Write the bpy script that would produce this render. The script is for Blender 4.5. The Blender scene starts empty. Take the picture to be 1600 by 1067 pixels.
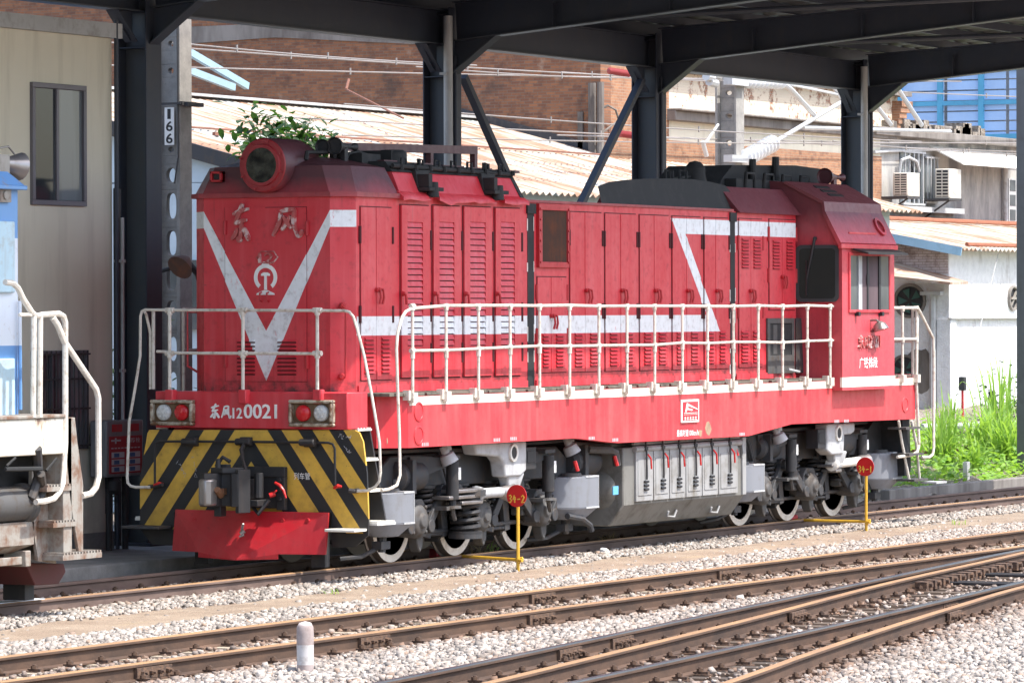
import bpy, math, random
import numpy as np
from mathutils import Vector, Matrix
rnd = random.Random(7)
sc = bpy.context.scene
COL = sc.collection
R = math.radians

# ------------------------------------------------------------------ camera, light, exposure
CAMP = np.array([-49.425003, -29.3019378, 3.2976524]); YAW, PITCH, ROLL, FPX = 0.476825025, -0.00669387397, -0.00242895653, 7009.56721
_f = np.array([math.cos(YAW)*math.cos(PITCH), math.sin(YAW)*math.cos(PITCH), math.sin(PITCH)])
_r = np.array([math.sin(YAW), -math.cos(YAW), 0.0]); _u = np.cross(_r, _f)
_r2 = math.cos(ROLL)*_r + math.sin(ROLL)*_u; _u2 = -math.sin(ROLL)*_r + math.cos(ROLL)*_u
cd = bpy.data.cameras.new('camera'); cam = bpy.data.objects.new('camera', cd); COL.objects.link(cam)
cd.sensor_width = 36; cd.lens = FPX/1600*36; cd.clip_start = 1; cd.clip_end = 2000
cam.matrix_world = Matrix(((_r2[0], _u2[0], -_f[0], CAMP[0]), (_r2[1], _u2[1], -_f[1], CAMP[1]), (_r2[2], _u2[2], -_f[2], CAMP[2]), (0, 0, 0, 1)))
sc.camera = cam
SUN_EL, SUN_AZ = R(60), R(-90+4)          # azimuth of the direction towards the sun, from +X
sdir = Vector((math.cos(SUN_EL)*math.cos(SUN_AZ), math.cos(SUN_EL)*math.sin(SUN_AZ), math.sin(SUN_EL)))
sl = bpy.data.lights.new('sun', 'SUN'); sl.energy = 2.7; sl.angle = R(0.53); sl.color = (1, 0.955, 0.88)
so = bpy.data.objects.new('sun', sl); COL.objects.link(so); so.rotation_euler = sdir.to_track_quat('Z', 'Y').to_euler()
w = bpy.data.worlds.new('World'); sc.world = w; w.use_nodes = True
bgn = w.node_tree.nodes['Background']; sky = w.node_tree.nodes.new('ShaderNodeTexSky')
sky.sky_type = 'NISHITA'; sky.sun_disc = False; sky.sun_elevation = SUN_EL; sky.sun_rotation = math.pi/2 - SUN_AZ
sky.dust_density = 2.5; sky.air_density = 1.0
w.node_tree.links.new(sky.outputs[0], bgn.inputs[0]); bgn.inputs[1].default_value = 0.15
sc.view_settings.view_transform = 'Standard'; sc.view_settings.look = 'None'; sc.view_settings.exposure = 1.45; sc.view_settings.gamma = 1
sc.cycles.max_bounces = 8; sc.cycles.diffuse_bounces = 4; sc.cycles.use_denoising = True

def at(px, py, axis, val):
    """a measurement taken off the photograph: where the sight line meets a known plane of the real object"""
    d = _f + _r2*(px-800)/FPX - _u2*(py-533.5)/FPX
    t = (val-CAMP['xyz'.index(axis)])/d['xyz'.index(axis)]
    return Vector(CAMP + t*d)

# ------------------------------------------------------------------ helpers: objects
def tag(o, label=None, cat=None, group=None, kind=None):
    if label: o['label'] = label
    if cat: o['category'] = cat
    if group: o['group'] = group
    if kind: o['kind'] = kind
    return o
def thing(name, label, cat, loc=(0, 0, 0), group=None):
    o = bpy.data.objects.new(name, None); COL.objects.link(o); o.location = loc; o.empty_display_size = .2
    return tag(o, label, cat, group)
def copy_tree(o, parent=None):
    c = o.copy(); COL.objects.link(c)
    if parent is not None: c.parent = parent
    for ch in list(o.children): copy_tree(ch, c)
    return c
class MB:
    def __init__(s): s.v = []; s.f = []; s.m = []; s.cur = 0
    def add(s, vs, fs):
        b = len(s.v); s.v += [tuple(p) for p in vs]
        for f in fs: s.f.append(tuple(b+i for i in f)); s.m.append(s.cur)
        return s
    def box(s, x0, x1, y0, y1, z0, z1):
        x0, x1 = min(x0, x1), max(x0, x1); y0, y1 = min(y0, y1), max(y0, y1); z0, z1 = min(z0, z1), max(z0, z1)
        return s.add([(x0,y0,z0),(x1,y0,z0),(x1,y1,z0),(x0,y1,z0),(x0,y0,z1),(x1,y0,z1),(x1,y1,z1),(x0,y1,z1)],
              [(0,3,2,1),(4,5,6,7),(0,1,5,4),(1,2,6,5),(2,3,7,6),(3,0,4,7)])
    def prism(s, poly, axis, a0, a1):
        """poly: list of 2-D points in the other two axes (cyclic order), extruded along axis"""
        n = len(poly)
        def P(p, a):
            return (a, p[0], p[1]) if axis == 'x' else (p[0], a, p[1]) if axis == 'y' else (p[0], p[1], a)
        return s.add([P(p, a0) for p in poly]+[P(p, a1) for p in poly],
              [tuple(range(n))[::-1], tuple(range(n, 2*n))]+[(i, (i+1) % n, n+(i+1) % n, n+i) for i in range(n)])
    def loft(s, A, B):
        n = len(A)
        return s.add(list(A)+list(B), [tuple(range(n))[::-1], tuple(range(n, 2*n))]+[(i, (i+1) % n, n+(i+1) % n, n+i) for i in range(n)])
    def bar(s, a, b, wd, ht, up=(0, 0, 1)):
        a = Vector(a); b = Vector(b); d = (b-a).normalized(); up = Vector(up)
        if abs(d.dot(up)) > .99: up = Vector((0, 1, 0))
        sd = d.cross(up).normalized()*wd/2; u2 = sd.cross(d).normalized()*ht/2
        c = [-sd-u2, sd-u2, sd+u2, -sd+u2]
        return s.loft([a+q for q in c], [b+q for q in c])
    def tube(s, pts, r, n=8, closed=False):
        pts = [Vector(p) for p in pts]; rings = []; N = len(pts)
        rr = r if isinstance(r, (list, tuple)) else [r]*N
        prev = None
        for i in range(N):
            if closed: t = (pts[(i+1) % N]-pts[i-1]).normalized()
            elif i == 0: t = (pts[1]-pts[0]).normalized()
            elif i == N-1: t = (pts[-1]-pts[-2]).normalized()
            else:
                t = ((pts[i+1]-pts[i]).normalized()+(pts[i]-pts[i-1]).normalized())
                t = t.normalized() if t.length > 1e-6 else (pts[i+1]-pts[i]).normalized()
            if prev is None: a = Vector((0, 0, 1)) if abs(t.z) < .9 else Vector((1, 0, 0))
            else: a = prev
            a = (a-t*a.dot(t)).normalized(); prev = a; b = t.cross(a)
            rings.append([pts[i]+(a*math.cos(2*math.pi*k/n)+b*math.sin(2*math.pi*k/n))*rr[i] for k in range(n)])
        vs = [p for q in rings for p in q]; fs = []
        for i in range(N if closed else N-1):
            j = (i+1) % N
            fs += [(i*n+k, i*n+(k+1) % n, j*n+(k+1) % n, j*n+k) for k in range(n)]
        if not closed: fs += [tuple(range(n))[::-1], tuple((N-1)*n+k for k in range(n))]
        return s.add(vs, fs)
    def cyl(s, a, b, r0, r1=None, n=20): return s.tube([a, b], [r0, r0 if r1 is None else r1], n)
    def lathe(s, c, axis, prof, n=28):
        """prof: list of (distance along axis, radius)"""
        c = Vector(c); ax = Vector(axis).normalized(); a = Vector((0, 0, 1)) if abs(ax.z) < .9 else Vector((1, 0, 0))
        a = (a-ax*a.dot(ax)).normalized(); b = ax.cross(a); vs = []; fs = []
        for d, r in prof: vs += [c+ax*d+(a*math.cos(2*math.pi*k/n)+b*math.sin(2*math.pi*k/n))*r for k in range(n)]
        for i in range(len(prof)-1): fs += [(i*n+k, i*n+(k+1) % n, (i+1)*n+(k+1) % n, (i+1)*n+k) for k in range(n)]
        if prof[0][1] > 1e-5: fs.append(tuple(range(n))[::-1])
        if prof[-1][1] > 1e-5: fs.append(tuple((len(prof)-1)*n+k for k in range(n)))
        return s.add(vs, fs)
    def sheet(s, pts, nrm, th):
        nrm = Vector(nrm).normalized()*th; return s.loft([Vector(p) for p in pts], [Vector(p)+nrm for p in pts])
    def build(s, name, mats, parent=None, bevel=0, smooth=35, seg=2, each=False):
        if each:                                     # every loose piece becomes an object of its own
            up = list(range(len(s.v)))
            def find(i):
                while up[i] != i: up[i] = up[up[i]]; i = up[i]
                return i
            for f in s.f:
                for i in f[1:]: up[find(f[0])] = find(i)
            sets = {}
            for f, mi in zip(s.f, s.m): sets.setdefault(find(f[0]), []).append((f, mi))
            outs = []
            for fl in sets.values():
                ids = sorted({i for f, _ in fl for i in f}); mp = {i: k for k, i in enumerate(ids)}; q = MB(); q.v = [s.v[i] for i in ids]; q.f = [tuple(mp[i] for i in f) for f, _ in fl]; q.m = [mi for _, mi in fl]
                outs.append(q.build(name, mats, parent, bevel, smooth, seg))
            return outs[0]
        me = bpy.data.meshes.new(name); me.from_pydata(s.v, [], s.f)
        mats = mats if isinstance(mats, (list, tuple)) else [mats]
        for m in mats: me.materials.append(m)
        if len(mats) > 1: me.polygons.foreach_set('material_index', s.m)
        import bmesh
        bm = bmesh.new(); bm.from_mesh(me); bmesh.ops.recalc_face_normals(bm, faces=bm.faces); bm.to_mesh(me); bm.free()
        if smooth: 
            me.shade_smooth(); me.set_sharp_from_angle(angle=R(smooth))
        o = bpy.data.objects.new(name, me); COL.objects.link(o)
        if parent is not None: o.parent = parent
        if bevel:
            b = o.modifiers.new('bevel', 'BEVEL'); b.width = bevel; b.segments = seg; b.limit_method = 'ANGLE'; b.angle_limit = R(40)
        return o
    def local(s, loc):
        s.v = [(p[0]-loc[0], p[1]-loc[1], p[2]-loc[2]) for p in s.v]; return s

def text_mesh(body, o0, xd, yd, width, height, depth=.004, bold=0, shear=0, bodysize=1):
    """lettering fitted to a box: o0 lower left corner, xd/yd unit directions"""
    c = bpy.data.curves.new('lettering', 'FONT'); c.body = body; c.offset = bold; c.shear = shear; c.resolution_u = 3
    o = bpy.data.objects.new('lettering', c); COL.objects.link(o)
    dg = bpy.context.evaluated_depsgraph_get(); me = bpy.data.meshes.new_from_object(o.evaluated_get(dg))
    bpy.data.objects.remove(o)
    vs = np.array([v.co[:2] for v in me.vertices]); lo = vs.min(0); hi = vs.max(0)
    o0 = Vector(o0); xd = Vector(xd).normalized(); yd = Vector(yd).normalized(); nd = xd.cross(yd)
    mb = MB(); fs = [tuple(p.vertices) for p in me.polygons]
    mb.add([o0+xd*(p[0]-lo[0])/(hi[0]-lo[0])*width+yd*(p[1]-lo[1])/(hi[1]-lo[1])*height+nd*depth for p in vs], fs)
    if depth > .006:
        # side walls along the outline
        from collections import Counter
        cnt = Counter()
        for f in fs:
            for i in range(len(f)): cnt[tuple(sorted((f[i], f[(i+1) % len(f)])))] += 1
        n = len(vs); mb2 = [o0+xd*(p[0]-lo[0])/(hi[0]-lo[0])*width+yd*(p[1]-lo[1])/(hi[1]-lo[1])*height for p in vs]
        mb.v += [tuple(p) for p in mb2]
        for (a, b), k in cnt.items():
            if k == 1: mb.f.append((a, b, b+n, a+n)); mb.m.append(0)
    bpy.data.meshes.remove(me)
    return mb
def strokes(mb, polys, o0, xd, yd, sx, sy, wd, depth):
    """brush strokes: tapered flat ribbons with a thickness, points in a unit square"""
    o0 = Vector(o0); xd = Vector(xd).normalized(); yd = Vector(yd).normalized(); nd = xd.cross(yd)
    for si, pl in enumerate(polys):
        depth = depth+.0012
        P = [(p[0]*sx, p[1]*sy) for p in pl]; N = len(P); L = []; Rr = []
        for i in range(N):
            a = P[max(0, i-1)]; b = P[min(N-1, i+1)]; dx, dy = b[0]-a[0], b[1]-a[1]; l = math.hypot(dx, dy) or 1
            wv = wd*(.55+.6*math.sin(math.pi*(i+.6)/(N+.2)))/2
            L.append((P[i][0]-dy/l*wv, P[i][1]+dx/l*wv)); Rr.append((P[i][0]+dy/l*wv, P[i][1]-dx/l*wv))
        vs = []
        for i in range(N): vs += [o0+xd*p[0]+yd*p[1]+nd*dd for p in (L[i], Rr[i]) for dd in (0, depth)]
        fs = [(0, 1, 3, 2), (4*N-4, 4*N-2, 4*N-1, 4*N-3)]
        for i in range(N-1):
            a = 4*i; b = a+4; fs += [(a, b, b+1, a+1), (a+2, a+3, b+3, b+2), (a+1, b+1, b+3, a+3), (a, a+2, b+2, b)]
        mb.add(vs, fs)
    return mb
def curve(P, n=6):
    out = []
    for i in range(len(P)-1):
        p0, p1, p2, p3 = P[max(0, i-1)], P[i], P[i+1], P[min(len(P)-1, i+2)]
        for k in range(n):
            t = k/n; out.append(tuple(.5*((2*p1[j])+(p2[j]-p0[j])*t+(2*p0[j]-5*p1[j]+4*p2[j]-p3[j])*t*t+(3*p1[j]-p0[j]-3*p2[j]+p3[j])*t**3) for j in (0, 1)))
    return out+[P[-1]]
DONG = [curve(c) for c in ([(.10,.72),(.5,.80),(.95,.86)], [(.62,1.0),(.44,.74),(.20,.46)], [(.2,.47),(.5,.53),(.84,.58)], [(.58,.56),(.56,.28),(.52,.02)], [(.52,.02),(.42,.06),(.36,.14)],
        [(.36,.36),(.24,.20),(.04,.08)], [(.70,.38),(.84,.22),(1.0,.04)])]
FENG = [curve(c) for c in ([(.26,.88),(.22,.5),(.0,.0)], [(.26,.92),(.5,.98),(.74,1.0)], [(.74,1.0),(.70,.55),(.78,.15)], [(.78,.15),(.88,.0),(1.0,.20)],
        [(.60,.76),(.48,.5),(.30,.22)], [(.36,.74),(.50,.48),(.64,.28)])]

# ------------------------------------------------------------------ helpers: materials
class X:
    """arithmetic on shader sockets"""
    def __init__(s, t, o): s.t = t; s.o = o
    def _m(s, op, *a, clamp=False):
        n = s.t.nodes.new('ShaderNodeMath'); n.operation = op; n.use_clamp = clamp
        for i, q in enumerate((s,)+a):
            if isinstance(q, X): s.t.links.new(q.o, n.inputs[i])
            else: n.inputs[i].default_value = q
        return X(s.t, n.outputs[0])
    def __add__(s, b): return s._m('ADD', b)
    __radd__ = __add__
    def __sub__(s, b): return s._m('SUBTRACT', b)
    def __rsub__(s, b): return (s*-1)+b
    def __mul__(s, b): return s._m('MULTIPLY', b)
    __rmul__ = __mul__
    def __truediv__(s, b): return s._m('DIVIDE', b)
    def gt(s, b): return s._m('GREATER_THAN', b)
    def lt(s, b): return s._m('LESS_THAN', b)
    def abs(s): return s._m('ABSOLUTE')
    def mod(s, b): return s._m('FLOORED_MODULO', b)
    def max(s, b): return s._m('MAXIMUM', b)
    def min(s, b): return s._m('MINIMUM', b)
    def clamp(s): return s._m('ADD', 0.0, clamp=True)
    def ramp(s, a, b): return ((s-a)/(b-a)).clamp()
class Mat:
    def __init__(s, name, rough=.6, metal=0, spec=None):
        s.m = bpy.data.materials.new(name); s.m.use_nodes = True; s.t = s.m.node_tree; s.b = s.t.nodes['Principled BSDF']
        s.b.inputs['Roughness'].default_value = rough; s.b.inputs['Metallic'].default_value = metal
        if spec is not None: s.b.inputs['Specular IOR Level'].default_value = spec
        tc = s.t.nodes.new('ShaderNodeTexCoord'); s.oc = tc.outputs['Object']
        sp = s.t.nodes.new('ShaderNodeSeparateXYZ'); s.t.links.new(s.oc, sp.inputs[0]); s.x, s.y, s.z = [X(s.t, q) for q in sp.outputs]
    def noise(s, scale, detail=3, rough=.55, sx=1, sy=1, sz=1):
        mp = s.t.nodes.new('ShaderNodeMapping'); mp.inputs['Scale'].default_value = (sx, sy, sz); s.t.links.new(s.oc, mp.inputs[0])
        n = s.t.nodes.new('ShaderNodeTexNoise'); n.inputs['Scale'].default_value = scale; n.inputs['Detail'].default_value = detail; n.inputs['Roughness'].default_value = rough
        s.t.links.new(mp.outputs[0], n.inputs['Vector']); return X(s.t, n.outputs['Fac'])
    def rgb(s, c):
        n = s.t.nodes.new('ShaderNodeRGB'); n.outputs[0].default_value = (*c, 1); return n.outputs[0]
    def mix(s, f, a, b):
        n = s.t.nodes.new('ShaderNodeMix'); n.data_type = 'RGBA'
        if isinstance(f, X): s.t.links.new(f.o, n.inputs[0])
        else: n.inputs[0].default_value = f
        for q, i in ((a, 6), (b, 7)):
            if isinstance(q, tuple): n.inputs[i].default_value = (*q, 1)
            else: s.t.links.new(q, n.inputs[i])
        return n.outputs[2]
    def color(s, c):
        if isinstance(c, tuple): s.b.inputs['Base Color'].default_value = (*c, 1)
        else: s.t.links.new(c, s.b.inputs['Base Color'])
        return s
    def rough(s, f): s.t.links.new(f.o, s.b.inputs['Roughness']); return s
    def bump(s, h, dist=.01, strength=.6):
        n = s.t.nodes.new('ShaderNodeBump'); n.inputs['Distance'].default_value = dist; n.inputs['Strength'].default_value = strength
        s.t.links.new(h.o, n.inputs['Height']); s.t.links.new(n.outputs[0], s.b.inputs['Normal']); return s
def simple(name, c, rough=.6, metal=0, dirt=(.05, .04, .03), amt=.35, scale=4, streak=True, bump=.0, lo=.5, hi=.75):
    m = Mat(name, rough, metal)
    d = m.noise(scale, 5, .65).ramp(lo, hi)*amt
    if streak: d = (d + m.noise(7, 4, .6, 1, 1, .12).ramp(.55, .8)*amt*.8).clamp()
    v = m.noise(1.3, 2)
    c2 = tuple(min(1, q*1.18) for q in c); c1 = tuple(q*.84 for q in c)
    m.color(m.mix(d, m.mix(v, c1, c2), dirt))
    if bump: m.bump(m.noise(30, 4), bump)
    return m.m

# ------------------------------------------------------------------ the red locomotive
YS, YC, YK = -1.70, -1.19, -1.87          # sill face, hood side, cab side
def A(px, py, y=YC): return at(px, py, 'y', y)
def F(px, py, x=0.0): return at(px, py, 'x', x)

def red_paint(name, stripes=False, soot=None, base=(.54, .020, .034), fade=(.62, .085, .10), rough=.42, dirt=.55, foot=None, chips=0):
    m = Mat(name, rough)
    big = m.noise(.9, 3); fine = m.noise(9, 5, .65)
    strk = m.noise(6, 4, .6, 1, 1, .07)
    c = m.mix((strk.ramp(.45, .75)*.65 + big.ramp(.4, .7)*.45).clamp(), base, fade)
    if stripes:
        zt = A(640, 494).z; zb = A(640, 523.5).z; xe = A(1122, 513.6); 
        d1 = A(1048, 342); d2 = A(1103, 491); d3 = A(1069.6, 366); d4 = A(1122, 513.6)
        u1 = A(1048, 341).z; u2 = A(1069.6, 365.6).z; xu = A(1247, 360).x
        m1 = (d2.x-d1.x)/(d2.z-d1.z); m2 = (d4.x-d3.x)/(d4.z-d3.z)
        xl = (m.z-d1.z)*m1+d1.x; xr = (m.z-d3.z)*m2+d3.x
        low = m.z.gt(zb)*m.z.lt(zt)*m.x.lt(xr)
        up = m.z.gt(u2)*m.z.lt(u1)*m.x.gt(xl)*m.x.lt(xu)
        dg = m.x.gt(xl)*m.x.lt(xr)*m.z.lt(u1)*m.z.gt(zb)
        side = low.max(up).max(dg)*m.x.gt(.665)
        uy = m.y.abs().min(.94)/.94
        zo, z1 = F(417, 595, .42).z, F(319, 357, .42).z; zi, z2 = F(416, 517, .42).z, F(319, 331, .42).z
        vee = m.z.gt(uy*(z1-zo)+zo)*m.z.lt(uy*(z2-zi)+zi)*m.x.lt(.662)
        wh = side.max(vee)
        wear = m.noise(14, 5, .7, 1, 1, .5).ramp(.60, .68)*.75*m.noise(.8, 2).ramp(.42, .6)
        c = m.mix((wh*(1-wear)).clamp(), c, m.mix(fine.ramp(.4, .8)*.5, (.76, .79, .82), (.50, .50, .49)))
    grime = fine.ramp(.55, .85)*dirt*.6 + strk.ramp(.62, .85)*dirt*.5
    if foot is not None:
        grime = grime + (1-m.z.ramp(foot, foot+.22))*fine.ramp(.36, .6)*.8
    drip = m.noise(16, 3, .6, 1, 1, .035); grime = grime + drip.ramp(.62, .74)*m.noise(1.1, 3).ramp(.45, .65)*dirt*.55
    if chips:
        grime = grime + m.noise(5, 5, .75).ramp(.70, .73)*chips
    c = m.mix(grime.clamp(), c, (.07, .025, .025))
    if soot:
        f = (m.z + m.noise(2.2, 4, .6)*.35).ramp(soot[0], soot[1])*soot[2]
        c = m.mix(f.clamp(), c, (.035, .026, .032))
    m.color(c); m.rough((fine.ramp(.3, .8)*.25+rough-.06)); m.bump(m.noise(2.5, 2)*.7+fine*.12, .02, .5)
    return m.m
M = {}
M['cowl'] = red_paint('hood_paint', True, (5.02, 5.5, .5), foot=2.28, chips=.8, dirt=.85)
M['red'] = red_paint('red_paint', dirt=.6, chips=.7)
M['rimred'] = red_paint('headlight_rim_paint', base=(.26, .010, .018), fade=(.32, .03, .035), dirt=.8)
M['sill'] = red_paint('sill_paint', base=(.58, .032, .044), fade=(.63, .10, .10), dirt=.5, chips=.6)
M['plow'] = red_paint('plough_paint', dirt=.9, base=(.40, .010, .018), fade=(.45, .035, .04), chips=.9)
M['sooty'] = red_paint('sooty_roof_paint', soot=(4.62, 5.20, .9), dirt=.8)
M['cabroof'] = red_paint('cab_roof_paint', soot=(4.42, 5.0, .78), base=(.50, .05, .07), dirt=.6)
M['black'] = simple('black_paint', (.018, .018, .02), .6, dirt=(.08, .06, .05), amt=.4)
M['soot'] = simple('soot_shade_black', (.016, .017, .018), .8, dirt=(.05, .045, .045), amt=.5)
M['grey'] = simple('underframe_grey', (.075, .073, .072), .65, dirt=(.055, .036, .022), amt=.9, scale=5)
M['dgrey'] = simple('bogie_dark_grey', (.038, .039, .043), .65, dirt=(.085, .06, .04), amt=.8, scale=6)
M['tank'] = simple('reservoir_grey', (.19, .20, .225), .5, dirt=(.1, .08, .06), amt=.35, scale=5)
M['battery'] = simple('battery_box_grey', (.30, .30, .30), .5, dirt=(.13, .11, .08), amt=.7, scale=3.5)
M['batteryside'] = simple('tank_dirty_grey', (.17, .165, .15), .6, dirt=(.06, .05, .035), amt=.8, scale=3)
M['lgrey'] = simple('pale_grey_paint', (.42, .43, .44), .5, dirt=(.16, .13, .11), amt=.5, scale=6)
M['white'] = simple('white_paint', (.78, .76, .70), .5, dirt=(.35, .30, .22), amt=.5, scale=7)
M['cream'] = simple('cream_band_paint', (.80, .76, .66), .5, dirt=(.36, .30, .2), amt=.5, scale=5)
M['rail_white'] = simple('handrail_white_paint', (.64, .60, .53), .5, dirt=(.24, .14, .08), amt=.75, scale=11, streak=False)
M['rim'] = simple('wheel_rim_cream', (.76, .68, .59), .55, dirt=(.30, .20, .13), amt=.5, scale=6)
M['steel'] = simple('worn_steel', (.30, .28, .27), .35, .7, dirt=(.1, .07, .05), amt=.5)
M['rust'] = simple('rusty_mesh', (.10, .05, .035), .8, dirt=(.22, .07, .03), amt=.9, scale=2.5)
M['glassdark'] = simple('dark_glass', (.006, .007, .009), .12, streak=False, amt=.1); M['glassdark'].node_tree.nodes['Principled BSDF'].inputs['Specular IOR Level'].default_value = .25
M['redlens'] = simple('red_lens', (.55, .015, .02), .2, amt=.1, streak=False)
M['whitelens'] = simple('white_lens', (.55, .56, .55), .25, dirt=(.2, .2, .2), amt=.5, scale=40, streak=False)
M['redpart'] = simple('bright_red_paint', (.55, .015, .015), .4, amt=.2)
M['lettering'] = simple('white_lettering', (.80, .80, .78), .5, amt=.1, streak=False)
M['chalk'] = simple('chalk', (.45, .45, .47), .9, amt=.3, streak=False)
M['ironwood'] = simple('walkway_planks', (.14, .125, .10), .85, dirt=(.03, .028, .025), amt=.9, scale=6)
M['seam'] = simple('seam_dark', (.06, .008, .01), .8, amt=.1, streak=False)
M['rubber'] = simple('rubber_gasket', (.02, .02, .022), .55, amt=.1, streak=False)
M['lampgrill'] = simple('lamp_housing_rusty', (.42, .38, .30), .6, dirt=(.13, .06, .025), amt=.95, scale=9, lo=.42, hi=.6)
M['lampback'] = simple('lamp_back_brown', (.13, .075, .035), .7, dirt=(.3, .25, .17), amt=.6, scale=14)

# striped front apron
m = Mat('hazard_stripes', .55)
ay = (m.y+.0).abs(); t = ay-(1.80-m.z)*.73
blk = (t-.235).mod(.456).lt(.21)*t.gt(.05) + t.gt(-.30)*t.lt(-.075)
fine = m.noise(7, 5, .65)
yel = m.mix(fine.ramp(.42, .75)*.7, (.66, .40, .055), (.40, .24, .045))
blk = blk.max(1-m.z.gt(.50)); c = m.mix(blk.clamp(), yel, (.014, .015, .018))
c = m.mix((fine.ramp(.62, .75)*.5+(1-m.z.ramp(.35, 1.15))*m.noise(3, 4).ramp(.35, .7)*.55+m.noise(22, 4, .7).ramp(.64, .7)*.4).clamp(), c, (.035, .028, .02))
m.color(c).bump(m.noise(3, 3), .01, .3); M['hazard'] = m.m

loco = thing('red_locomotive', 'red diesel shunting locomotive with white V on its nose, standing under the steel canopy', 'locomotive', (0, 0, 0))
ZD = 2.26                                     # deck
XR = 18.26
# --- frame / sill
pr = [(A(600, 702, YS)), A(840, 688, YS), A(900, 684.5, YS), A(965, 692, YS), A(1170, 681, YS), A(1237, 662.5, YS), A(1430, 654.5, YS)]
prof = [(p.x, p.z) for p in pr]
x0s = 1.10
mb = MB()
mb.loft([(x0s, YS, ZD-.05), (x0s, YS, prof[0][1]), (x0s, -YS, prof[0][1]), (x0s, -YS, ZD-.05)], [(.80, YS+.30, ZD-.05), (.80, YS+.30, prof[0][1]), (.80, -YS-.30, prof[0][1]), (.80, -YS-.30, ZD-.05)])
pp = [(x0s, prof[0][1])]+prof[1:]+[(XR, ZD-.05), (x0s, ZD-.05)]
mb.prism(pp, 'y', YS, YS+.16); mb.prism(pp, 'y', -YS-.16, -YS)
mb.box(x0s, XR, YS+.16, -YS-.16, 1.62, ZD-.05)
sill = mb.build('frame_sill', M['sill'], loco)
# white band along the sill
zb0 = A(640, 633.5, YS).z
mb = MB(); mb.box(1.13, A(1311, 590, YS).x+.02, YS-.004, YS+.02, zb0, ZD-.055); mb.box(17.0, XR-.01, YS-.004, YS+.02, zb0, ZD-.055); mb.build('white_band', M['cream'], loco)
# walkway: planks with ragged ends
mb = MB(); x = .62
while x < 18.2:
    l = rnd.uniform(.25, .62); 
    mb.box(x, min(x+l, 18.24), YS+rnd.uniform(.0, .05), -YS, ZD-.045, ZD-.008+rnd.uniform(-.008, .012)); x += l+rnd.choice((.012, .02, .07))
mb.build('walkway', M['ironwood'], loco, bevel=.004)
# --- headstock and front frame
mb = MB(); mb.prism([(0, 1.42), (0, -1.42), (.13, -1.485), (.42, -1.485), (.42, 1.485), (.13, 1.485)], 'z', F(393, 669.5).z, F(393, 612.2).z)
hs = mb.build('headstock', M['red'], loco, bevel=.012)
mb = MB(); mb.box(.42, 1.0, -1.30, 1.30, 1.57, ZD-.02); mb.box(.1, .42, -1.2, 1.2, .9, F(393, 669.5).z-.01); mb.build('front_frame', M['plow'], loco)
mb = MB(); mb.prism([(XR, 1.6), (XR+.2, 1.55), (XR+.2, -1.55), (XR, -1.6)], 'z', 1.6, ZD); mb.build('headstock', M['red'], loco, bevel=.012)
# --- apron
o = [(232, 671.5), (553, 672), (560, 676), (566, 690), (572, 740), (574.5, 812), (574, 836), (554, 854.5), (517, 855), (517, 800), (271, 800), (271, 852), (236, 850), (217.5, 826), (217.5, 745), (229, 677)]
mb = MB(); mb.prism([(F(*p).y, F(*p).z) for p in o], 'x', .02, .05)
ap = mb.build('front_apron', M['hazard'], loco)
mb = MB(); mb.tube([F(p[0], p[1], .03) for p in o[2:7]], .011, 6); mb.build('edge_trim', M['white'], ap)
# chalk and lettering
yd, zd = (0, -1, 0), (0, 0, 1)
p0 = F(459, 748.5, -.002); p1 = F(485, 738, -.002)
text_mesh('列车管', F(459.5, 748.8, .018), yd, zd, .235, .088, .003, .0).build('lettering', M['lettering'], ap, smooth=0)
mb = MB(); r2 = random.Random(3)
for (cx, cy, n, dx, dy) in ((278, 722, 5, 2.5, 5), (300, 715, 4, 2, 9), (530, 681, 6, 3.6, .6), (540, 700, 4, 2.4, 3)):
    for i in range(n):
        q = [F(cx+dx*i+r2.uniform(-3, 3), cy+dy*i+r2.uniform(-4, 4), .016) for _ in range(4)]
        mb.tube(q, .0028, 4)
mb.build('chalk_mark', M['chalk'], ap, each=True)
# headstock lettering
mb = MB()
strokes(mb, DONG, F(329, 653.5, -.001), yd, zd, .135, .19, .022, .012); strokes(mb, FENG, F(346.5, 652.5, -.001), yd, zd, .145, .15, .020, .012)
for body, xa, xb, ya, yb, bo in (('12', 364, 378.5, 653.5, 637, .01), ('0021', 381.5, 433, 653.5, 631.5, .012)):
    a = F(xa, ya, -.001); b = F(xb, yb, -.001); q = text_mesh(body, a, yd, zd, a.y-b.y, b.z-a.z, .014, bo)
    k = len(mb.v); mb.v += q.v; mb.f += [tuple(i+k for i in f) for f in q.f]; mb.m += q.m
mb.build('number', M['lettering'], hs, smooth=0)
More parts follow.
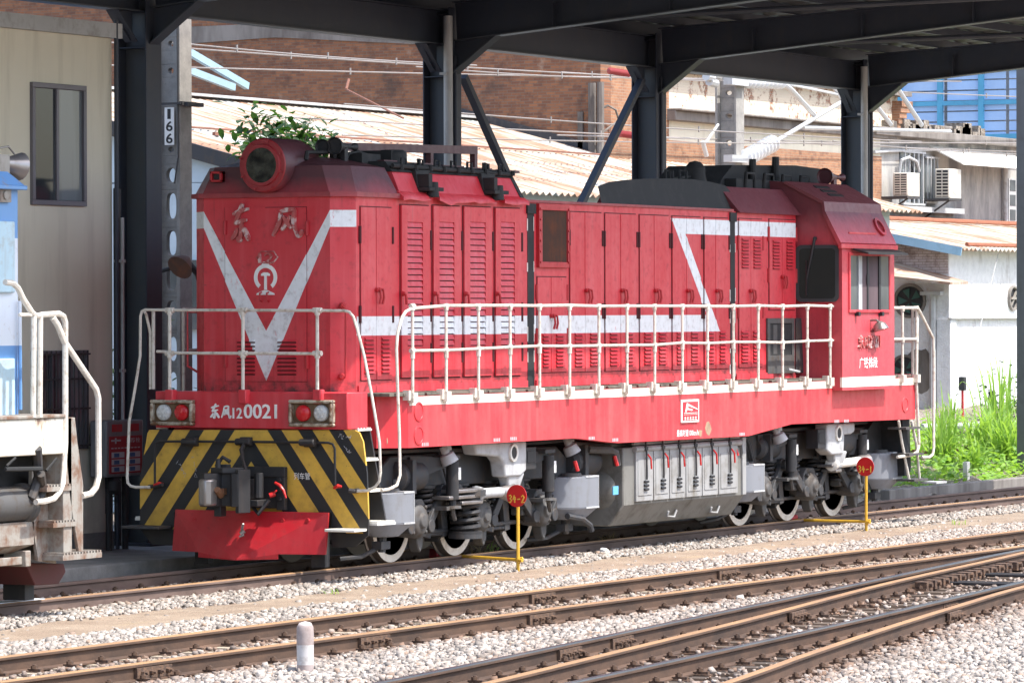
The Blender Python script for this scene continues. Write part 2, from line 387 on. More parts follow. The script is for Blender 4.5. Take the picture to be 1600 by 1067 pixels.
# marker light clusters
for (xa, xb, ya, yb, wx, rx) in ((240.4, 306, 624.6, 663.8, 257, 285), (456.6, 524.5, 624.8, 666, 503, 474.7)):
    a = F(xa, yb); b = F(xb, ya); cl = MB(); 
    fr = .045
    cl.box(-.11, .0, a.y, b.y, a.z, a.z+fr); cl.box(-.11, .0, a.y, b.y, b.z-fr, b.z)
    cl.box(-.11, .0, a.y, a.y-fr, a.z+fr, b.z-fr); cl.box(-.11, .0, b.y+fr, b.y, a.z+fr, b.z-fr)
    c_ = cl.build('marker_light', M['lampgrill'], hs, bevel=.02, seg=3)
    q = MB(); q.box(-.045, -.002, a.y-.03, b.y+.03, a.z+.03, b.z-.03); q.build('back_panel', M['lampback'], c_)
    for xx, mat, nm in ((wx, 'whitelens', 'white_lamp'), (rx, 'redlens', 'red_lamp')):
        cc = F(xx, (ya+yb)/2, -.045); q = MB(); q.lathe(cc, (-1, 0, 0), [(0, .105), (.03, .105), (.045, .095), (.052, .08), (.066, .05), (.072, .0)], 24)
        if nm == 'white_lamp':
            for k in range(7):
                an = k*math.pi/3; rr = 0 if k == 6 else .055
                q.lathe(cc+Vector((-.055, math.cos(an)*rr, math.sin(an)*rr)), (-1, 0, 0), [(0, .021), (.014, .018), (.018, 0)], 8)
        q.build(nm, M[mat], c_)
# --- pilot plough
zt, zb = F(393, 798, -.05).z, F(300, 860, -.05).z
ya, yb = F(274, 800, -.08).y, F(513, 800, -.08).y
ym = -.02
mb = MB(); th = .03
def pl(x, y, z): return Vector((x, y, z))
zlow = zb-.085
L = [pl(-.08, ya, zt), pl(-.10, ym, zt), pl(-.42, ym+.0, zlow), pl(-.30, ym+.62, zlow+.02), pl(-.30, ym+.62, zb), pl(-.16, ya, zb)]
Rr = [pl(-.08, yb, zt), pl(-.10, ym, zt), pl(-.42, ym, zlow), pl(-.30, ym-.55, zlow+.02), pl(-.30, ym-.55, zb), pl(-.16, yb, zb)]
for P in (L, Rr): mb.loft(P, [p+Vector((th, 0, 0)) for p in P])
pw = mb.build('snow_plough', M['plow'], loco, smooth=20)
mb = MB()
for px, py in ((304, 812), (304, 826), (342, 812), (442, 813), (481, 813), (481, 828)):
    c_ = F(px, py, -.14); mb.cyl(c_+Vector((.05, 0, 0)), c_+Vector((-.02, 0, 0)), .033, .028, 8)
mb.build('bolt', M['plow'], pw, each=True)
mb = MB(); mb.tube([F(380, 818, -.28), F(378, 828, -.33), F(380, 836, -.36), F(374, 838, -.38)], .018, 6); mb.tube([F(376, 834, -.37), F(382, 829, -.35)], .03, 6); mb.build('drain_cock', M['steel'], pw)
mb = MB()
for px in (318, 500): c_ = F(px, 870, .05); mb.box(.0, .12, c_.y-.1, c_.y+.1, .06, .5)
mb.build('rail_guard', M['black'], loco, each=True)
# --- coupler
cz = F(375, 766, -.5).z
mb = MB()
mb.box(-.06, .25, -.50, .10, cz-.24, cz+.27)                     # draft pocket
mb.box(-.10, -.02, -.56, .14, cz+.16, cz+.29); mb.box(-.10, -.02, -.56, -.44, cz-.26, cz+.16); mb.box(-.09, -.02, .02, .12, cz-.2, cz+.16)
mb.box(-.42, .1, -.17, .12, cz-.12, cz+.13)                      # shank
mb.prism([(-.42, .24), (-.80, .27), (-.86, .17), (-.74, .08), (-.62, .05), (-.58, -.06), (-.66, -.10), (-.74, -.16), (-.72, -.24), (-.58, -.29), (-.42, -.22)], 'z', cz-.20, cz+.22)
mb.prism([(-.50, -.22), (-.70, -.19), (-.72, -.25), (-.52, -.31)], 'z', cz-.28, cz+.27); mb.cyl((-.35, -.33, cz-.1), (-.35, -.33, cz+.22), .06, None, 10); mb.box(-.5, -.2, -.4, -.28, cz-.2, cz-.12); mb.tube([(-.3, -.2, cz-.2), (-.4, -.35, cz-.3), (-.3, -.45, cz-.12)], .03, 6)
for dz in (-.12, .0, .12): mb.cyl((-.10, -.50, cz+dz), (-.13, -.50, cz+dz), .03, None, 6)
mb.box(-.58, -.48, .0, .1, cz+.22, cz+.33); mb.tube([(-.55, .18, cz+.3), (-.52, .1, cz+.42), (-.5, .0, cz+.36)], .03, 6)
mb.prism([(-.46, .20), (-.62, .22), (-.70, .0), (-.50, -.2)], 'z', cz+.22, cz+.29)
mb.cyl((-.60, .12, cz+.2), (-.60, .12, cz+.40), .045, .03, 10); mb.box(-.64, -.5, .06, .16, cz-.33, cz-.2)
cp = mb.build('coupler', M['black'], loco, bevel=.025, seg=3)
mb = MB(); mb.prism([(-.60, .26), (-.78, .29), (-.88, .24), (-.90, .15), (-.84, .08), (-.74, .06), (-.66, .10), (-.60, .16)], 'z', cz-.19, cz+.15); mb.build('knuckle', M['steel'], cp, bevel=.03, seg=3)
mb = MB(); mb.cyl((-.66, .04, cz-.05), (-.78, .03, cz+.02), .055, .04, 8); mb.box(-.70, -.62, -.02, .1, cz-.05, cz+.03); mb.build('lock_pin', simple('rusty_bronze', (.22, .11, .06), .6, .3), cp)
# uncoupling rod
mb = MB(); xr_ = -.06
rod = [(242, 757), (242, 698), (244, 692), (249, 689.5), (300, 689.5), (383, 690), (483, 691), (513, 691.5), (520, 694), (523, 701), (523.5, 761)]
mb.tube([F(p[0], p[1], xr_) for p in rod], .016, 8)
ur = mb.build('uncoupling_rod', M['black'], loco)
mb = MB()
for px, py in ((299, 690), (483, 691), (383, 690)):
    c_ = F(px, py, xr_); mb.box(-.09, .02, c_.y-.07, c_.y+.07, c_.z-.06, c_.z+.06); mb.cyl(c_+Vector((-.05, -.11, 0)), c_+Vector((-.05, .11, 0)), .045, None, 10)
mb.build('rod_bracket', M['black'], ur, bevel=.012, each=True)
mb = MB(); mb.tube([F(383, 690, -.1), F(377, 703, -.2), F(380, 720, -.35), F(384, 735, -.5), F(386, 748, -.55)], [.02, .03, .02, .03, .035], 6); mb.build('lift_chain', M['black'], ur)
for px0, px1, py in ((241, 255, 757), (522, 534, 761)):
    mb = MB(); mb.tube([F(px0, py+1, xr_-.02), F((px0+px1)/2, py-2, xr_-.05), F(px1, py-1, xr_-.04)], [.02, .026, .014], 8); mb.build('handle', M['redpart'], ur)
# red brake cocks beside the coupler
mb = MB(); mb.tube([F(430, 754, -.3), F(437, 758, -.32), F(443, 766, -.33), F(447, 778, -.33)], [.018, .022, .018, .011], 8); mb.cyl(F(421, 774, -.34), F(430, 771, -.30), .032, .03, 10)
mb.tube([F(432, 766, -.15), F(430, 768, -.3), F(426, 771, -.33)], .012, 8); mb.build('brake_cock', M['redpart'], loco)
# brake hoses near the apron corners
mb = MB(); mb.tube([F(560, 766, .0), F(552, 767, -.1), F(545, 766, -.12)], .03, 8); mb.tube([F(233, 760, .0), F(246, 759, -.1), F(254, 757, -.12)], .026, 8); mb.build('pipe_stub', M['black'], loco, each=True)
# steps below the apron
for px0, px1, py in ((201.5, 261, 822), (519, 566, 827)):
    a = F(px0, py, -.1); b = F(px1, py, -.1); mb = MB(); mb.box(-.30, .02, a.y, b.y, a.z-.02, a.z+.015)
    mb.build('foot_step', M['white' if px0 > 400 else 'dgrey'], loco, bevel=.008)
# --- side ladder by the front corner
mb = MB()
for (ytop) in (-1.33,): pass
for sy in (-1, 1):
    Y0, Y1 = 1.30, 1.66
    lad = MB(); lad.prism([(.10, 1.82), (.50, 1.82), (.62, .62), (.10, .62)], 'y', sy*1.28, sy*1.30)
    lad.prism([(Y0*sy, 1.82), (sy*1.46, 1.82), (sy*1.70, .62), (Y0*sy, .62)], 'x', .50, .53)
    lo = lad.build('ladder', M['black'], loco)
    for z, ye in ((1.80, 1.50), (1.42, 1.60), (1.03, 1.67)):
        q = MB(); q.box(.14, .50, sy*1.28, sy*ye, z-.012, z+.012)
        for k in range(5): q.box(.15+.075*k, .17+.075*k, sy*1.30, sy*ye, z+.012, z+.028)
        q.build('tread', M['white'], lo)
    q = MB(); q.box(.10, .58, sy*1.24, sy*1.80, .60, .63)
    for k in range(9): q.box(.11+.052*k, .13+.052*k, sy*1.26, sy*1.80, .63, .65)
    q.build('tread', M['white'], lo)
# --- rear apron with its ladder
mb = MB(); mb.prism([(17.72, 1.55), (XR, 1.55), (XR+.06, .75), (XR-.06, .55), (17.2, .35), (16.9, .35), (16.9, .8), (17.3, 1.3)], 'y', -1.22, 1.22); mb.prism([(17.95, 1.55), (XR, 1.55), (XR+.06, .75), (XR-.02, .62), (18.05, .62)], 'y', -1.60, 1.60); mb.build('rear_apron', M['soot'], loco)
mb = MB(); l1 = [A(1404, 657, YS), A(1409, 690, YS), A(1421, 752, YS)]; l2 = [A(1424, 657, YS), A(1432, 695, YS), A(1437, 750, YS)]
mb.tube(l1, .022, 6); mb.tube(l2, .022, 6)
lo = mb.build('ladder', M['rail_white'], loco)
for i, (xa, xb, py) in enumerate(((1405, 1427, 669), (1410, 1433, 710), (1418, 1440, 750))):
    a = A(xa, py, YS); b = A(xb, py, YS); q = MB(); q.box(a.x, b.x, YS-.12, YS+.2, a.z-.02, a.z+.015); q.build('tread', M['grey'], lo)
q = MB(); a = A(1440, 752, YS); q.box(a.x-.1, a.x+.35, YS-.3, YS-.02, a.z-.03, a.z); q.build('tread', M['lgrey'], lo)

# ------------------------------------------------------------------ hood (bodywork)
ZE = 4.80                                       # eave line of the hood
XH0, XH1 = .42, 14.62
def plan(xf, cf, h, hf, xr): return [(xf, hf), (xf, -hf), (xf+cf, -h), (xr, -h), (xr, h), (xf+cf, h)]
mb = MB(); mb.prism(plan(XH0, .23, 1.19, .94, XH1), 'z', ZD-.01, ZE)
hood = mb.build('hood', M['cowl'], loco)
xs1, xs2 = A(829, 450).x, A(1144.5, 450).x
for xc, wd in ((xs1, .20), (xs2, .17)): mb = MB(); mb.box(xc-wd/2, xc+wd/2, -1.195, 1.195, ZD, ZE-.02); mb.box(xc-wd/2-.03, xc+wd/2+.03, -1.215, 1.215, ZE-.16, ZE-.02); mb.build('section_joint', M['soot'], hood)
mb = MB()
for xc in (xs1, xs2):
    z = ZD+.05; 
    while z < ZE-.3:
        l = rnd.uniform(.05, .35)
        if rnd.random() < .6: mb.box(xc-.105-rnd.uniform(0, .01), xc-.095, -1.2, -1.19, z, z+l*.6); mb.box(xc+.082, xc+.09+rnd.uniform(0, .006), -1.2, -1.19, z, z+l*.7)
        z += l+.05
mb.build('sealant', M['white'], hood)
# low plinth strip
mb = MB(); mb.box(.68, xs1-.13, -1.215, -1.19, ZD, ZD+.09); mb.box(xs1+.13, xs2-.11, -1.215, -1.19, ZD, ZD+.09); mb.box(xs2+.11, 13.7, -1.215, -1.19, ZD, ZD+.09); mb.build('plinth', M['red'], hood)
PR = .016
def louvre_small(mb, xa, xb, za, zb, n):
    """pressed louvres: little hooded wedges"""
    h = (zb-za)/n
    for i in range(n):
        z = za+i*h; y = YC-PR
        mb.cur = 0; mb.loft([(xa, y, z+h*.86), (xa, y-.004, z+h*.22), (xa, y-.032, z+h*.22), (xa, y-.012, z+h*.75)], [(xb, y, z+h*.86), (xb, y-.004, z+h*.22), (xb, y-.032, z+h*.22), (xb, y-.012, z+h*.75)])
        mb.cur = 1; mb.box(xa, xb, y-.002, y, z+h*.02, z+h*.22)
    mb.cur = 0
def handle(parent, px, py, s=1.0):
    c = A(px, py, YC-PR); q = MB()
    for dx in (-.035, .045):
        q.tube([c+Vector((dx, 0, .10)), c+Vector((dx+.02, -.06, .08)), c+Vector((dx+.03, -.065, -.02)), c+Vector((dx+.015, -.05, -.10))], .016*s, 6)
        q.cyl(c+Vector((dx, 0, .08)), c+Vector((dx, -.04, .08)), .028, None, 8)
    q.build('handle', M['plow'], parent)
def door(px0, px1, yt, yb_, mid=None, low=None, up=None, hnd=None, hinge=True, pxm=None):
    """hood door leaf pair measured on the hood side"""
    x0, x1 = A(px0, 450).x, A(px1, 450).x; z1, z0 = A(px0, yt).z, A(px0, yb_).z
    leafs = [(x0, x1)]
    if mid: xm = A(mid, 450).x; leafs = [(x0, xm), (xm, x1)]
    mb = MB(); mb.cur = 1; mb.box(x0-.012, x1+.012, YC-.004, YC, z0-.012, z1+.014); mb.cur = 0
    for a, b in leafs: mb.box(a+.004, b-.004, YC-PR, YC-.004, z0, z1)
    if mid: mb.box(xm-.03, xm+.0, YC-PR-.006, YC-PR, z0, z1)
    for n_, grp in ((9, low), (9, up)):
        if not grp: continue
        cols, ya, yb2 = grp
        for ca, cb in cols: louvre_small(mb, A(ca, 500).x, A(cb, 500).x, A(px0, yb2).z, A(px0, ya).z, n_)
    d = mb.build('door', [M['cowl'], M['seam']], hood)
    if hinge:
        q = MB()
        for xx in (x0-.02, x1+.02):
            for f in (.16, .62): zz = z1-(z1-z0)*f; q.cyl((xx, YC-.012, zz-.11), (xx, YC-.012, zz+.11), .022, None, 8)
        q.build('hinge', M['seam'] if rnd.random() < .6 else M['plow'], d, each=True)
    if hnd: handle(d, *hnd)
    return d
door(562.5, 611, 323.5, 594, 588, ([(567.5, 582), (594, 606.5)], 526, 585), None, (589, 463))
door(838.5, 884, 433, 582, 861, ([(846, 855.5), (867, 878.5)], 521, 575), None, (861.5, 503))
dl = [(889.5, 939, 914), (944.5, 993, 969.5), (998.5, 1044, 1022), (1049.5, 1094, 1072.5), (1099.5, 1137, 1118)]
for i, (a, b, c_) in enumerate(dl):
    yt = 331.3+(a-889)*.043
    w4 = (b-a)/4
    lo_ = ([(a+w4*.55, a+w4*1.5), (c_+w4*.5, c_+w4*1.45)], 519-(a-889)*.012, 574-(a-889)*.021)
    door(a, b, yt, 581-(a-889)*.022, c_, lo_, None, (c_+2, 463))
door(1153.5, 1190, 342, 574, 1173, ([(1156.7, 1167.5), (1175, 1184)], 516, 568), ([(1157.5, 1168.5), (1176, 1187)], 371, 419.5), (1172.5, 463))
d8 = door(1201, 1242, 343, 484, 1221.7, None, ([(1206, 1216.5), (1227.5, 1237)], 374, 421), (1222, 441))
# tall louvred doors of the cooling room
for (a, b, la, lb, yt, yb1, yb_) in ((625, 669, 634, 658, 320.5, 541, 590), (675, 717.6, 684, 707, 321.5, 541, 589), (723, 766, 732, 756, 323, 540.5, 588), (772, 811.5, 780, 801.5, 325, 540, 587)):
    x0, x1, l0, l1 = A(a, 450).x, A(b, 450).x, A(la, 450).x, A(lb, 450).x
    z1, z0 = A(a, yt).z, A(a, yb_).z; lz1 = A(la, 347).z; lz0 = A(la, yb1).z
    mb = MB(); mb.cur = 1; mb.box(x0-.015, x1+.015, YC-.004, YC, z0-.02, z1+.015); mb.cur = 0
    yo = YC-.03
    mb.box(x0, l0, yo, YC-.004, z0, z1); mb.box(l1, x1, yo, YC-.004, z0, z1); mb.box(l0, l1, yo, YC-.004, lz1, z1); mb.box(l0, l1, yo, YC-.004, z0, lz0)
    d = mb.build('louvred_door', [M['cowl'], M['seam']], hood, bevel=.004)
    q = MB(); n = 21; h = (lz1-lz0)/n
    q.cur = 1; q.box(l0+.002, l1-.002, YC-.006, YC-.004, lz0+.002, lz1-.002); q.cur = 0
    for i in range(n):
        z = lz0+i*h; j = rnd.uniform(-.004, .004)
        q.loft([(l0+.003, YC-.008, z+h*.98), (l0+.003, YC-.026+j, z+h*.16), (l0+.003, YC-.031+j, z+h*.16), (l0+.003, YC-.014, z+h*.98)], [(l1-.003, YC-.008, z+h*.98), (l1-.003, YC-.026-j, z+h*.16), (l1-.003, YC-.031-j, z+h*.16), (l1-.003, YC-.014, z+h*.98)])
    q.build('louvre', [M['cowl'], M['seam']], d, smooth=0)
    q = MB()
    for f in (.2, .62, .86): zz = z1-(z1-z0)*f; q.cyl((x1+.035, YC-.018, zz-.13), (x1+.035, YC-.018, zz+.13), .024, None, 8)
    q.build('hinge', M['seam'], d, each=True)
    c_ = A(a+4, 459, yo); q = MB(); q.tube([c_, c_+Vector((0, -.05, -.02)), c_+Vector((.02, -.05, -.14))], .018, 6); q.cyl(c_, c_+Vector((0, -.045, 0)), .035, .02, 8); q.build('handle', M['plow'], d)
# square mesh window
a = A(838, 418); b = A(885, 320); a2 = A(843, 409); b2 = A(882.5, 330)
mb = MB(); mb.box(a.x, b.x, YC-.05, YC, a.z, a2.z); mb.box(a.x, b.x, YC-.05, YC, b2.z, b.z); mb.box(a.x, a2.x, YC-.05, YC, a2.z, b2.z); mb.box(b2.x, b.x, YC-.05, YC, a2.z, b2.z)
for i in range(6):
    zz = a.z+(b.z-a.z)*(i+.5)/6
    for xx in (a.x+.03, b.x-.03): mb.cyl((xx, YC-.05, zz), (xx, YC-.065, zz), .018, None, 8)
fr = mb.build('vent_frame', M['plow'], hood, bevel=.005)
q = MB(); q.cur = 1; q.box(a2.x, b2.x, YC-.012, YC-.002, a2.z, b2.z); q.cur = 0
n = 26
for i in range(n): xx = a2.x+(b2.x-a2.x)*(i+.5)/n; q.box(xx-.006, xx+.006, YC-.03, YC-.012, a2.z, b2.z)
q.build('grille', [M['rust'], M['black']], fr)
# nose doors with hinges, louvres
XN = XH0
def nb(mb, px0, px1, py0, py1, d0, d1):
    a = F(px0, py1, XN); b = F(px1, py0, XN); mb.box(XN-d1, XN-d0, a.y, b.y, a.z, b.z)
mb = MB(); mb.cur = 1; nb(mb, 352, 479.5, 323, 596, 0, .004); mb.cur = 0; nb(mb, 353, 415.3, 324, 595.5, .004, .014); nb(mb, 416, 479, 324, 595.5, .004, .014)
for (pa, pb) in ((370.5, 398.5), (433.5, 463)):
    for i in range(9):
        yy = 530.5+i*6.25; a = F(pa, yy+3.2, XN-.014); b = F(pb, yy, XN-.014)
        mb.cur = 0; mb.loft([(XN-.014, a.y, b.z), (XN-.040, a.y, a.z), (XN-.014, a.y, a.z)], [(XN-.014, b.y, b.z), (XN-.040, b.y, a.z), (XN-.014, b.y, a.z)])
        mb.cur = 1; mb.box(XN-.016, XN-.014, a.y, b.y, a.z-.02, a.z-.002)
mb.cur = 0
nd = mb.build('nose_door', [M['cowl'], M['seam']], hood)
q = MB()
for px, py in ((351.5, 356), (479.5, 357), (352.5, 563), (479.5, 565)):
    c_ = F(px, py, XN-.02); q.cyl(c_-Vector((0, 0, .09)), c_+Vector((0, 0, .09)), .026, None, 8)
q.build('hinge', M['plow'], nd, each=True)
q = MB()
for px in (409, 420): c_ = F(px, 464, XN-.016); q.tube([c_+Vector((0, 0, .06)), c_+Vector((-.05, 0, .05)), c_+Vector((-.05, 0, -.04)), c_+Vector((0, 0, -.06))], .012, 6)
q.build('handle', M['plow'], nd, each=True)
# calligraphy in relief, class number in its lozenge, railway emblem
M['relief'] = simple('worn_relief_paint', (.40, .075, .075), .4, dirt=(.62, .50, .48), amt=.9, scale=10, lo=.5, hi=.6)
mb = MB(); strokes(mb, DONG, F(363, 379, XN-.012), yd, zd, .27, .50, .05, .04); mb.build('nose_character', M['relief'], nd, smooth=0)
mb = MB(); strokes(mb, FENG, F(428, 369, XN-.012), yd, zd, .44, .34, .05, .04); mb.build('nose_character', M['relief'], nd, smooth=0)
a = F(405, 411, XN-.012); q = text_mesh('12', a, yd, zd, .22, .13, .03, .012); q.build('class_number', M['relief'], nd, smooth=0)
mb = MB(); mb.tube([F(*p, XN-.018) for p in ((401, 403), (408, 393), (428, 393), (434, 402), (427, 411), (408, 411))], .011, 6, closed=True); mb.build('lozenge', M['relief'], nd)
mb = MB(); cy_, cz_ = F(416, 433.5, XN).y, F(416, 433.5, XN).z; 
import math as _m
N = 30; a0, a1 = R(-52), R(232)
ro, ri = .172, .122
pts = []
for i in range(N):
    a = a0+(a1-a0)*i/N; b = a0+(a1-a0)*(i+1)/N
    q = [(math.cos(a)*ro, math.sin(a)*ro), (math.cos(b)*ro, math.sin(b)*ro), (math.cos(b)*ri, math.sin(b)*ri), (math.cos(a)*ri, math.sin(a)*ri)]
    mb.loft([(XN-.014, cy_-p[0], cz_+p[1]) for p in q], [(XN-.022, cy_-p[0], cz_+p[1]) for p in q])
def ep(poly): mb.loft([(XN-.014, cy_-p[0], cz_+p[1]) for p in poly], [(XN-.023, cy_-p[0], cz_+p[1]) for p in poly])
ep([(-.055, .165), (.055, .165), (.035, .20), (-.035, .20)])
ep([(-.065, .02), (.065, .02), (.065, .045), (.03, .065), (-.03, .065), (-.065, .045)]); ep([(-.02, -.16), (.02, -.16), (.018, .02), (-.018, .02)])
ep([(-.135, -.225), (.135, -.225), (.13, -.205), (.03, -.165), (-.03, -.165), (-.13, -.205)])
mb.build('railway_emblem', M['lettering'], nd, smooth=0)
# grab rails on the nose chamfer
mb = MB(); mb.tube([A(536, 477, -1.06), A(533, 476, -1.2), A(540, 484, -1.2), A(540, 590, -1.2), A(534, 588, -1.06)], .013, 6); mb.cyl(A(535, 478, -1.05), A(535, 478, -1.16), .05, .03, 10); mb.cyl(A(534, 588, -1.05), A(534, 588, -1.14), .045, .03, 10)
mb.tube([(.58, 1.14, 3.3), (.5, 1.24, 3.3), (.5, 1.24, 2.6), (.58, 1.14, 2.52)], .016, 6); mb.build('grab_rail', M['plow'], hood, each=True)
# small blind bosses on the sill, jacking marks
mb = MB()
for px, py in ((654, 643), (654, 680), (1414, 632)):
    c_ = A(px, py, YS); mb.lathe(c_, (0, -1, 0), [(0, .13), (.012, .125), (.014, .105), (.006, .10), (.006, 0)], 20)
mb.build('cover_boss', M['sill'], sill, each=True)

# ------------------------------------------------------------------ roof
def ring(xf, cf, h, hf, xr, z): return [(p[0], p[1], z) for p in plan(xf, cf, h, hf, xr)]
xn = A(619.5, 305).x
mb = MB(); mb.loft(ring(.36, .24, 1.24, .98, xn+.03, 4.77), ring(.36, .24, 1.24, .98, xn+.03, 4.83))
mb.loft(ring(.40, .24, 1.20, .94, xn+.02, 4.83), ring(.46, .30, 1.05, .80, xn-.07, 5.17)); mb.loft(ring(.47, .30, 1.04, .79, xn-.07, 5.17), ring(.9, .3, .45, .3, xn-.07, 5.30))
nr = mb.build('nose_roof', M['sooty'], hood, smooth=25)
# recessed socket on the left of the roof front
mb = MB(); a = F(330, 285, .38); b = F(348, 268, .38)
mb.box(.34, .44, a.y, b.y, a.z, a.z+.03); mb.box(.34, .44, a.y, b.y, b.z-.03, b.z); mb.box(.34, .44, a.y, a.y-.03, a.z, b.z); mb.box(.34, .44, b.y, b.y+.03, a.z, b.z)
sk = mb.build('socket', M['plow'], nr, bevel=.006); q = MB(); q.box(.385, .43, a.y, b.y, a.z, b.z); q.build('socket_hole', M['black'], sk)
# big headlight
hc = F(410.5, 258.5, .25)
mb = MB(); n = 36
mb.lathe(hc, (1, 0, 0), [(.0, .27), (-.01, .29), (-.01, .33), (.03, .355), (.75, .36), (1.0, .30)], n); hl = mb.build('headlight', M['sooty'], nr, smooth=40)
mb = MB(); mb.lathe(hc, (-1, 0, 0), [(.0, .345), (.014, .335), (.014, .275), (.045, .265), (.045, .225), (-.08, .21)], n)
for k in range(8): a = k*math.pi/4+.3; p = hc+Vector((-.05, math.cos(a)*.31, math.sin(a)*.31)); mb.cyl(p, p+Vector((-.02, 0, 0)), .016, None, 6)
mb.build('rim', M['rimred'], hl)
m = Mat('headlight_reflector', .12, .7); m.color(m.mix(m.noise(6, 2).ramp(.35, .7), (.02, .021, .02), (.12, .12, .10))); M['reflect'] = m.m
mb = MB(); mb.lathe(hc+Vector((-.02, 0, 0)), (1, 0, 0), [(-.02, .235), (.08, .2), (.16, .12), (.18, 0)], n); 
mb.build('reflector', M['reflect'], hl)
q = MB()
for i in range(-4, 5):
    for j in range(-4, 5):
        if i*i+j*j < 14: q.lathe(hc+Vector((.05, i*.028+.03, j*.028)), (-1, 0, 0), [(0, .009), (.01, 0)], 6)
q.build('led_array', M['whitelens'], hl)
m = Mat('lamp_glass', .03); m.b.inputs['Transmission Weight'].default_value = 1; m.color((.75, .78, .75)); M['clear'] = m.m
q = MB(); q.lathe(hc+Vector((-.0, 0, 0)), (-1, 0, 0), [(0, .222), (.004, .222), (.03, .16), (.04, 0)], n); q.build('glass', M['clear'], hl)
# horns on the nose roof
def horn(parent, c, l, r, mat, name='horn'):
    q = MB(); c = Vector(c); q.lathe(c, (1, 0, 0), [(.03, .0), (.03, r*.82), (0, r), (.0, r*1.05), (.05, r*.98), (l*.35, r*.55), (l*.7, r*.3), (l, r*.26), (l+.1, r*.5), (l+.16, 0)], 18)
    q.box(c.x+l*.5, c.x+l*.7, c.y-.03, c.y+.03, c.z-.28, c.z); return q.build(name, mat, parent)
hz = at(503, 230, 'y', -.45); horn(nr, (hz.x, -.45, hz.z), .5, .10, M['black']); hz = at(522, 228, 'y', -.62); horn(nr, (hz.x, -.62, hz.z), .45, .11, M['black'])
mb = MB()
mb.tube([at(478, 250, 'y', -.5), at(480, 238, 'y', -.5), at(530, 238, 'y', -.5), at(532, 250, 'y', -.5)], .03, 6); mb.box(1.6, 2.1, -.75, -.35, 5.2, 5.36); mb.box(2.3, 2.7, -.8, -.2, 5.15, 5.42)
mb.tube([at(540, 250, 'y', -.6), at(545, 240, 'y', -.6), at(560, 237, 'y', -.6), at(575, 243, 'y', -.6)], .022, 6)
mb.lathe((2.5, -.7, 5.17), (0, 0, 1), [(0, .2), (.22, .2), (.26, .15), (.26, 0)], 16)
mb.build('roof_fittings', M['soot'], nr)
# cooling roof with sloping side panels
xc0, xc1 = A(621.5, 305).x, A(817, 313).x
mb = MB(); mb.cur = 0
for s in (-1, 1):
    mb.loft([(xc0+.02, s*1.20, 4.86), (xc0+.02, s*1.09, 5.12), (xc0+.02, s*.9, 5.12), (xc0+.02, s*.9, 4.86)], [(xc1-.02, s*1.20, 4.86), (xc1-.10, s*1.09, 5.12), (xc1-.10, s*.9, 5.12), (xc1-.02, s*.9, 4.86)])
mb.box(xc0+.03, xc1-.12, -.9, .9, 4.8, 5.10)
crf = mb.build('cooling_roof', M['red'], hood)
mb = MB(); mb.loft([(xc0, -1.11, 5.12), (xc0, -1.0, 5.26), (xc0, 1.0, 5.26), (xc0, 1.11, 5.12)], [(xc1-.1, -1.11, 5.12), (xc1-.2, -1.0, 5.22), (xc1-.2, 1.0, 5.22), (xc1-.1, 1.11, 5.12)])
mb.loft([(xc1-.10, -1.24, 4.80), (xc1-.22, -1.04, 5.24), (xc1-.22, 1.04, 5.24), (xc1-.10, 1.24, 4.80)], [(xc1, -1.24, 4.80), (xc1-.12, -1.04, 5.24), (xc1-.12, 1.04, 5.24), (xc1, 1.24, 4.80)])
for x in np.linspace(xc0+.3, xc1-.5, 7): mb.tube([(x, -1.08, 5.18), (x, -1.08, 5.30), (x+.13, -1.08, 5.30), (x+.13, -1.08, 5.18)], .018, 6)
mb.tube([(xc0, -1.11, 5.20), (xc1-.15, -1.10, 5.17)], .03, 8)
for i in range(9): x = xc0+.2+i*(xc1-xc0-.4)/8; mb.cyl((x, -1.14, 5.15), (x, -1.14, 5.22), .03, None, 6)
mb.build('roof_hatch_frame', M['soot'], crf)
mb = MB()
for i in range(5): x = xc0+.25+i*.82; mb.box(x, x+.6, -.85, .85, 5.25-.01*i, 5.285-.01*i)
mb.build('roof_shutter', M['sooty'], crf)
mb = MB(); segs = [(xc0-.02, A(663, 305).x), (A(677, 305).x, A(766, 305).x), (A(779, 305).x, xc1)]
for a, b in segs:
    mb = MB()
    n = max(3, int((b-a)/.16)); P = []; Q = []
    for i in range(n+1):
        x = a+(b-a)*i/n; dz = .012*math.sin(i*2.1+a*3) + (-.05*math.exp(-((x-a-.35)/.16)**2) if a > 2.2 and b < 4.5 else 0)
        P.append((x, -1.19, 4.87)); Q.append((x, -1.29, 4.80+dz))
    for i in range(n): mb.loft([P[i], Q[i], (Q[i][0], Q[i][1], Q[i][2]-.05), (P[i][0], P[i][1], P[i][2]-.08)], [P[i+1], Q[i+1], (Q[i+1][0], Q[i+1][1], Q[i+1][2]-.05), (P[i+1][0], P[i+1][1], P[i+1][2]-.08)])
    mb.build('drip_rail', M['red'], crf, smooth=60)
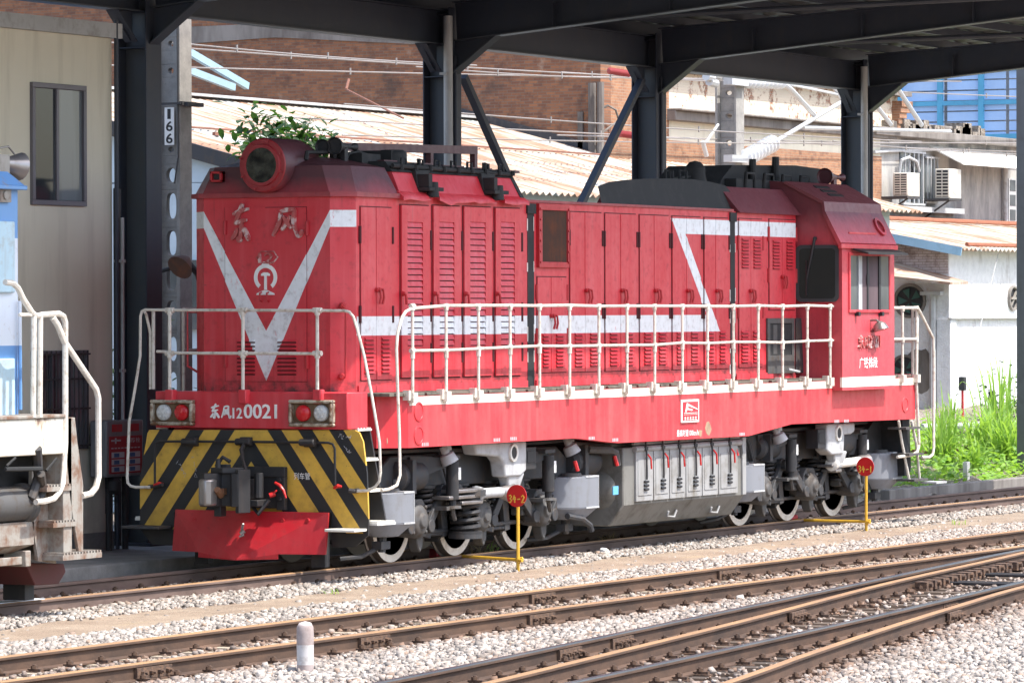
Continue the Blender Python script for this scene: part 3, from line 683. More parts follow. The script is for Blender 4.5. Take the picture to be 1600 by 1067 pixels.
for (px0, px1) in ((653.5, 676), (756, 778)):
    a, b = A(px0, 290).x, A(px1, 290).x; mb = MB()
    mb.loft([(a, -1.20, 4.86), (a, -1.15, 5.16), (a, -1.05, 5.16), (a, -1.1, 4.86)], [(b-.15, -1.20, 4.86), (b, -1.15, 5.16), (b, -1.05, 5.16), (b-.15, -1.1, 4.86)])
    mb.box(a, b, -1.36, -1.1, 4.88, 4.93); mb.cyl((a+.2, -1.30, 4.80), (a+.2, -1.30, 5.0), .085, .07, 12); mb.box(a+.02, a+.12, -1.34, -1.15, 4.93, 5.1)
    mb.tube([((a+b)/2, -1.10, 5.16), ((a+b)/2, -1.10, 5.30), ((a+b)/2+.1, -1.10, 5.30), ((a+b)/2+.1, -1.10, 5.16)], .025, 6)
    mb.build('hatch_actuator', M['soot'], crf, bevel=.008)
# long pipe rail above the nose and cooling room
mb = MB(); p0 = at(532, 229.5, 'y', -.2); p1 = at(742, 235, 'y', -.2); mb.bar(p0, p1, .09, .11)
for f in (.25, .42, .65, .99): q = p0.lerp(p1, f); mb.box(q.x-.04, q.x+.04, -.24, -.16, 5.2, q.z)
mb.build('roof_rail', M['sooty'], hood)
# flat roof, exhaust hood
mb = MB(); mb.box(xc1, A(1144, 320).x, -1.22, 1.22, ZE-.005, ZE+.03); mb.build('flat_roof', M['sooty'], hood)
top = [(936, 309), (940, 291), (957, 284.5), (985, 281), (1015, 279.5), (1050, 279), (1085, 280), (1115, 284), (1139, 290), (1147, 300), (1152, 327)]
P = [A(px, py, -1.08) for px, py in top]; mb = MB()
xA, xZ = P[0].x, P[-1].x
mb.loft([(p.x, -1.12 + (0.10 if 0 < i < len(P)-1 else 0), max(p.z, ZE+.03) if 0 < i < len(P)-1 else ZE+.03) for i, p in enumerate(P)], [(p.x+1.75*(xZ-p.x)/(xZ-xA), -.25, max(p.z-.02, ZE+.03) if 0 < i < len(P)-1 else ZE+.03) for i, p in enumerate(P)])
eh = mb.build('exhaust_hood', M['soot'], hood, smooth=40)
mb = MB()
for px in (1040, 1062): q = A(px, 279, -.5); mb.tube([q+Vector((0, 0, -.05)), q+Vector((0, 0, .12)), q+Vector((.25, 0, .12)), q+Vector((.25, 0, -.05))], .022, 6)
q = A(1086, 270, -.4); mb.lathe((q.x, -.4, q.z-.2), (0, 0, 1), [(0, .2), (.18, .16), (.28, .16), (.36, .09), (.38, 0)], 14); mb.cyl((q.x-.9, -.4, q.z-.25), (q.x-.9, -.4, q.z), .02, None, 6); mb.tube([(q.x-.9, -.4, q.z-.12), (q.x, -.4, q.z-.05)], .02, 6)
mb.build('roof_fittings', M['soot'], eh)
# cab-end roof with sloping side
xp0, xp1 = A(1150, 327).x, A(1250, 330).x
mb = MB()
for s in (-1, 1): mb.loft([(xp0, s*1.26, 4.78), (xp0-.12, s*.96, 5.18), (xp0-.12, 0, 5.22), (xp0, 0, 4.78)], [(xp1, s*1.26, 4.78), (xp1-.05, s*.96, 5.18), (xp1-.05, 0, 5.22), (xp1, 0, 4.78)])
er = mb.build('engine_roof', M['cabroof'], hood)
# air-conditioner box, black
q0 = A(1105, 285, -.35); q1 = A(1268, 288, -.35); mb = MB()
mb.prism([(q0.x, 5.2), (q0.x+.1, 5.32), (q0.x+.5, A(1120, 258, -.35).z), (A(1225, 262, -.35).x, A(1225, 259, -.35).z), (q1.x, A(1255, 264, -.35).z), (q1.x, 5.2)], 'y', -.55, .55)
mb.box(q0.x+.2, q1.x-.4, -.75, .75, 5.18, 5.33)
for px, h in ((1174, .22), (1210, .28)): q = A(px, 262, -.6); mb.cyl((q.x, -.62, 5.2), (q.x, -.62, q.z+h*.6), .07, .055, 10)
for i in range(4): x = q0.x+.5+i*.7; mb.tube([(x, -.76, 5.2), (x, -.78, 5.42), (x+.35, -.78, 5.42), (x+.35, -.76, 5.2)], .03, 6)
mb.build('cooler_unit', M['soot'], er, bevel=.012)

# ------------------------------------------------------------------ cab
xa, xb = 14.86, 16.97; zf = A(1315, 610, YK).z
side = [(-1.87, zf), (-1.87, 4.34), (-1.62, 4.83), (-1.60, 4.98), (-1.02, 5.30), (0, 5.38)]
prof = side + [(-p[0], p[1]) for p in side[::-1][1:]]
mb = MB(); xn_ = 14.60
mb.loft([(xn_+.26*min(1, max(0, (abs(y)-1.0)/.87)) if abs(y) >= 1.0 else xn_, y, z) for y, z in prof], [(xb, y, z) for y, z in prof])
cab = mb.build('cab', M['cabroof'], loco, smooth=15)
mb = MB(); mb.loft([(x-.10, y*1.012, z+.012) for x, y, z in [(xa, *side[1]), (xa-.03, *side[2]), (xa-.03, *side[3]), (xa-.2, *side[4])]]+[(x-.10, y*.985, z-.02) for x, y, z in [(xa-.2, *side[4]), (xa-.03, *side[3]), (xa-.03, *side[2]), (xa, *side[1])]],
                   [(xb+.05, y*1.012, z+.012) for y, z in side[1:5]]+[(xb+.05, y*.985, z-.02) for y, z in side[1:5][::-1]])
cr = mb.build('roof_panel', M['cabroof'], cab, smooth=15)
mb = MB(); mb.box(xa-.12, xb+.06, YK-.045, YK+.02, 4.26, 4.335); mb.build('drip_rail', M['red'], cab, bevel=.01)
mb = MB()
for i in range(3):
    t = .25+.2*i; y = -1.02+(-1.60+1.02)*t; z = 5.30+(4.98-5.30)*t
    mb.bar((15.4, y-.01, z+.02), (15.95, y-.01, z+.02), .07, .02, up=(0, -.48, .87))
mb.build('roof_vent', M['black'], cr)
mb = MB(); a = A(1327, 364, -1.75); mb.bar((15.25, -1.80, 4.51), (16.35, -1.80, 4.51), .05, .03); mb.build('grab_rail', M['red'], cr)
mb = MB(); mb.lathe((xb-.35, -1.76, 4.62), (0, -.87, .48), [(0, .16), (.03, .16), (.03, .11), (0, .11)], 18); mb.build('roof_ring', M['sooty'], cr)
horn(cab, (16.2, -1.0, A(1305, 277, -1.0).z), .6, .13, M['sooty'])
# cream band and red foot of the cab side
mb = MB(); z1, z0 = A(1350, 588.5, YK).z, A(1350, 604, YK).z; mb.box(xa-.02, xb+.02, YK-.006, YK+.03, z0, z1); mb.build('white_band', M['cream'], cab)
# side window: recess, sliding panes, awning
wa = A(1325.5, 489, YK); wb = A(1389.5, 396, YK); yg = YK-.025
mb = MB(); f = .05
mb.box(wa.x, wb.x, yg, YK+.02, wa.z, wa.z+f); mb.box(wa.x, wb.x, yg, YK+.02, wb.z-f, wb.z); mb.box(wa.x, wa.x+f, yg, YK+.02, wa.z+f, wb.z-f); mb.box(wb.x-f, wb.x, yg, YK+.02, wa.z+f, wb.z-f)
win = mb.build('side_window', M['red'], cab, bevel=.008)
m = Mat('window_glass_grey', .06); m.color(m.mix(m.noise(1.2, 2).ramp(.35, .7), (.06, .07, .075), (.12, .135, .14))); M['glassgrey'] = m.m
m = Mat('cab_curtain_pink', .8); m.color(m.mix(m.noise(3, 3, .5, 1, 1, .2).ramp(.35, .7), (.075, .05, .058), (.13, .09, .10))); M['curtain'] = m.m
def wx(px): return A(px, 440, YK).x
mb = MB(); mb.box(wa.x+f, wx(1341), YK-.012, YK-.006, wa.z+f, wb.z-f); mb.box(wx(1373), wb.x-f, YK-.012, YK-.006, wa.z+f, wb.z-f); mb.build('pane', M['glassgrey'], win, each=True)
mb = MB(); mb.box(wx(1340), wx(1374), YK-.009, YK-.004, wa.z+f, wb.z-f); mb.build('curtain', M['curtain'], win)
mb = MB(); mb.box(wx(1339), wx(1344.5), YK-.03, YK-.004, wa.z+f, wb.z-f); mb.build('post', M['lgrey'], win)
mb = MB(); mb.box(wx(1353.5), wx(1355.5), YK-.022, YK-.004, wa.z+f, wb.z-f); mb.box(wx(1371), wx(1374), YK-.03, YK-.004, wa.z+f, wb.z-f); mb.box(wx(1352.5), wx(1356), YK-.03, YK-.022, wa.z+.45, wa.z+.6); mb.build('sash', M['rubber'], win)
mb = MB(); z = A(1330, 392, YK).z; mb.loft([(wa.x+.1, YK, z+.05), (wa.x+.1, YK-.30, z-.03), (wa.x+.1, YK-.30, z-.055), (wa.x+.1, YK, z+.02)], [(wb.x+.06, YK, z+.05), (wb.x+.06, YK-.30, z-.03), (wb.x+.06, YK-.30, z-.055), (wb.x+.06, YK, z+.02)]); mb.build('sun_visor', M['black'], win)
mb = MB()
for px in (1337, 1374): c_ = A(px, 490, YK); mb.box(c_.x-.04, c_.x+.04, YK-.07, YK, c_.z-.04, c_.z+.03)
mb.build('bracket', M['rubber'], win, each=True)
# front window with rubber gasket, on the cab's front wall
dv = (Vector((xa, YK, 0))-Vector((xn_, -1.0, 0))).normalized(); nv = Vector((dv.y, -dv.x, 0)).normalized(); nv = nv if nv.x < 0 else -nv
O = Vector((xa, YK, 0)); wid = .78
zt_, zb_ = A(1280, 383, -1.5).z, A(1280, 472, -1.5).z
def rr(w0, w1, z0, z1, r, off, n=5):
    P = []
    for cx, cz_, a0 in ((w1-r, z1-r, 0), (w0+r, z1-r, 90), (w0+r, z0+r, 180), (w1-r, z0+r, 270)):
        for i in range(n+1):
            a = R(a0+90*i/n); P.append(O-dv*(cx+r*math.cos(a))+nv*off+Vector((0, 0, cz_+r*math.sin(a))))
    return P
u0, u1 = .05, .72
mb = MB(); mb.loft(rr(u0, u1, zb_, zt_, .09, -.02), rr(u0, u1, zb_, zt_, .09, .035)); g = mb.build('front_window', M['rubber'], cab)
mb = MB(); mb.loft(rr(u0+.055, u1-.055, zb_+.055, zt_-.055, .06, .03), rr(u0+.055, u1-.055, zb_+.055, zt_-.055, .06, .040)); mb.build('pane', M['glassdark'], g)
mb = MB(); pA = O-dv*.42+nv*.07+Vector((0, 0, zt_+.1)); pB = O-dv*.55+nv*.06+Vector((0, 0, zb_+.35)); mb.tube([pA, pB], [.025, .014], 6); mb.bar(pB+Vector((0, 0, -.25)), pB+Vector((0, 0, .3)), .02, .02); mb.cyl(pA, pA-nv*.1, .03, None, 8); mb.build('wiper', M['rubber'], g)
# engine-room doorway standing open beside the cab
d0 = A(1197, 584, YC); d1 = A(1239, 497, YC); mb = MB(); mb.cur = 0
f = .08; fw = .10
mb.box(d0.x, d1.x, YC-.03, YC, d1.z-f, d1.z); mb.box(d0.x, d0.x+fw, YC-.03, YC, d0.z, d1.z-f); mb.box(d1.x-fw, d1.x, YC-.03, YC, d0.z, d1.z-f); mb.box(d0.x+fw, d1.x-fw, YC-.03, YC, d0.z, d0.z+.28)
mb.cur = 1; mb.box(d0.x+fw, d1.x-fw, YC-.01, YC-.004, d0.z+.28, d1.z-f)  # flat dark panel painted for the shaded room behind the doorway
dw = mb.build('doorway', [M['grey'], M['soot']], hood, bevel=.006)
mb = MB(); mb.box(d0.x+.25, d0.x+.4, YC-.012, YC-.010, d0.z+.3, d0.z+.75); mb.box(d0.x+.52, d0.x+.62, YC-.012, YC-.010, d0.z+.3, d1.z-.3); mb.build('machinery', M['grey'], dw)
mb = MB(); e0 = A(1242, 584, YC).x; mb.box(e0, e0+.62, YC-.02, YC-.004, d0.z, d1.z); mb.build('open_door', M['dgrey'], dw)
mb = MB(); q = A(1232, 577, YC-.08); mb.tube([q, q+Vector((.3, -.05, -.04))], .02, 6); mb.build('handle', M['lgrey'], dw)
# cab lamp and lettering
mb = MB(); c_ = A(1364, 510, YK); mb.lathe(c_+Vector((0, -.12, .0)), (0, -.3, -1), [(-.08, 0), (-.075, .05), (-.03, .10), (.06, .13), (.06, 0)], 16); mb.tube([c_+Vector((-.1, 0, .1)), c_+Vector((-.1, -.1, .1)), c_+Vector((0, -.12, .06))], .02, 6); mb.build('side_lamp', M['steel'], cab)
a = A(1339.5, 544, YK); b = A(1354, 524, YK); mb = MB()
strokes(mb, DONG, a, (1, 0, 0), zd, (b.x-a.x)*.5, (b.z-a.z), .022, .03); strokes(mb, FENG, a+Vector(((b.x-a.x)*.6, 0, 0)), (1, 0, 0), zd, (b.x-a.x)*.42, (b.z-a.z)*.9, .022, .03)
q = text_mesh('120021', A(1353.5, 544, YK), (1, 0, 0), zd, wx(1372)-wx(1353.5), b.z-a.z, .045, .008); k = len(mb.v); mb.v += q.v; mb.f += [tuple(i+k for i in f_) for f_ in q.f]; mb.m += q.m
mb.build('number', M['relief'], cab, smooth=0)
a = A(1342, 575.5, YK); b = A(1370.5, 557.5, YK); text_mesh('广铁株段', a+Vector((0, -.004, 0)), (1, 0, 0), zd, b.x-a.x, b.z-a.z, .004, .012).build('depot_lettering', M['lettering'], cab, smooth=0)
# builder's plate and speed lettering on the sill
a = A(1062.5, 660.5, YS); b = A(1090, 623.5, YS); w_, h_ = b.x-a.x, b.z-a.z
mb = MB(); mb.cur = 0; mb.box(a.x, b.x, YS-.025, YS, a.z, b.z); mb.cur = 1; mb.box(a.x+.035, b.x-.035, YS-.028, YS-.02, a.z+.03, b.z-.03); mb.cur = 0
def pp_(poly): mb.loft([(a.x+w_*p[0], YS-.029, a.z+h_*p[1]) for p in poly], [(a.x+w_*p[0], YS-.034, a.z+h_*p[1]) for p in poly])
pp_([(.18, .46), (.28, .86), (.90, .58), (.90, .54), (.36, .72), (.34, .64), (.62, .56), (.55, .50), (.30, .56), (.26, .46)]); pp_([(.12, .40), (.88, .40), (.88, .425), (.12, .425)]); pp_([(.12, .34), (.88, .34), (.88, .355), (.12, .355)])
for i in range(5): x = .13+.15*i; pp_([(x, .12), (x+.11, .12), (x+.11, .15), (x, .15)]); pp_([(x, .20), (x+.11, .20), (x+.11, .225), (x, .225)]); pp_([(x+.04, .10), (x+.065, .10), (x+.065, .26), (x+.04, .26)])
mb.build('builder_plate', [M['white'], M['red']], sill, bevel=.006)
a = A(1057, 682.5, YS); b = A(1091, 669.5, YS); text_mesh('最高时速100km/h', a+Vector((0, -.003, 0)), (1, 0, 0), zd, b.x-a.x, b.z-a.z, .003, .01).build('speed_lettering', M['lettering'], sill, smooth=0)
q = MB()
for px, py in ((665, 694), (777, 687), (803, 685), (925, 684.5), (962, 687), (1160, 678), (1308, 658), (1323, 657.5)):
    c_ = A(px, py, YS-.003); 
    for i in range(4): q.box(c_.x-.10+i*.05, c_.x-.07+i*.05, YS-.003, YS-.001, c_.z-.022, c_.z+.022)
q.build('stencil_mark', M['chalk'], sill, each=True)
q = MB()
for px, py, sx, sz in ((1107, 671, .14, .12), (1094, 676, .1, .06), (605, 689, .02, .05)):
    c_ = A(px, py, YS-.002); n = 9; pts = [(c_.x+sx*math.cos(2*math.pi*i/n)*rnd.uniform(.5, 1), YS-.003, c_.z+sz*math.sin(2*math.pi*i/n)*rnd.uniform(.5, 1.1)) for i in range(n)]
    q.sheet(pts, (0, 1, 0), .002)
q.build('bare_patch', simple('bare_filler', (.35, .24, .16), .8, amt=.5), sill)

# ------------------------------------------------------------------ handrails
YR = -1.73
RW = M['rail_white']
st_px = [644.5, 697, 747.5, 797, 843, 890, 935.7, 979.6, 1022.8, 1066, 1105.4, 1145.7, 1184.7, 1222.7, 1261.4, 1297]
zr = A(645, 482, YR).z; zm = A(645, 548, YR).z
xend = A(1317, 480, YR).x
hr = MB()
pts = [A(p[0], p[1], YR) for p in ((596, 766), (608, 764), (620, 758), (625, 742), (624, 680), (621, 600), (619.5, 545), (621, 522), (628, 496), (634, 487), (642, 482.5), (652, 481.3))]
pts += [Vector((A(px, 480, YR).x, YR, zr+.03+rnd.uniform(-.012, .012))) for px in st_px[1:]]+[Vector((xend, YR, zr+.03))]
hr.tube(pts, .021, 8)
hr2 = [Vector((A(st_px[0], 548, YR).x, YR, zm))]+[Vector((A(px, 540, YR).x, YR, zm+.0+.03*min(1, i/3)+rnd.uniform(-.012, .012))) for i, px in enumerate(st_px[1:], 1)]+[Vector((xend, YR, zm+.03))]
hr.tube(hr2, .019, 8)
hand = hr.build('handrail', RW, loco)
# the same rail on the far side (its stanchions show little): one plain rail
for i, px in enumerate(st_px):
    x = A(px, 500, YR).x; q = MB(); ztop = zr+.03; zmid = hr2[i].z
    q.tube([(x, YR, ZD-.12), (x, YR, ztop)], .021, 8)
    for z in (ztop, zmid): q.cyl((x, YR, z-.055), (x, YR, z+.035), .031, None, 10); q.cyl((x-.05, YR, z), (x+.05, YR, z), .029, None, 10)
    q.cyl((x, YR, zmid-.10), (x, YR, zmid-.03), .032, None, 8)
    q.box(x-.07, x+.05, YR-.05, YR+.05, ZD-.13, ZD+.0); q.box(x-.12, x-.07, YR-.01, YR+.08, ZD-.1, ZD+.03)
    q.build('stanchion', RW, hand)
# far-side rail
mb = MB(); yf = 1.73
mb.tube([(1.2, yf, zr), (15, yf, zr)], .025, 6); mb.tube([(1.2, yf, zm), (15, yf, zm)], .022, 6)
for i in range(16): x = 1.2+i*.92; mb.tube([(x, yf, ZD-.1), (x, yf, zr)], .024, 6)
mb.build('handrail', RW, loco)
# rear rails
mb = MB(); x0 = xb; r_ = [(17.0, YR, zr), (A(1425, 480, YR).x, YR, zr), (A(1434, 481, YR).x, YR, zr)]
mb.tube(r_, .025, 8); mb.tube([(17.0, YR, zm+.04), (A(1432, 545, YR).x, YR, zm+.04)], .022, 8)
mb.tube([A(p[0], p[1], YR-.05) for p in ((1434, 481), (1440, 492), (1458, 528), (1459, 560), (1459, 700), (1457, 710), (1452, 714), (1440, 714))], .024, 8)
mb.tube([A(p[0], p[1], YR) for p in ((1434, 481), (1433, 520), (1432, 600), (1434, 650), (1436, 695), (1433, 706), (1425, 711), (1402, 714))], .025, 8)
rr_ = mb.build('handrail', RW, loco)
for px in (1410, 1432):
    x = A(px, 500, YR).x; q = MB(); q.tube([(x, YR, ZD-.12), (x, YR, zr)], .024, 8)
    for z in (zr, zm+.04): q.cyl((x, YR, z-.055), (x, YR, z+.035), .036, None, 10)
    q.box(x-.07, x+.05, YR-.05, YR+.05, ZD-.13, ZD); q.build('stanchion', RW, rr_)
mb = MB(); mb.tube([(XR+.02, y, zr) for y in (-1.65, 1.65)], .025, 6); mb.tube([(XR+.02, y, zm) for y in (-1.65, 1.65)], .022, 6)
for y in (-1.65, -.6, .6, 1.65): mb.tube([(XR+.02, y, ZD), (XR+.02, y, zr)], .024, 6)
mb.build('handrail', RW, loco)
# front rail across the headstock and down the corners
xf = -.05
mb = MB()
right = [(496, 485.3), (538, 485.6), (546, 487.5), (552, 495), (557.8, 512.6), (569, 556), (580, 613), (590, 672), (593, 692), (594.5, 738), (592.5, 752), (586, 760.5), (575, 766), (556, 767)]
left = [(264, 484.5), (227, 484), (221.5, 486.5), (219.5, 494), (219, 556), (211, 607), (202, 658), (198.8, 744), (199.5, 754), (204, 759), (212, 761), (235, 761)]
def FX(p, i, n): return F(p[0], p[1], xf+.25*max(0, (i-3)/n))
mb.tube([F(p[0], p[1], xf) for p in left[::-1]]+[F(379.6, 484.8, xf)]+[F(p[0], p[1], xf) for p in right], .019, 8)
mb.tube([F(264.5, 551.5, xf), F(379.6, 552, xf), F(495.5, 552.5, xf)], .02, 8)
fh = mb.build('handrail', RW, loco)
for px in (265, 379.6, 495.8):
    a = F(px, 484.8, xf); b = F(px, 611, xf); q = MB(); q.tube([b, a], .023, 8); zc = F(px, 552, xf).z
    for z in (a.z, zc): q.cyl((xf, a.y, z-.06), (xf, a.y, z+.03), .036, None, 10); q.cyl((xf, a.y-.06, z), (xf, a.y+.06, z), .034, None, 10)
    q.build('stanchion', RW, fh)
    q = MB(); q.box(xf-.05, .02, b.y-.07, b.y+.045, b.z-.16, b.z+.02); q.build('rail_socket', M['red'], fh, bevel=.012)
mb = MB(); a = F(239.6, 488, .45); mb.tube([F(226, 487, .2), F(228.5, 492, .3), F(235, 521, .4), F(235, 608, .4)], .02, 8); mb.tube([F(239.6, 485, .4), F(239.6, 608, .4)], .024, 8); mb.tube([F(245, 549, .4), F(268, 550, .4)], .02, 6)
mb.build('side_rail', RW, fh)

# ------------------------------------------------------------------ wheels, bogies and underframe
def prof_(pts, y): return [(A(px, py, y).x, A(px, py, y).z) for px, py in pts]
WX = [2.243, 4.043, 5.843, 13.325, 15.125, 16.925]
def wheel(x, s):
    q = MB(); c = (x, s*.6765, .525); n = 44
    q.cur = 0; q.lathe(c, (0, s, 0), [(0, .30), (0, .55), (.02, .553), (.035, .53), (.14, .519)], n)
    q.cur = 1; q.lathe(c, (0, s, 0), [(.14, .519), (.142, .505), (.142, .425), (.135, .418)], n)
    q.cur = 2; q.lathe(c, (0, s, 0), [(.135, .418), (.075, .40), (.055, .22), (.09, .16), (.12, .15), (.12, 0)], n)
    wl = q.build('wheel', [M['steel'], M['rim'], M['black']], loco, smooth=45); return wl
for x in WX:
    for s in (-1, 1): wheel(x, s)
    q = MB(); q.cyl((x, -.68, .525), (x, .68, .525), .09, None, 12); q.build('axle', M['black'], loco)
def coil(q, c, r, h, turns, wr):
    n = int(turns*14); q.tube([(c[0]+r*math.cos(2*math.pi*i*turns/n), c[1]+r*math.sin(2*math.pi*i*turns/n), c[2]+h*i/n) for i in range(n+1)], wr, 6)
    q.cyl((c[0], c[1], c[2]-.03), (c[0], c[1], c[2]+.01), r+.05, None, 16); q.cyl((c[0], c[1], c[2]+h-.01), (c[0], c[1], c[2]+h+.03), r+.05, None, 16)
YB = -1.05
for bi, xo in enumerate((0, WX[3]-WX[0])):
    # side frame
    fr = MB(); X0, X1 = WX[0]-.95+xo, WX[2]+.95+xo
    for s in (-1, 1):
        fr.prism([(X0, 1.22), (X0+.35, 1.42), (X1-.35, 1.42), (X1, 1.22), (X1, 1.02), (X1-.45, .98), (X0+.45, .98), (X0, 1.02)], 'y', s*.98, s*1.14)
    for x in (WX[0]+.9+xo, WX[0]+2.7+xo): fr.box(x-.2, x+.2, -1, 1, .9, 1.3)
    fr.box(X0, X0+.15, -1.1, 1.1, 1.0, 1.25); fr.box(X1-.15, X1, -1.1, 1.1, 1.0, 1.25)
    fr.box(X0+.5, X1-.5, -.55, .55, .25, .95)                      # traction motors seen as a dark mass
    frame = fr.build('bogie_frame', M['dgrey'], loco, bevel=.02)
    # triangular damper brackets with dampers
    for k, xk in enumerate((WX[0]+.52+xo, WX[2]-.28+xo)):
        q = MB(); q.loft([(xk-.75, -1.14, 1.42), (xk-.75, -1.14, 1.05), (xk-.70, -1.14, 1.05), (xk-.70, -1.14, 1.42)], [(xk+.12, -1.40, 1.36), (xk+.12, -1.40, 1.28), (xk+.12, -1.36, 1.28), (xk+.12, -1.36, 1.36)])
        q.box(xk-.08, xk+.22, -1.45, -1.15, 1.35, 1.40); q.prism([(xk-.7, 1.40), (xk+.2, 1.40), (xk-.1, 1.12), (xk-.6, 1.08)], 'y', -1.2, -1.17)
        q.build('damper_bracket', M['dgrey'], frame)
        q = MB(); q.cyl((xk+.10, -1.40, 1.32), (xk+.10, -1.40, .82), .085, None, 16); q.cyl((xk+.10, -1.40, .82), (xk+.10, -1.40, .74), .05, None, 10)
        dm = q.build('damper', M['black'], frame); q = MB(); q.box(xk+.11, xk+.17, -1.490, -1.47, 1.08, 1.24); q.build('label_sticker', M['lettering'], dm)
        q = MB(); q.cyl((xk+.1, -1.40, .735), (xk+.1, -1.40, .70), .11, .12, 12); q.box(xk-.1, xk+.14, -1.42, -1.12, .68, .73); q.tube([(xk+.1, -1.40, .70), (xk+.12, -1.40, .62), (xk+.2, -1.38, .55)], .03, 6); q.build('damper_foot', M['grey'], frame)
    # axle boxes
    for k in range(3):
        x = WX[k]+xo
        q = MB()
        q.lathe((x, -.92, .56), (0, -1, 0), [(0, .22), (.25, .235), (.32, .215), (.36, .17), (.37, .10), (.40, .09), (.41, 0)], 20)
        q.prism([(x-.22, .75), (x-.12, .84), (x+.16, .84), (x+.28, .72), (x+.30, .50), (x+.25, .34), (x+.12, .33), (x-.12, .36), (x-.20, .42), (x-.27, .54)], 'y', -.95, -1.20)
        q.prism([(x+.08, .42), (x+.30, .42), (x+.28, .22), (x+.21, .13), (x+.14, .20)], 'y', -1.0, -1.14)
        for dx in (-.17, .17):
            for dz in (-.15, .17): q.cyl((x+dx, -1.2, .56+dz), (x+dx, -1.26, .56+dz), .03, None, 6)
        q.box(x-.5, x-.28, -1.16, -.98, .50, .62); q.box(x+.28, x+.5, -1.16, -.98, .50, .62)
        bx = q.build('axle_box', M['grey'], frame, bevel=.02)
        for sgn in (-1, 1): q = MB(); q.bar((x+sgn*.28, -1.22, .48), (x+sgn*.74, -1.18, .92), .06, .14); q.cyl((x+sgn*.28, -1.28, .48), (x+sgn*.28, -1.12, .48), .09, None, 12); q.cyl((x+sgn*.74, -1.28, .92), (x+sgn*.74, -1.08, .92), .09, None, 12); q.build('guide_link', M['dgrey'], bx, bevel=.01)
        for sgn in (-1, 1):
            q = MB(); coil(q, (x+sgn*.42, -1.07, .62), .11, .36, 5.2, .024); q.build('spring', M['black'], bx)
        if k < 2:
            # brake rigging between the wheels
            q = MB(); xm = x+.9; q.bar((xm-.15, -.98, .95), (xm-.25, -.98, .30), .07, .16); q.bar((xm+.15, -.98, .95), (xm+.25, -.98, .30), .07, .16); q.tube([(xm-.25, -.98, .34), (xm+.25, -.98, .34)], .03, 6)
            q.prism([(xm+.22, .70), (xm+.36, .62), (xm+.38, .3), (xm+.26, .22)], 'y', -.9, -.68); q.prism([(xm-.22, .70), (xm-.36, .62), (xm-.38, .3), (xm-.26, .22)], 'y', -.9, -.68)
            q.cyl((xm-.2, -1.0, .95), (xm-.2, -1.22, .95), .06, None, 10); q.box(xm-.12, xm+.12, -1.2, -1.0, .84, 1.02); q.build('brake_rigging', M['dgrey'], frame, bevel=.008)
    # secondary spring with rubber seat
    if bi == 0:
        q = MB(); c_ = A(730, 830, -1.25); coil(q, (c_.x, -1.22, .36), .18, .44, 4.6, .036); q.build('bolster_spring', M['black'], frame)
        q = MB(); q.cyl((c_.x, -1.22, .84), (c_.x, -1.22, .92), .28, .28, 18); q.cyl((c_.x, -1.22, .27), (c_.x, -1.22, .33), .23, .23, 18); q.build('spring_seat', M['dgrey'], frame)
    # horizontal traction rod and lever pack
    if bi == 0: r0, r1, l0 = A(748, 771, -1.38), A(788, 768, -1.42), A(690, 773, -1.33)
    else: r0, r1, l0 = A(1302, 725, -1.40), A(1345, 720, -1.42), A(1290, 727, -1.33)
    q = MB(); q.tube([r0, r1], .07, 12); q.lathe(r0, (-1, 0, 0), [(-.05, .09), (.08, .11), (.1, .07), (.1, 0)], 12)
    q.build('traction_rod', M['white' if bi else 'lgrey'], frame)
    q = MB(); q.box(l0.x, r0.x-.05, -1.45, -1.18, r0.z-.05, r0.z+.0); q.box(l0.x+.2, r0.x-.02, -1.47, -1.16, r0.z+.03, r0.z+.08); q.box(l0.x+.35, r0.x-.02, -1.46, -1.2, r0.z-.13, r0.z-.08); q.cyl((r1.x+.15, -1.45, r1.z-.02), (r1.x-.1, -1.40, r1.z+.0), .14, .08, 12)
    q.build('lever_pack', M['steel'], frame, bevel=.012, each=True)
# big grey suspension castings with the round eye
for eye, poly in (((802, 707), [(741, 692), (823, 688), (823, 735), (814, 744), (790, 745.5), (787, 722), (781, 713.5), (765, 712), (746, 710)]),
                  ((1310, 676.5), [(1293, 662), (1336, 660), (1336, 674), (1331, 678), (1320, 679), (1319, 705), (1317, 710), (1300, 711), (1293, 704)])):
    pts = prof_(poly, -1.52); mb = MB(); mb.prism(pts, 'y', -1.52, -1.30)
    bz = min(p[1] for p in pts); bx_ = A(eye[0], 740, -1.45).x
    mb.loft([(bx_-.26, -1.5, bz+.05), (bx_+.26, -1.5, bz+.05), (bx_+.26, -1.32, bz+.05), (bx_-.26, -1.32, bz+.05)], [(bx_-.14, -1.46, bz-.22), (bx_+.14, -1.46, bz-.22), (bx_+.14, -1.34, bz-.22), (bx_-.14, -1.34, bz-.22)])
    sb = mb.build('suspension_bracket', M['lgrey'], loco, bevel=.03, seg=3)
    c_ = A(*eye, -1.53); mb = MB(); mb.lathe(c_, (0, -1, 0), [(-.02, .12), (.02, .12), (.02, .085), (-.02, .08)], 20); mb.build('eye_ring', M['white'], sb)
    mb = MB(); mb.cyl(c_+Vector((0, .02, 0)), c_+Vector((0, -.01, 0)), .083, None, 18); mb.build('eye_hole', M['black'], sb)
    mb = MB(); x = pts[1][0] if eye[0] < 1000 else pts[0][0]-.35; mb.box(x+.02, x+.32, -1.5, -1.3, 1.15, 1.45); mb.box(x+.05, x+.29, -1.51, -1.5, 1.24, 1.40); mb.build('junction_box', M['black'], sb, bevel=.015)
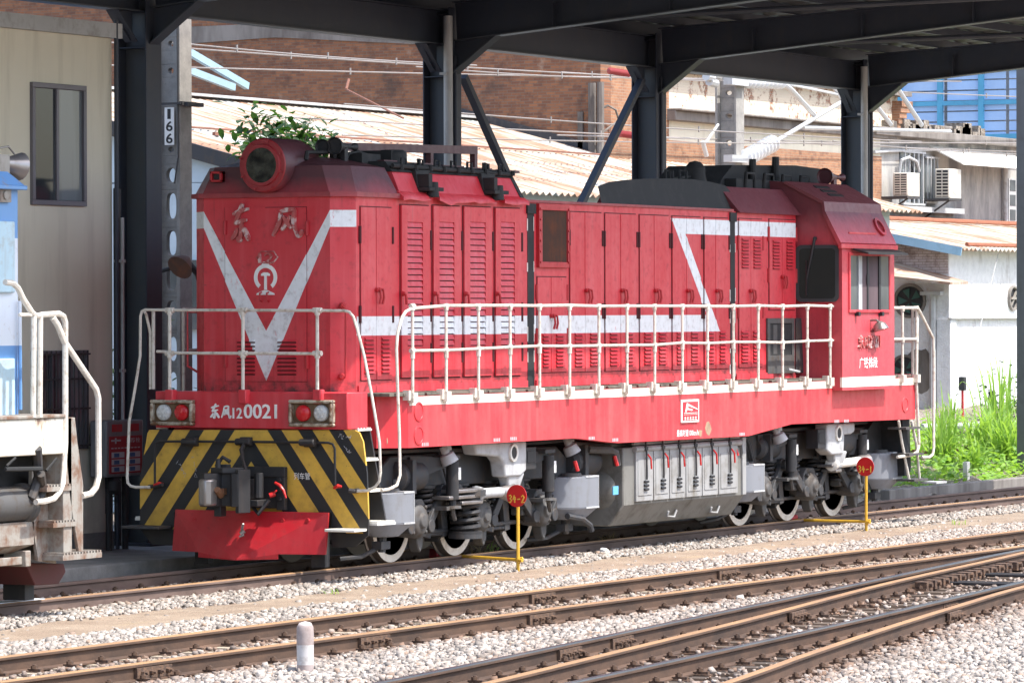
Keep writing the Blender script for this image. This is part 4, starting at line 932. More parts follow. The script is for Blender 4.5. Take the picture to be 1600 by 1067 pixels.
# sand boxes: part-round hoppers with tapered bottoms
for px0, px1, pt, pm, pb in ((597, 647, 768, 816, 833), (874, 935, 743, 791, 806), (1160, 1194, 725, 766, 779), (1353, 1409, 706, 746, 759)):
    a = A(px0, pt, -1.35); b = A(px1, pm, -1.48); c_ = A(px1, pb, -1.4)
    x1 = b.x; wd = .86 if px0 > 650 else .74; x0 = x1-wd; zt_, zm_, zl = A(px1, pt, -1.45).z, A(px1, pm, -1.45).z, A(px1, pb, -1.45).z-.03
    def hop(x0, x1, y0, y1, r, z):
        P = [(x1, y1, z), (x0+.1, y1, z)]
        for i in range(7): an = R(180+90*i/6); P.append((x0+r+r*math.cos(an), y0+r+r*math.sin(an), z))
        P.append((x1, y0, z)); return P
    mb = MB(); mb.loft(hop(x0, x1, -1.48, -.98, .44, zt_), hop(x0, x1, -1.48, -.98, .44, zm_)); mb.loft(hop(x0, x1, -1.48, -.98, .44, zm_-.001), hop(x0+.22, x1-.2, -1.36, -1.05, .2, zl))
    tk = mb.build('sand_box', M['tank'], loco, smooth=40, bevel=.008)
    mb = MB(); mb.box(x0+.46, x1+.008, -1.49, -1.0, zm_-.012, zm_+.012); mb.box(x1-.004, x1+.008, -1.485, -.98, zm_, zt_); mb.box(x0+.46, x1+.006, -1.487, -.98, zt_-.012, zt_+.012); mb.build('seam_weld', M['lgrey'], tk)
    mb = MB(); mb.cyl((x0+.5, -1.22, zt_), (x0+.5, -1.22, zt_+.05), .17, .15, 16); mb.tube([(x0+.68, -1.22, zt_), (x0+.68, -1.22, zt_+.16)], .025, 6); mb.build('filler_cap', M['grey'], tk)
    mb = MB(); mb.cyl((x0+.38, -1.2, zl+.02), (x0+.38, -1.2, zl-.2), .07, .05, 8); mb.box(x0+.26, x0+.5, -1.26, -1.12, zl-.16, zl-.06); mb.tube([(x0+.38, -1.2, zl-.12), (x0+.1, -1.05, zl-.25), (x0-.1, -.85, .12)], .03, 6); mb.build('sand_valve', M['dgrey'], tk)
# main air reservoir with domed end
c_ = A(948, 766, -1.2); rr0 = .345
mb = MB(); mb.lathe((c_.x, -1.12, c_.z), (1, 0, 0), [(-.16, 0), (-.155, .1), (-.12, .22), (-.05, .31), (.03, rr0), (2.0, rr0), (2.05, .2), (2.06, 0)], 32)
ar = mb.build('air_reservoir', M['batteryside'], loco, smooth=50)
mb = MB(); q = A(958, 766, -1.45); mb.box(q.x-.05, q.x+.12, -1.475, -1.46, q.z-.06, q.z+.06); mb.build('label_sticker', simple('blue_label', (.12, .38, .62), .5, amt=.1, streak=False), ar)
mb = MB(); q = A(949, 805, -1.2); mb.tube([(q.x, -1.12, c_.z-rr0), (q.x, -1.12, c_.z-rr0-.12)], .03, 6); mb.build('drain_valve', simple('brass', (.42, .25, .06), .4, .8, amt=.2), ar)
# battery box / fuel tank
bx0, bx1 = A(990, 740, -1.5).x, A(1163, 740, -1.5).x; zt_, zs, zl = A(990, 704, -1.5).z, A(990, 788, -1.5).z, .24
sec = [(-1.50, zt_+.05), (-1.50, zs), (-1.28, zl), (1.28, zl), (1.50, zs), (1.50, zt_+.05)]
mb = MB(); mb.prism(sec, 'x', bx0-.34, bx1); mb.box(bx0-.3, bx1-.1, -1.3, 1.3, zt_+.05, 1.45); bt = mb.build('battery_box', M['batteryside'], loco, bevel=.02)
dpx = [990, 1017.8, 1043, 1068.5, 1094, 1119.5, 1150]
for i in range(6):
    xa_, xb_ = A(dpx[i], 740, -1.5).x+.015, A(dpx[i+1], 740, -1.5).x-.015
    mb = MB(); mb.box(xa_, xb_, -1.535, -1.5, zs+.04, zt_-.02); mb.box(xa_+.05, xb_-.05, -1.545, -1.535, zs+.12, zt_-.12)
    d = mb.build('battery_door', M['battery'], bt, bevel=.012)
    xm = (xa_+xb_)/2; mb = MB(); mb.tube([(xm-.02, -1.56, zt_+.12), (xm-.02, -1.575, zt_-.05), (xm, -1.57, zt_-.42)], .014, 6); mb.box(xm-.06, xm+.03, -1.58, -1.535, zt_+.0, zt_+.05)
    for k in range(3): mb.cyl((xm-.06, -1.56, zt_-.45-.055*k), (xm+.07, -1.56, zt_-.45-.055*k), .018, None, 8)
    la = mb.build('latch', M['black'], d)
    mb = MB(); mb.tube([(xm+.02, -1.575, zt_-.06), (xm+.07, -1.6, zt_-.12), (xm+.09, -1.6, zt_-.27)], .014, 6); mb.build('latch_handle', M['redpart'], la)
mb = MB(); mb.cyl((bx0-.02, -1.52, zt_+.02), (bx1-.2, -1.52, zt_+.02), .045, None, 10); mb.cyl((bx0-.02, -1.50, zt_+.10), (bx1-.2, -1.50, zt_+.10), .025, None, 8); mb.build('hinge_bar', M['battery'], bt)
mb = MB(); mb.box(bx1-.12, bx1+.01, -1.53, -1.3, zs, zt_+.1)
for i in (0.33, .72): x = bx0+(bx1-bx0)*i; mb.tube([(x, -1.45, zs-.14), (x, -1.43, zs-.22), (x+.3, -1.40, zs-.24), (x+.34, -1.42, zs-.14)], .02, 6)
mb.build('end_strip', M['battery'], bt, bevel=.01, each=True)
# lamp-shaped sander nozzles under the sill, pipes, cables
for px, py in ((703, 716), (895, 702), (1220, 684)):
    c_ = A(px, py, -1.45); mb = MB(); mb.lathe(c_+Vector((0, .05, .05)), (.35, -.35, -1), [(-.12, .05), (-.02, .06), (.0, .10), (.12, .12), (.13, 0)], 14); mb.cyl(c_+Vector((0, .05, .1)), c_+Vector((0, .1, .45)), .07, None, 10); mb.build('sander_nozzle', M['lgrey'], loco)
mb = MB()
for x0, x1, y, z in ((.7, 6.6, -1.16, 1.50), (.9, 6.2, -1.0, .42), (6.6, 8.1, -1.3, 1.46), (11.4, 17.5, -1.16, 1.5), (12, 16.8, -1.0, .42)): mb.tube([(x0, y, z), ((x0+x1)/2, y, z-.05), (x1, y, z)], .03, 6)
for i in range(9):
    x = rnd.choice((rnd.uniform(1, 7), rnd.uniform(11.8, 17))); mb.tube([(x, -1.1, 1.6), (x+.1, -1.2, 1.25), (x+.3, -1.18, .95), (x+.35, -1.05, .8)], rnd.uniform(.014, .024), 6)
mb.tube([(7.0, -1.3, 1.6), (7.6, -1.4, 1.42), (8.3, -1.4, 1.5), (9.5, -1.4, 1.5), (11, -1.4, 1.53)], .02, 6)
mb.tube([(6.35, -1.35, .45), (6.7, -1.4, .40), (6.95, -1.4, .30), (7.0, -1.4, .22)], .045, 8)
mb.build('pipework', M['dgrey'], loco)
for px, py, r, l in ((885, 722, .22, .7), (615, 745, .20, .6), (1285, 690, .24, .8), (1378, 692, .20, .5), (1180, 700, .18, .6)):
    mb = MB(); c_ = A(px, py, -1.12); mb.lathe((c_.x, -1.12, c_.z), (1, 0, 0), [(-.05, 0), (-.05, r*.7), (0, r), (l, r), (l+.05, r*.7), (l+.05, 0)], 20); mb.box(c_.x+.1, c_.x+.2, -1.15-r, -.9, c_.z-r-.02, c_.z+r+.02)
    mb.build('brake_cylinder', M['dgrey'], loco)
mb = MB()
for c_ in (A(898, 720, -1.5), A(960, 712, -1.5), A(1148, 697, -1.5)): mb.tube([c_, c_+Vector((.03, -.03, -.14))], .028, 6)
mb.build('cock_handle', M['redpart'], loco, each=True)
mb = MB()
for px, py in ((957, 705), (1150, 694)): c_ = A(px, py, -1.45); mb.tube([c_+Vector((-.6, .1, .05)), c_+Vector((-.1, 0, .02)), c_+Vector((.05, -.02, -.02)), c_+Vector((.1, -.02, -.2))], .06, 8)
mb.build('brake_hose', M['grey'], loco, each=True)
# dark belly so that the underside closes
mb = MB(); mb.box(1.0, 17.3, -.6, .6, .35, 1.6); mb.build('underframe', M['soot'], loco)

# ------------------------------------------------------------------ ground
m = Mat('ballast_bed', .95); f = m.noise(3, 5, .7); g = m.noise(38, 3, .6)
m.color(m.mix(g.ramp(.35, .65), m.mix(f.ramp(.35, .7), (.12, .07, .042), (.22, .15, .105)), (.27, .20, .15))); m.bump(g, .05, 1.0)
m.color(m.mix((m.y*-1-4.7).ramp(0, .5)*(m.y+12.2).ramp(0, .6)*m.noise(1.3, 4, .6).ramp(.3, .55)*.85, m.mix(g.ramp(.35, .65), (.22, .17, .13), (.34, .28, .23)), m.mix(g.ramp(.4, .65), (.12, .055, .028), (.23, .115, .06)))); M['bed'] = m.m
m = Mat('earth_path', .95); f = m.noise(1.2, 5, .7); g = m.noise(2.5, 5, .65, .25, 3, 1)
c = m.mix(f.ramp(.35, .7), (.25, .185, .135), (.36, .285, .215)); c = m.mix(g.ramp(.55, .75)*.55, c, (.16, .11, .08)); c = m.mix(m.noise(.35, 3, .5, 1, 2, 1).ramp(.6, .72)*.6, c, (.42, .32, .15)); c = m.mix(m.noise(30, 4, .7).ramp(.58, .7)*.6, c, (.13, .10, .08)); m.color(c); m.bump(m.noise(20, 5, .7)+g, .04, .9); M['path'] = m.m
m = Mat('platform_concrete', .9); m.color(m.mix(m.noise(2, 5, .7).ramp(.35, .7), (.16, .155, .15), (.28, .27, .26))); m.bump(m.noise(20, 4), .01, .5); M['platform'] = m.m
mb = MB(); GZ = -.215
xs = list(np.arange(-40, 60.1, 1.0)); ys = list(np.arange(-32, 3.1, .5))
vs = [(x, y, GZ + .02*math.sin(x*1.3+y*2.1)*math.cos(y*1.7-x*.4)) for y in ys for x in xs]; n = len(xs)
mb.add(vs, [(j*n+i, j*n+i+1, (j+1)*n+i+1, (j+1)*n+i) for j in range(len(ys)-1) for i in range(n-1)])
B = 900
for (a0, a1, b0, b1) in ((-B, -40, -B, B), (60, B, -B, B), (-40, 60, -B, -32), (-40, 60, 3, B)): mb.add([(a0, b0, GZ), (a1, b0, GZ), (a1, b1, GZ), (a0, b1, GZ)], [(0, 1, 2, 3)])
tag(mb.build('ground', M['bed'], smooth=60), kind='structure')
mb = MB(); pts = []
xs = np.arange(-30, 45, .35); 
def pedge(x, k): return (-1.85 if k else -3.15) + .02*x*(0) + .12*math.sin(x*.9+k)+.07*math.sin(x*2.7+2*k)
for i in range(len(xs)-1):
    a, b = xs[i], xs[i+1]
    q0, q1 = [(a, pedge(a, 0)), (b, pedge(b, 0))], [(a, pedge(a, 1)), (b, pedge(b, 1))]
    r4 = [(*q0[0], -.155), (*q0[1], -.155), (*q1[1], -.155), (*q1[0], -.155)]
    mb.add(r4, [(0, 1, 2, 3)])
tag(mb.build('path', M['path']), kind='structure')
mb = MB(); mb.box(-40, 19, 1.78, 7.5, -.25, .06); tag(mb.build('platform', M['platform'], bevel=.02), kind='structure')
# bank behind the track at the right
mb = MB(); xs = np.arange(19.2, 75, .8); ys = np.arange(1.9, 11.0, .5); n = len(xs); r3 = random.Random(5)
def bankz(x, y): return -.2+.22*min(1, max(0, (y-1.9)/.5)) + 1.0*min(1, max(0, (y-3)/5))+.07*math.sin(x*1.7+y*2.3)+.05*math.sin(x*4.1-y*3)
mb.add([(x, y, bankz(x, y)) for y in ys for x in xs], [(j*n+i, j*n+i+1, (j+1)*n+i+1, (j+1)*n+i) for j in range(len(ys)-1) for i in range(n-1)])
m = Mat('rubble_soil', .95); g = m.noise(9, 5, .7); m.color(m.mix(g.ramp(.4, .65), (.20, .16, .12), (.42, .38, .33))); m.bump(g, .15, 1); M['rubble'] = m.m
tag(mb.build('bank', M['rubble'], smooth=60), kind='structure')

# ------------------------------------------------------------------ tracks
m = Mat('rail_rust', .8); f = m.noise(4, 5, .7, .3, 1, 1); m.color(m.mix(f.ramp(.35, .7), (.05, .029, .019), (.115, .064, .039))); m.bump(m.noise(30, 3), .004, .5); M['railrust'] = m.m
m = Mat('rail_rust_pink', .8); f = m.noise(4, 5, .7, .3, 1, 1); m.color(m.mix(f.ramp(.35, .7), (.09, .058, .047), (.17, .115, .094))); M['railpink'] = m.m
m = Mat('rail_head_polished', .32, .55); f = m.noise(3, 4, .6, .15, 1, 1); m.color(m.mix(f.ramp(.4, .7), (.16, .15, .155), (.30, .25, .20))); M['head'] = m.m
m = Mat('rail_head_rusty', .6, .1); f = m.noise(3, 4, .6, .2, 1, 1); m.color(m.mix(f.ramp(.35, .7), (.36, .21, .10), (.27, .155, .085))); M['headrust'] = m.m
m = Mat('rail_head_dark', .4, .4); m.color(m.mix(m.noise(3, 4, .6, .2, 1, 1).ramp(.35, .7), (.055, .058, .065), (.12, .115, .11))); M['headdark'] = m.m
m = Mat('fastener_rust', .85); m.color(m.mix(m.noise(20, 4).ramp(.4, .65), (.06, .038, .028), (.15, .085, .05))); M['fast'] = m.m
m = Mat('concrete_sleeper', .9); m.color(m.mix(m.noise(5, 5, .7).ramp(.35, .7), (.26, .21, .155), (.40, .34, .26))); m.bump(m.noise(30, 3), .006, .6); M['sleeper'] = m.m
m = Mat('timber_sleeper', .9); m.color(m.mix(m.noise(5, 5, .7, 1, .2, 1).ramp(.35, .7), (.05, .038, .03), (.12, .085, .06))); m.bump(m.noise(12, 3, .6, 3, .3, 1), .01, .8); M['timber'] = m.m
HP = [(-.036, -.012), (-.030, 0.0), (.030, 0.0), (.036, -.012), (.035, -.036), (.009, -.050), (.009, -.145), (.066, -.160), (.066, -.176), (-.066, -.176), (-.066, -.160), (-.009, -.145), (-.009, -.050), (-.035, -.036)]
def smoothline(P, n=10):
    P = [Vector((p[0], p[1], 0)) for p in P]
    if len(P) == 2: return P
    out = []
    for i in range(len(P)-1):
        p0, p1, p2, p3 = P[max(0, i-1)], P[i], P[i+1], P[min(len(P)-1, i+2)]
        for k in range(n):
            t = k/n; out.append(.5*((2*p1)+(p2-p0)*t+(2*p0-5*p1+4*p2-p3)*t*t+(3*p1-p0-3*p2+p3)*t**3))
    return out+[P[-1]]
def rail(parent, P, side, head, zo=0, cut=None):
    L = smoothline(P); q = MB(); n = len(HP); vs = []
    for i, p in enumerate(L):
        d = (L[min(len(L)-1, i+1)]-L[max(0, i-1)]).normalized(); s = Vector((-d.y, d.x, 0))
        vs += [p+s*a+Vector((0, 0, b+zo)) for a, b in HP]
    for i in range(len(L)-1):
        for k in range(n):
            q.f.append((i*n+k, i*n+(k+1) % n, (i+1)*n+(k+1) % n, (i+1)*n+k)); q.m.append(1 if k in (0, 1, 2) else 0)
    q.v = [tuple(v) for v in vs]; q.f += [tuple(range(n)), tuple((len(L)-1)*n+k for k in range(n))]; q.m += [0, 0]
    return q.build('rail', [M[side], M[head]], parent, smooth=30), L
def fast_mesh():
    q = MB(); q.box(-.07, .07, .07, .22, -.19, -.168); q.bar((0, .05, -.15), (0, .16, -.155), .05, .018); q.cyl((0, .115, -.175), (0, .115, -.10), .020, None, 8); q.cyl((0, .115, -.142), (0, .115, -.112), .036, None, 6)
    q.box(-.03, .03, .13, .2, -.168, -.14); o = q.build('rail_fastener', M['fast'], None, smooth=0); me = o.data; bpy.data.objects.remove(o); return me
FM = fast_mesh()
def fasten(parent, L, step, xr, sides=(1, -1), lim=100, jit=.02):
    pos = []; acc = 0; nxt = 0
    for i in range(len(L)-1):
        a, b = L[i], L[i+1]; l = (b-a).length; d = (b-a)/l
        while nxt <= acc+l:
            p = a+d*(nxt-acc); nxt += step
            if xr[0] <= p.x <= xr[1]: 
                for s in sides: pos.append((p, math.atan2(d.y, d.x)+(0 if s > 0 else math.pi)))
        acc += l
    return pos
def place_fast(parent, pos, lim=100):
    c = Vector(CAMP); pos = sorted(pos, key=lambda q: (q[0]-c).length)
    for p, a in pos[:lim]:
        o = bpy.data.objects.new('rail_fastener', FM); COL.objects.link(o); o.parent = parent; o.location = (p.x+rnd.uniform(-.015, .015), p.y, rnd.uniform(-.006, .006)); o.rotation_euler = (0, 0, a+rnd.uniform(-.06, .06))
    if len(pos) > lim:
        q = MB()
        for p, a in pos[lim:]:
            ca, sa = math.cos(a), math.sin(a)
            q.add([(p.x+v.co.x*ca-v.co.y*sa, p.y+v.co.x*sa+v.co.y*ca, v.co.z) for v in FM.vertices], [tuple(f.vertices) for f in FM.polygons])
        tag(q.build('rail_fasteners', M['fast'], parent, smooth=0), kind='stuff')
SM = {}
def sleeper_mesh(L, mat):
    ZS = -.178
    q = MB(); q.loft([(-.15, -L/2, -.36), (.15, -L/2, -.36), (.15, L/2, -.36), (-.15, L/2, -.36)], [(-.11, -L/2, ZS), (.11, -L/2, ZS), (.11, L/2, ZS), (-.11, L/2, ZS)]); o = q.build('sleeper', M[mat], None); me = o.data; bpy.data.objects.remove(o); return me
def sleepers(parent, f, xs, me, lim=100):
    for x in xs[:lim]:
        o = bpy.data.objects.new('sleeper', me); COL.objects.link(o); o.parent = parent; y, a = f(x); o.location = (x, y, rnd.uniform(-.005, .008)); o.rotation_euler = (0, 0, a+rnd.uniform(-.012, .012))
def fishplate(parent, p, a, L=.62):
    q = MB()
    for s in (-1, 1):
        q.box(-L/2, L/2, s*.012, s*.05, -.15, -.045)
        for k in range(4): x = -L/2+.09+k*(L-.18)/3; q.cyl((x, s*.05, -.095), (x, s*.085, -.095), .026, None, 6); q.cyl((x, s*.085, -.095), (x, s*.115, -.095), .014, None, 6)
    o = q.build('fishplate', M['fast'], parent, smooth=0); o.location = (p[0], p[1], 0); o.rotation_euler = (0, 0, a); return o
# track under the locomotives
t1 = thing('railway_track', 'railway track under the red locomotive with pinkish brown rails', 'track', (0, 0, 0))
P = []
for y in (-.757, .757): o, L = rail(t1, [(-40, y), (70, y)], 'railpink', 'headrust' if y < 0 else 'railpink'); P += [(q, ) for q in fasten(t1, L, .6, (-9, 32))]
place_fast(t1, [q[0] for q in P]); sleepers(t1, lambda x: (0, 0), list(np.arange(-9.3, 32, .6)), sleeper_mesh(2.5, 'sleeper'))
mb = MB(); mb.box(-7.6, -5.75, -.9, -.55, -.012+.02, .012); mb.v = [(p[0], p[1]-.0, p[2]) for p in mb.v]
# middle track
t2 = thing('railway_track', 'middle railway track with concrete sleepers between the dirt path and the turnout', 'track', (0, 0, 0))
P = []
for y in (-5.17, -6.78):
    o, L = rail(t2, [(-40, y), (70, y)], 'railrust', 'headrust'); P += fasten(t2, L, .6, (-17, 16))
place_fast(t2, P); sleepers(t2, lambda x: (-5.97, 0), list(np.arange(-17.3, 16, .6)), sleeper_mesh(2.5, 'sleeper'))
for x, y in ((-13.3, -6.78), (-5.2, -6.78), (3.3, -5.17), (-2.0, -5.17), (-9.0, -6.78)): fishplate(t2, (x, y), 0)
# turnout
t3 = thing('railway_turnout', 'rusty turnout in the foreground with two pairs of converging rails', 'track', (0, 0, 0))
Cp = [(-26, -10.9), (-14.6, -9.9), (-9.2, -9.28), (-7.3, -9.05), (-.9, -8.28), (9.1, -7.10), (14, -6.9)]
Dp = [(-26, -12.6), (-14.1, -10.78), (-6, -9.55), (.8, -8.40), (6.6, -7.62), (8.2, -7.40)]
Ep = [(-26, -12.6), (-13.9, -11.45), (-5.6, -10.62), (2.04, -9.74), (14, -8.45), (22, -7.6)]
Fp = [(-26, -15.2), (-13, -12.66), (-10, -12.05), (-6.7, -11.42), (-2.5, -10.68), (2.4, -9.92), (14, -8.60)]
P = []
for pp_, sd, hd in ((Cp, 'railrust', 'headdark'), (Dp, 'railrust', 'headrust'), (Ep, 'railrust', 'headdark'), (Fp, 'railrust', 'headrust')):
    o, L = rail(t3, pp_, sd, hd); P += fasten(t3, L, .62, (-16, 9))
place_fast(t3, P)
def mid(x): 
    yc = np.interp(x, [-26, -14, -6, 2, 10], [-12.9, -11.1, -10.15, -9.0, -7.95]); return yc, R(6)
sleepers(t3, mid, list(np.arange(-17, 12, .62)), sleeper_mesh(3.5, 'timber'))
for (x, y, a) in ((-8.0, -9.13, 6), (-3.6, -9.17, 9), (-1.4, -10.1, 7), (-2.9, -10.76, 9.5), (1.6, -10.03, 8), (-9.6, -9.33, 6)): fishplate(t3, (x, y), R(a))
for i in range(14): q = MB(); x = 2.3+i*.42; y = np.interp(x, [.8, 6.6], [-8.40, -7.62]); q.box(x-.10, x+.10, y-.20, y-.04, -.17, -.06); q.cyl((x, y-.2, -.10), (x, y-.24, -.10), .03, None, 6); q.build('slide_chair', M['fast'], t3)
q = MB()
for x in (3.4, 5.2): 
    y = np.interp(x, [.8, 6.6], [-8.40, -7.62]); q.tube([(x, y-1.55, -.14), (x, y+.3, -.14)], .022, 6); q.tube([(x+.25, y-1.5, -.15), (x+.25, y-.1, -.15)], .03, 6)
q.build('stretcher_rod', M['black'], t3, each=True)

# ------------------------------------------------------------------ ballast stones
def stones(N, name, seed, inside, zf, smin=.012, smax=.046):
    g = np.random.default_rng(seed); Pm = []
    xy = inside(g, N); N = len(xy)
    base = np.array([(-1,-1,-1),(1,-1,-1),(1,1,-1),(-1,1,-1),(-1,-1,1),(1,-1,1),(1,1,1),(-1,1,1)], float)*.62
    F_ = np.array([(0,3,2,1),(4,5,6,7),(0,1,5,4),(1,2,6,5),(2,3,7,6),(3,0,4,7)])
    s = (smin+(smax-smin)*g.random((N, 1, 1))**1.5)*np.where(g.random((N, 1, 1)) < .05, 1.35, 1); v = base[None]*(1+g.uniform(-.42, .42, (N, 8, 3)))
    v[:, :, 2] *= g.uniform(.6, 1.0, (N, 1)); v *= s
    a, b, c = g.uniform(0, 6.28, (3, N)); b = b*.15
    ca, sa, cb, sb = np.cos(a), np.sin(a), np.cos(b), np.sin(b)
    x, y, z = v[..., 0].copy(), v[..., 1].copy(), v[..., 2].copy()
    y, z = y*cb[:, None]-z*sb[:, None], y*sb[:, None]+z*cb[:, None]
    x, y = x*ca[:, None]-y*sa[:, None], x*sa[:, None]+y*ca[:, None]
    V = np.stack([x+xy[:, 0:1], y+xy[:, 1:2], z+(zf(xy, g))[:, None]], -1).reshape(-1, 3)
    Fi = (F_[None]+8*np.arange(N)[:, None, None]).reshape(-1)
    me = bpy.data.meshes.new(name); me.vertices.add(len(V)); me.vertices.foreach_set('co', V.ravel()); me.loops.add(len(Fi)); me.loops.foreach_set('vertex_index', Fi)
    me.polygons.add(6*N); me.polygons.foreach_set('loop_start', np.arange(0, 24*N, 4)); me.update(calc_edges=True)
    # each stone its own mineral tint; stones beside the rails carry brake rust
    tint = g.random(N); at_ = me.attributes.new('tint', 'FLOAT', 'FACE'); at_.data.foreach_set('value', np.repeat(tint, 6).astype(np.float32))
    rails = []
    rust = np.zeros(N)
    for P_ in ([(-50, -.757), (80, -.757)], [(-50, .757), (80, .757)], [(-50, -5.17), (80, -5.17)], [(-50, -6.78), (80, -6.78)], Cp, Dp, Ep, Fp):
        P_ = np.array(P_); yy = np.interp(xy[:, 0], P_[:, 0], P_[:, 1]); k = .35 if abs(P_[0, 1]) < 1 else 1.0
        rust = np.maximum(rust, k*np.exp(-(np.abs(xy[:, 1]-yy)/(.62 if k > .5 else .35))**2))
    rust = np.clip(rust*g.uniform(.2, 1.3, N), 0, 1); a2 = me.attributes.new('rust', 'FLOAT', 'FACE'); a2.data.foreach_set('value', np.repeat(rust, 6).astype(np.float32))
    me.materials.append(M['stone']); o = bpy.data.objects.new(name, me); COL.objects.link(o); return tag(o, kind='stuff')
m = Mat('ballast_stone', .9)
def attr(nm):
    n = m.t.nodes.new('ShaderNodeAttribute'); n.attribute_name = nm; return X(m.t, n.outputs['Fac'])
ti, ru = attr('tint'), attr('rust')
c = m.mix(ti.ramp(0, .45), (.17, .15, .135), (.33, .295, .265)); c = m.mix(ti.ramp(.5, .8), c, (.42, .365, .32)); c = m.mix(ti.ramp(.86, .91), c, (.28, .20, .15)); c = m.mix(ti.ramp(.94, .96), c, (.54, .52, .49))
c = m.mix(ru*.9, c, (.17, .095, .058)); c = m.mix(m.noise(25, 3, .6).ramp(.5, .7)*.3, c, (.2, .17, .15)); oil = m.noise(.55, 4, .6).ramp(.56, .70); c = m.mix(oil*.5, c, (.13, .105, .09)); m.color(c); M['stone'] = m.m
def vis(g, N, y0, y1, mar=1.2):
    y = g.uniform(y0, y1, N); x = g.uniform(-22, 34, N)
    d = np.stack([x, y, np.zeros(N)], -1)-CAMP; zz = d@_f; px = 800+FPX*(d@_r2)/zz; py = 533.5-FPX*(d@_u2)/zz
    k = (px > -160) & (px < 1760) & (py < 1150); return np.stack([x, y], -1)[k]
def inA(g, N):
    q = vis(g, N, -17.5, 1.75); x, y = q[:, 0], q[:, 1]
    p0 = -3.15+.12*np.sin(x*.9)+.07*np.sin(x*2.7); p1 = -1.85+.12*np.sin(x*.9+1)+.07*np.sin(x*2.7+2)
    inpath = (y > p0+.03) & (y < p1-.03) & (g.random(len(x)) > .03)
    k = ~inpath
    for P_ in ([(-50, -.757), (80, -.757)], [(-50, .757), (80, .757)], [(-50, -5.17), (80, -5.17)], [(-50, -6.78), (80, -6.78)], Cp, Dp, Ep, Fp):
        P_ = np.array(P_); k &= np.abs(y-np.interp(x, P_[:, 0], P_[:, 1])) > .085
    # thinner inside the timbered turnout and over the concrete sleepers
    tri = (y < np.interp(x, [p[0] for p in Cp], [p[1] for p in Cp])) & (y > np.interp(x, [p[0] for p in Fp], [p[1] for p in Fp])); k &= ~(tri & (g.random(len(x)) > .11)); k &= ~((y < -5.0) & (y > -7.0) & (g.random(len(x)) > .36))
    for P_ in ([(-50, -5.17), (80, -5.17)], [(-50, -6.78), (80, -6.78)], Cp, Dp, Ep, Fp):
        P_ = np.array(P_); dd = np.abs(y-np.interp(x, P_[:, 0], P_[:, 1])); k &= ~((dd < .38) & (g.random(len(x)) > .55))
    ph = np.mod(x+17.3, .6); onsl = ((ph < .14) | (ph > .46)) & (np.abs(y+5.97) < 1.3); k &= ~(onsl & (g.random(len(x)) > .45))
    under = (np.abs(y) < .8) & (x > .5) & (x < 17.5); k &= ~(under & (g.random(len(x)) > .35))
    return q[k]
def zA(q, g):
    x, y = q[:, 0], q[:, 1]; z = GZ+.02+.035*g.random(len(x))
    between = ((y > -5.1) & (y < -3.1)) | ((y > -1.95) & (y < -.9)) | (y < -12.5); z = z + between*.025
    heap = (y > -9) & (y < -7.2) & (x < 0); return z + heap*.03
stones(620000, 'ballast', 11, inA, zA)

# ------------------------------------------------------------------ stop markers, marker post
def letters(mb, body, org, sx, sz, wd, depth):
    G = {'3': [[(.1,.9),(.55,1),(.85,.78),(.45,.52),(.9,.3),(.55,.02),(.05,.08)]], '4': [[(.45,1),(.1,.42),(.95,.48)],[(.65,.8),(.55,0)]], '-': [[(.1,.45),(.9,.5)]], '2': [[(.05,.78),(.45,1),(.85,.72),(.45,.3),(.05,.03),(.95,.08)]], '1': [[(.5,1),(.45,.5),(.5,.0)]]}
    for i, ch in enumerate(body): strokes(mb, G[ch], Vector(org)+Vector((0, -sx*i*1.12*1.0, 0)), (0, -1, 0), (0, 0, 1), sx*.92, sz, wd, depth)
M['yellow'] = simple('yellow_paint', (.62, .36, .03), .5, dirt=(.2, .1, .04), amt=.5, scale=12)
M['yellowtext'] = simple('yellow_brush_lettering', (.75, .47, .06), .6, amt=.1, streak=False)
for body, foot, disc, tip, lab in (('34-2', (809.5, 888, -1.95), (813, 774), (684, 866), 'red disc on a yellow post reading 34-2, before the front bogie'), ('34-1', (1353.5, 824, -1.95), (1351, 729), (1238, 812), 'red disc on a yellow post reading 34-1, before the rear bogie')):
    b = at(foot[0], foot[1], 'y', foot[2]); d = at(disc[0], disc[1], 'y', foot[2]); tp = at(tip[0], tip[1], 'z', -.02)
    t = thing('stop_marker', lab, 'marker sign', (b.x, b.y, -.2), 'red stop markers beside the track'); L0 = t.location
    def lo(mb): return mb.local(L0)
    q = MB(); q.tube([(b.x, b.y, -.24), (b.x, b.y, d.z-.1)], .024, 8); lo(q).build('post', M['yellow'], t)
    q = MB(); q.tube([(b.x-.03, b.y-.08, -.015), (b.x+.0, b.y+.0, -.01), tuple(tp)], .022, 8); q.tube([(b.x-.03, b.y-.03, -.05), (b.x+.03, b.y-.03, .02)], .018, 6); q.tube([(b.x, b.y, -.02), (b.x, b.y-.07, .02)], .02, 6); lo(q).build('bar', M['yellow'], t)
    q = MB(); q.box(tp.x-.12, tp.x+.12, tp.y-.05, tp.y+.08, -.13, .06); lo(q).build('scotch_block', M['plow'], t, bevel=.02)
    q = MB(); rr0 = .148; q.lathe((b.x-.03, d.y, d.z), (-1, 0, 0), [(0, rr0), (.012, rr0), (.012, 0)], 32); dk = lo(q).build('disc', M['redpart'], t)
    q = MB(); n = len(body); letters(q, body, (b.x-.042, d.y+.118, d.z-.09), .056, .10, .017, .003); lo(q).build('lettering', M['yellowtext'], dk, smooth=0)
b = at(477, 1060, 'z', -.2); t = at(477, 974, 'y', b.y); q = MB(); rr0 = 13.2/ (FPX/np.linalg.norm(np.array(b)-CAMP))
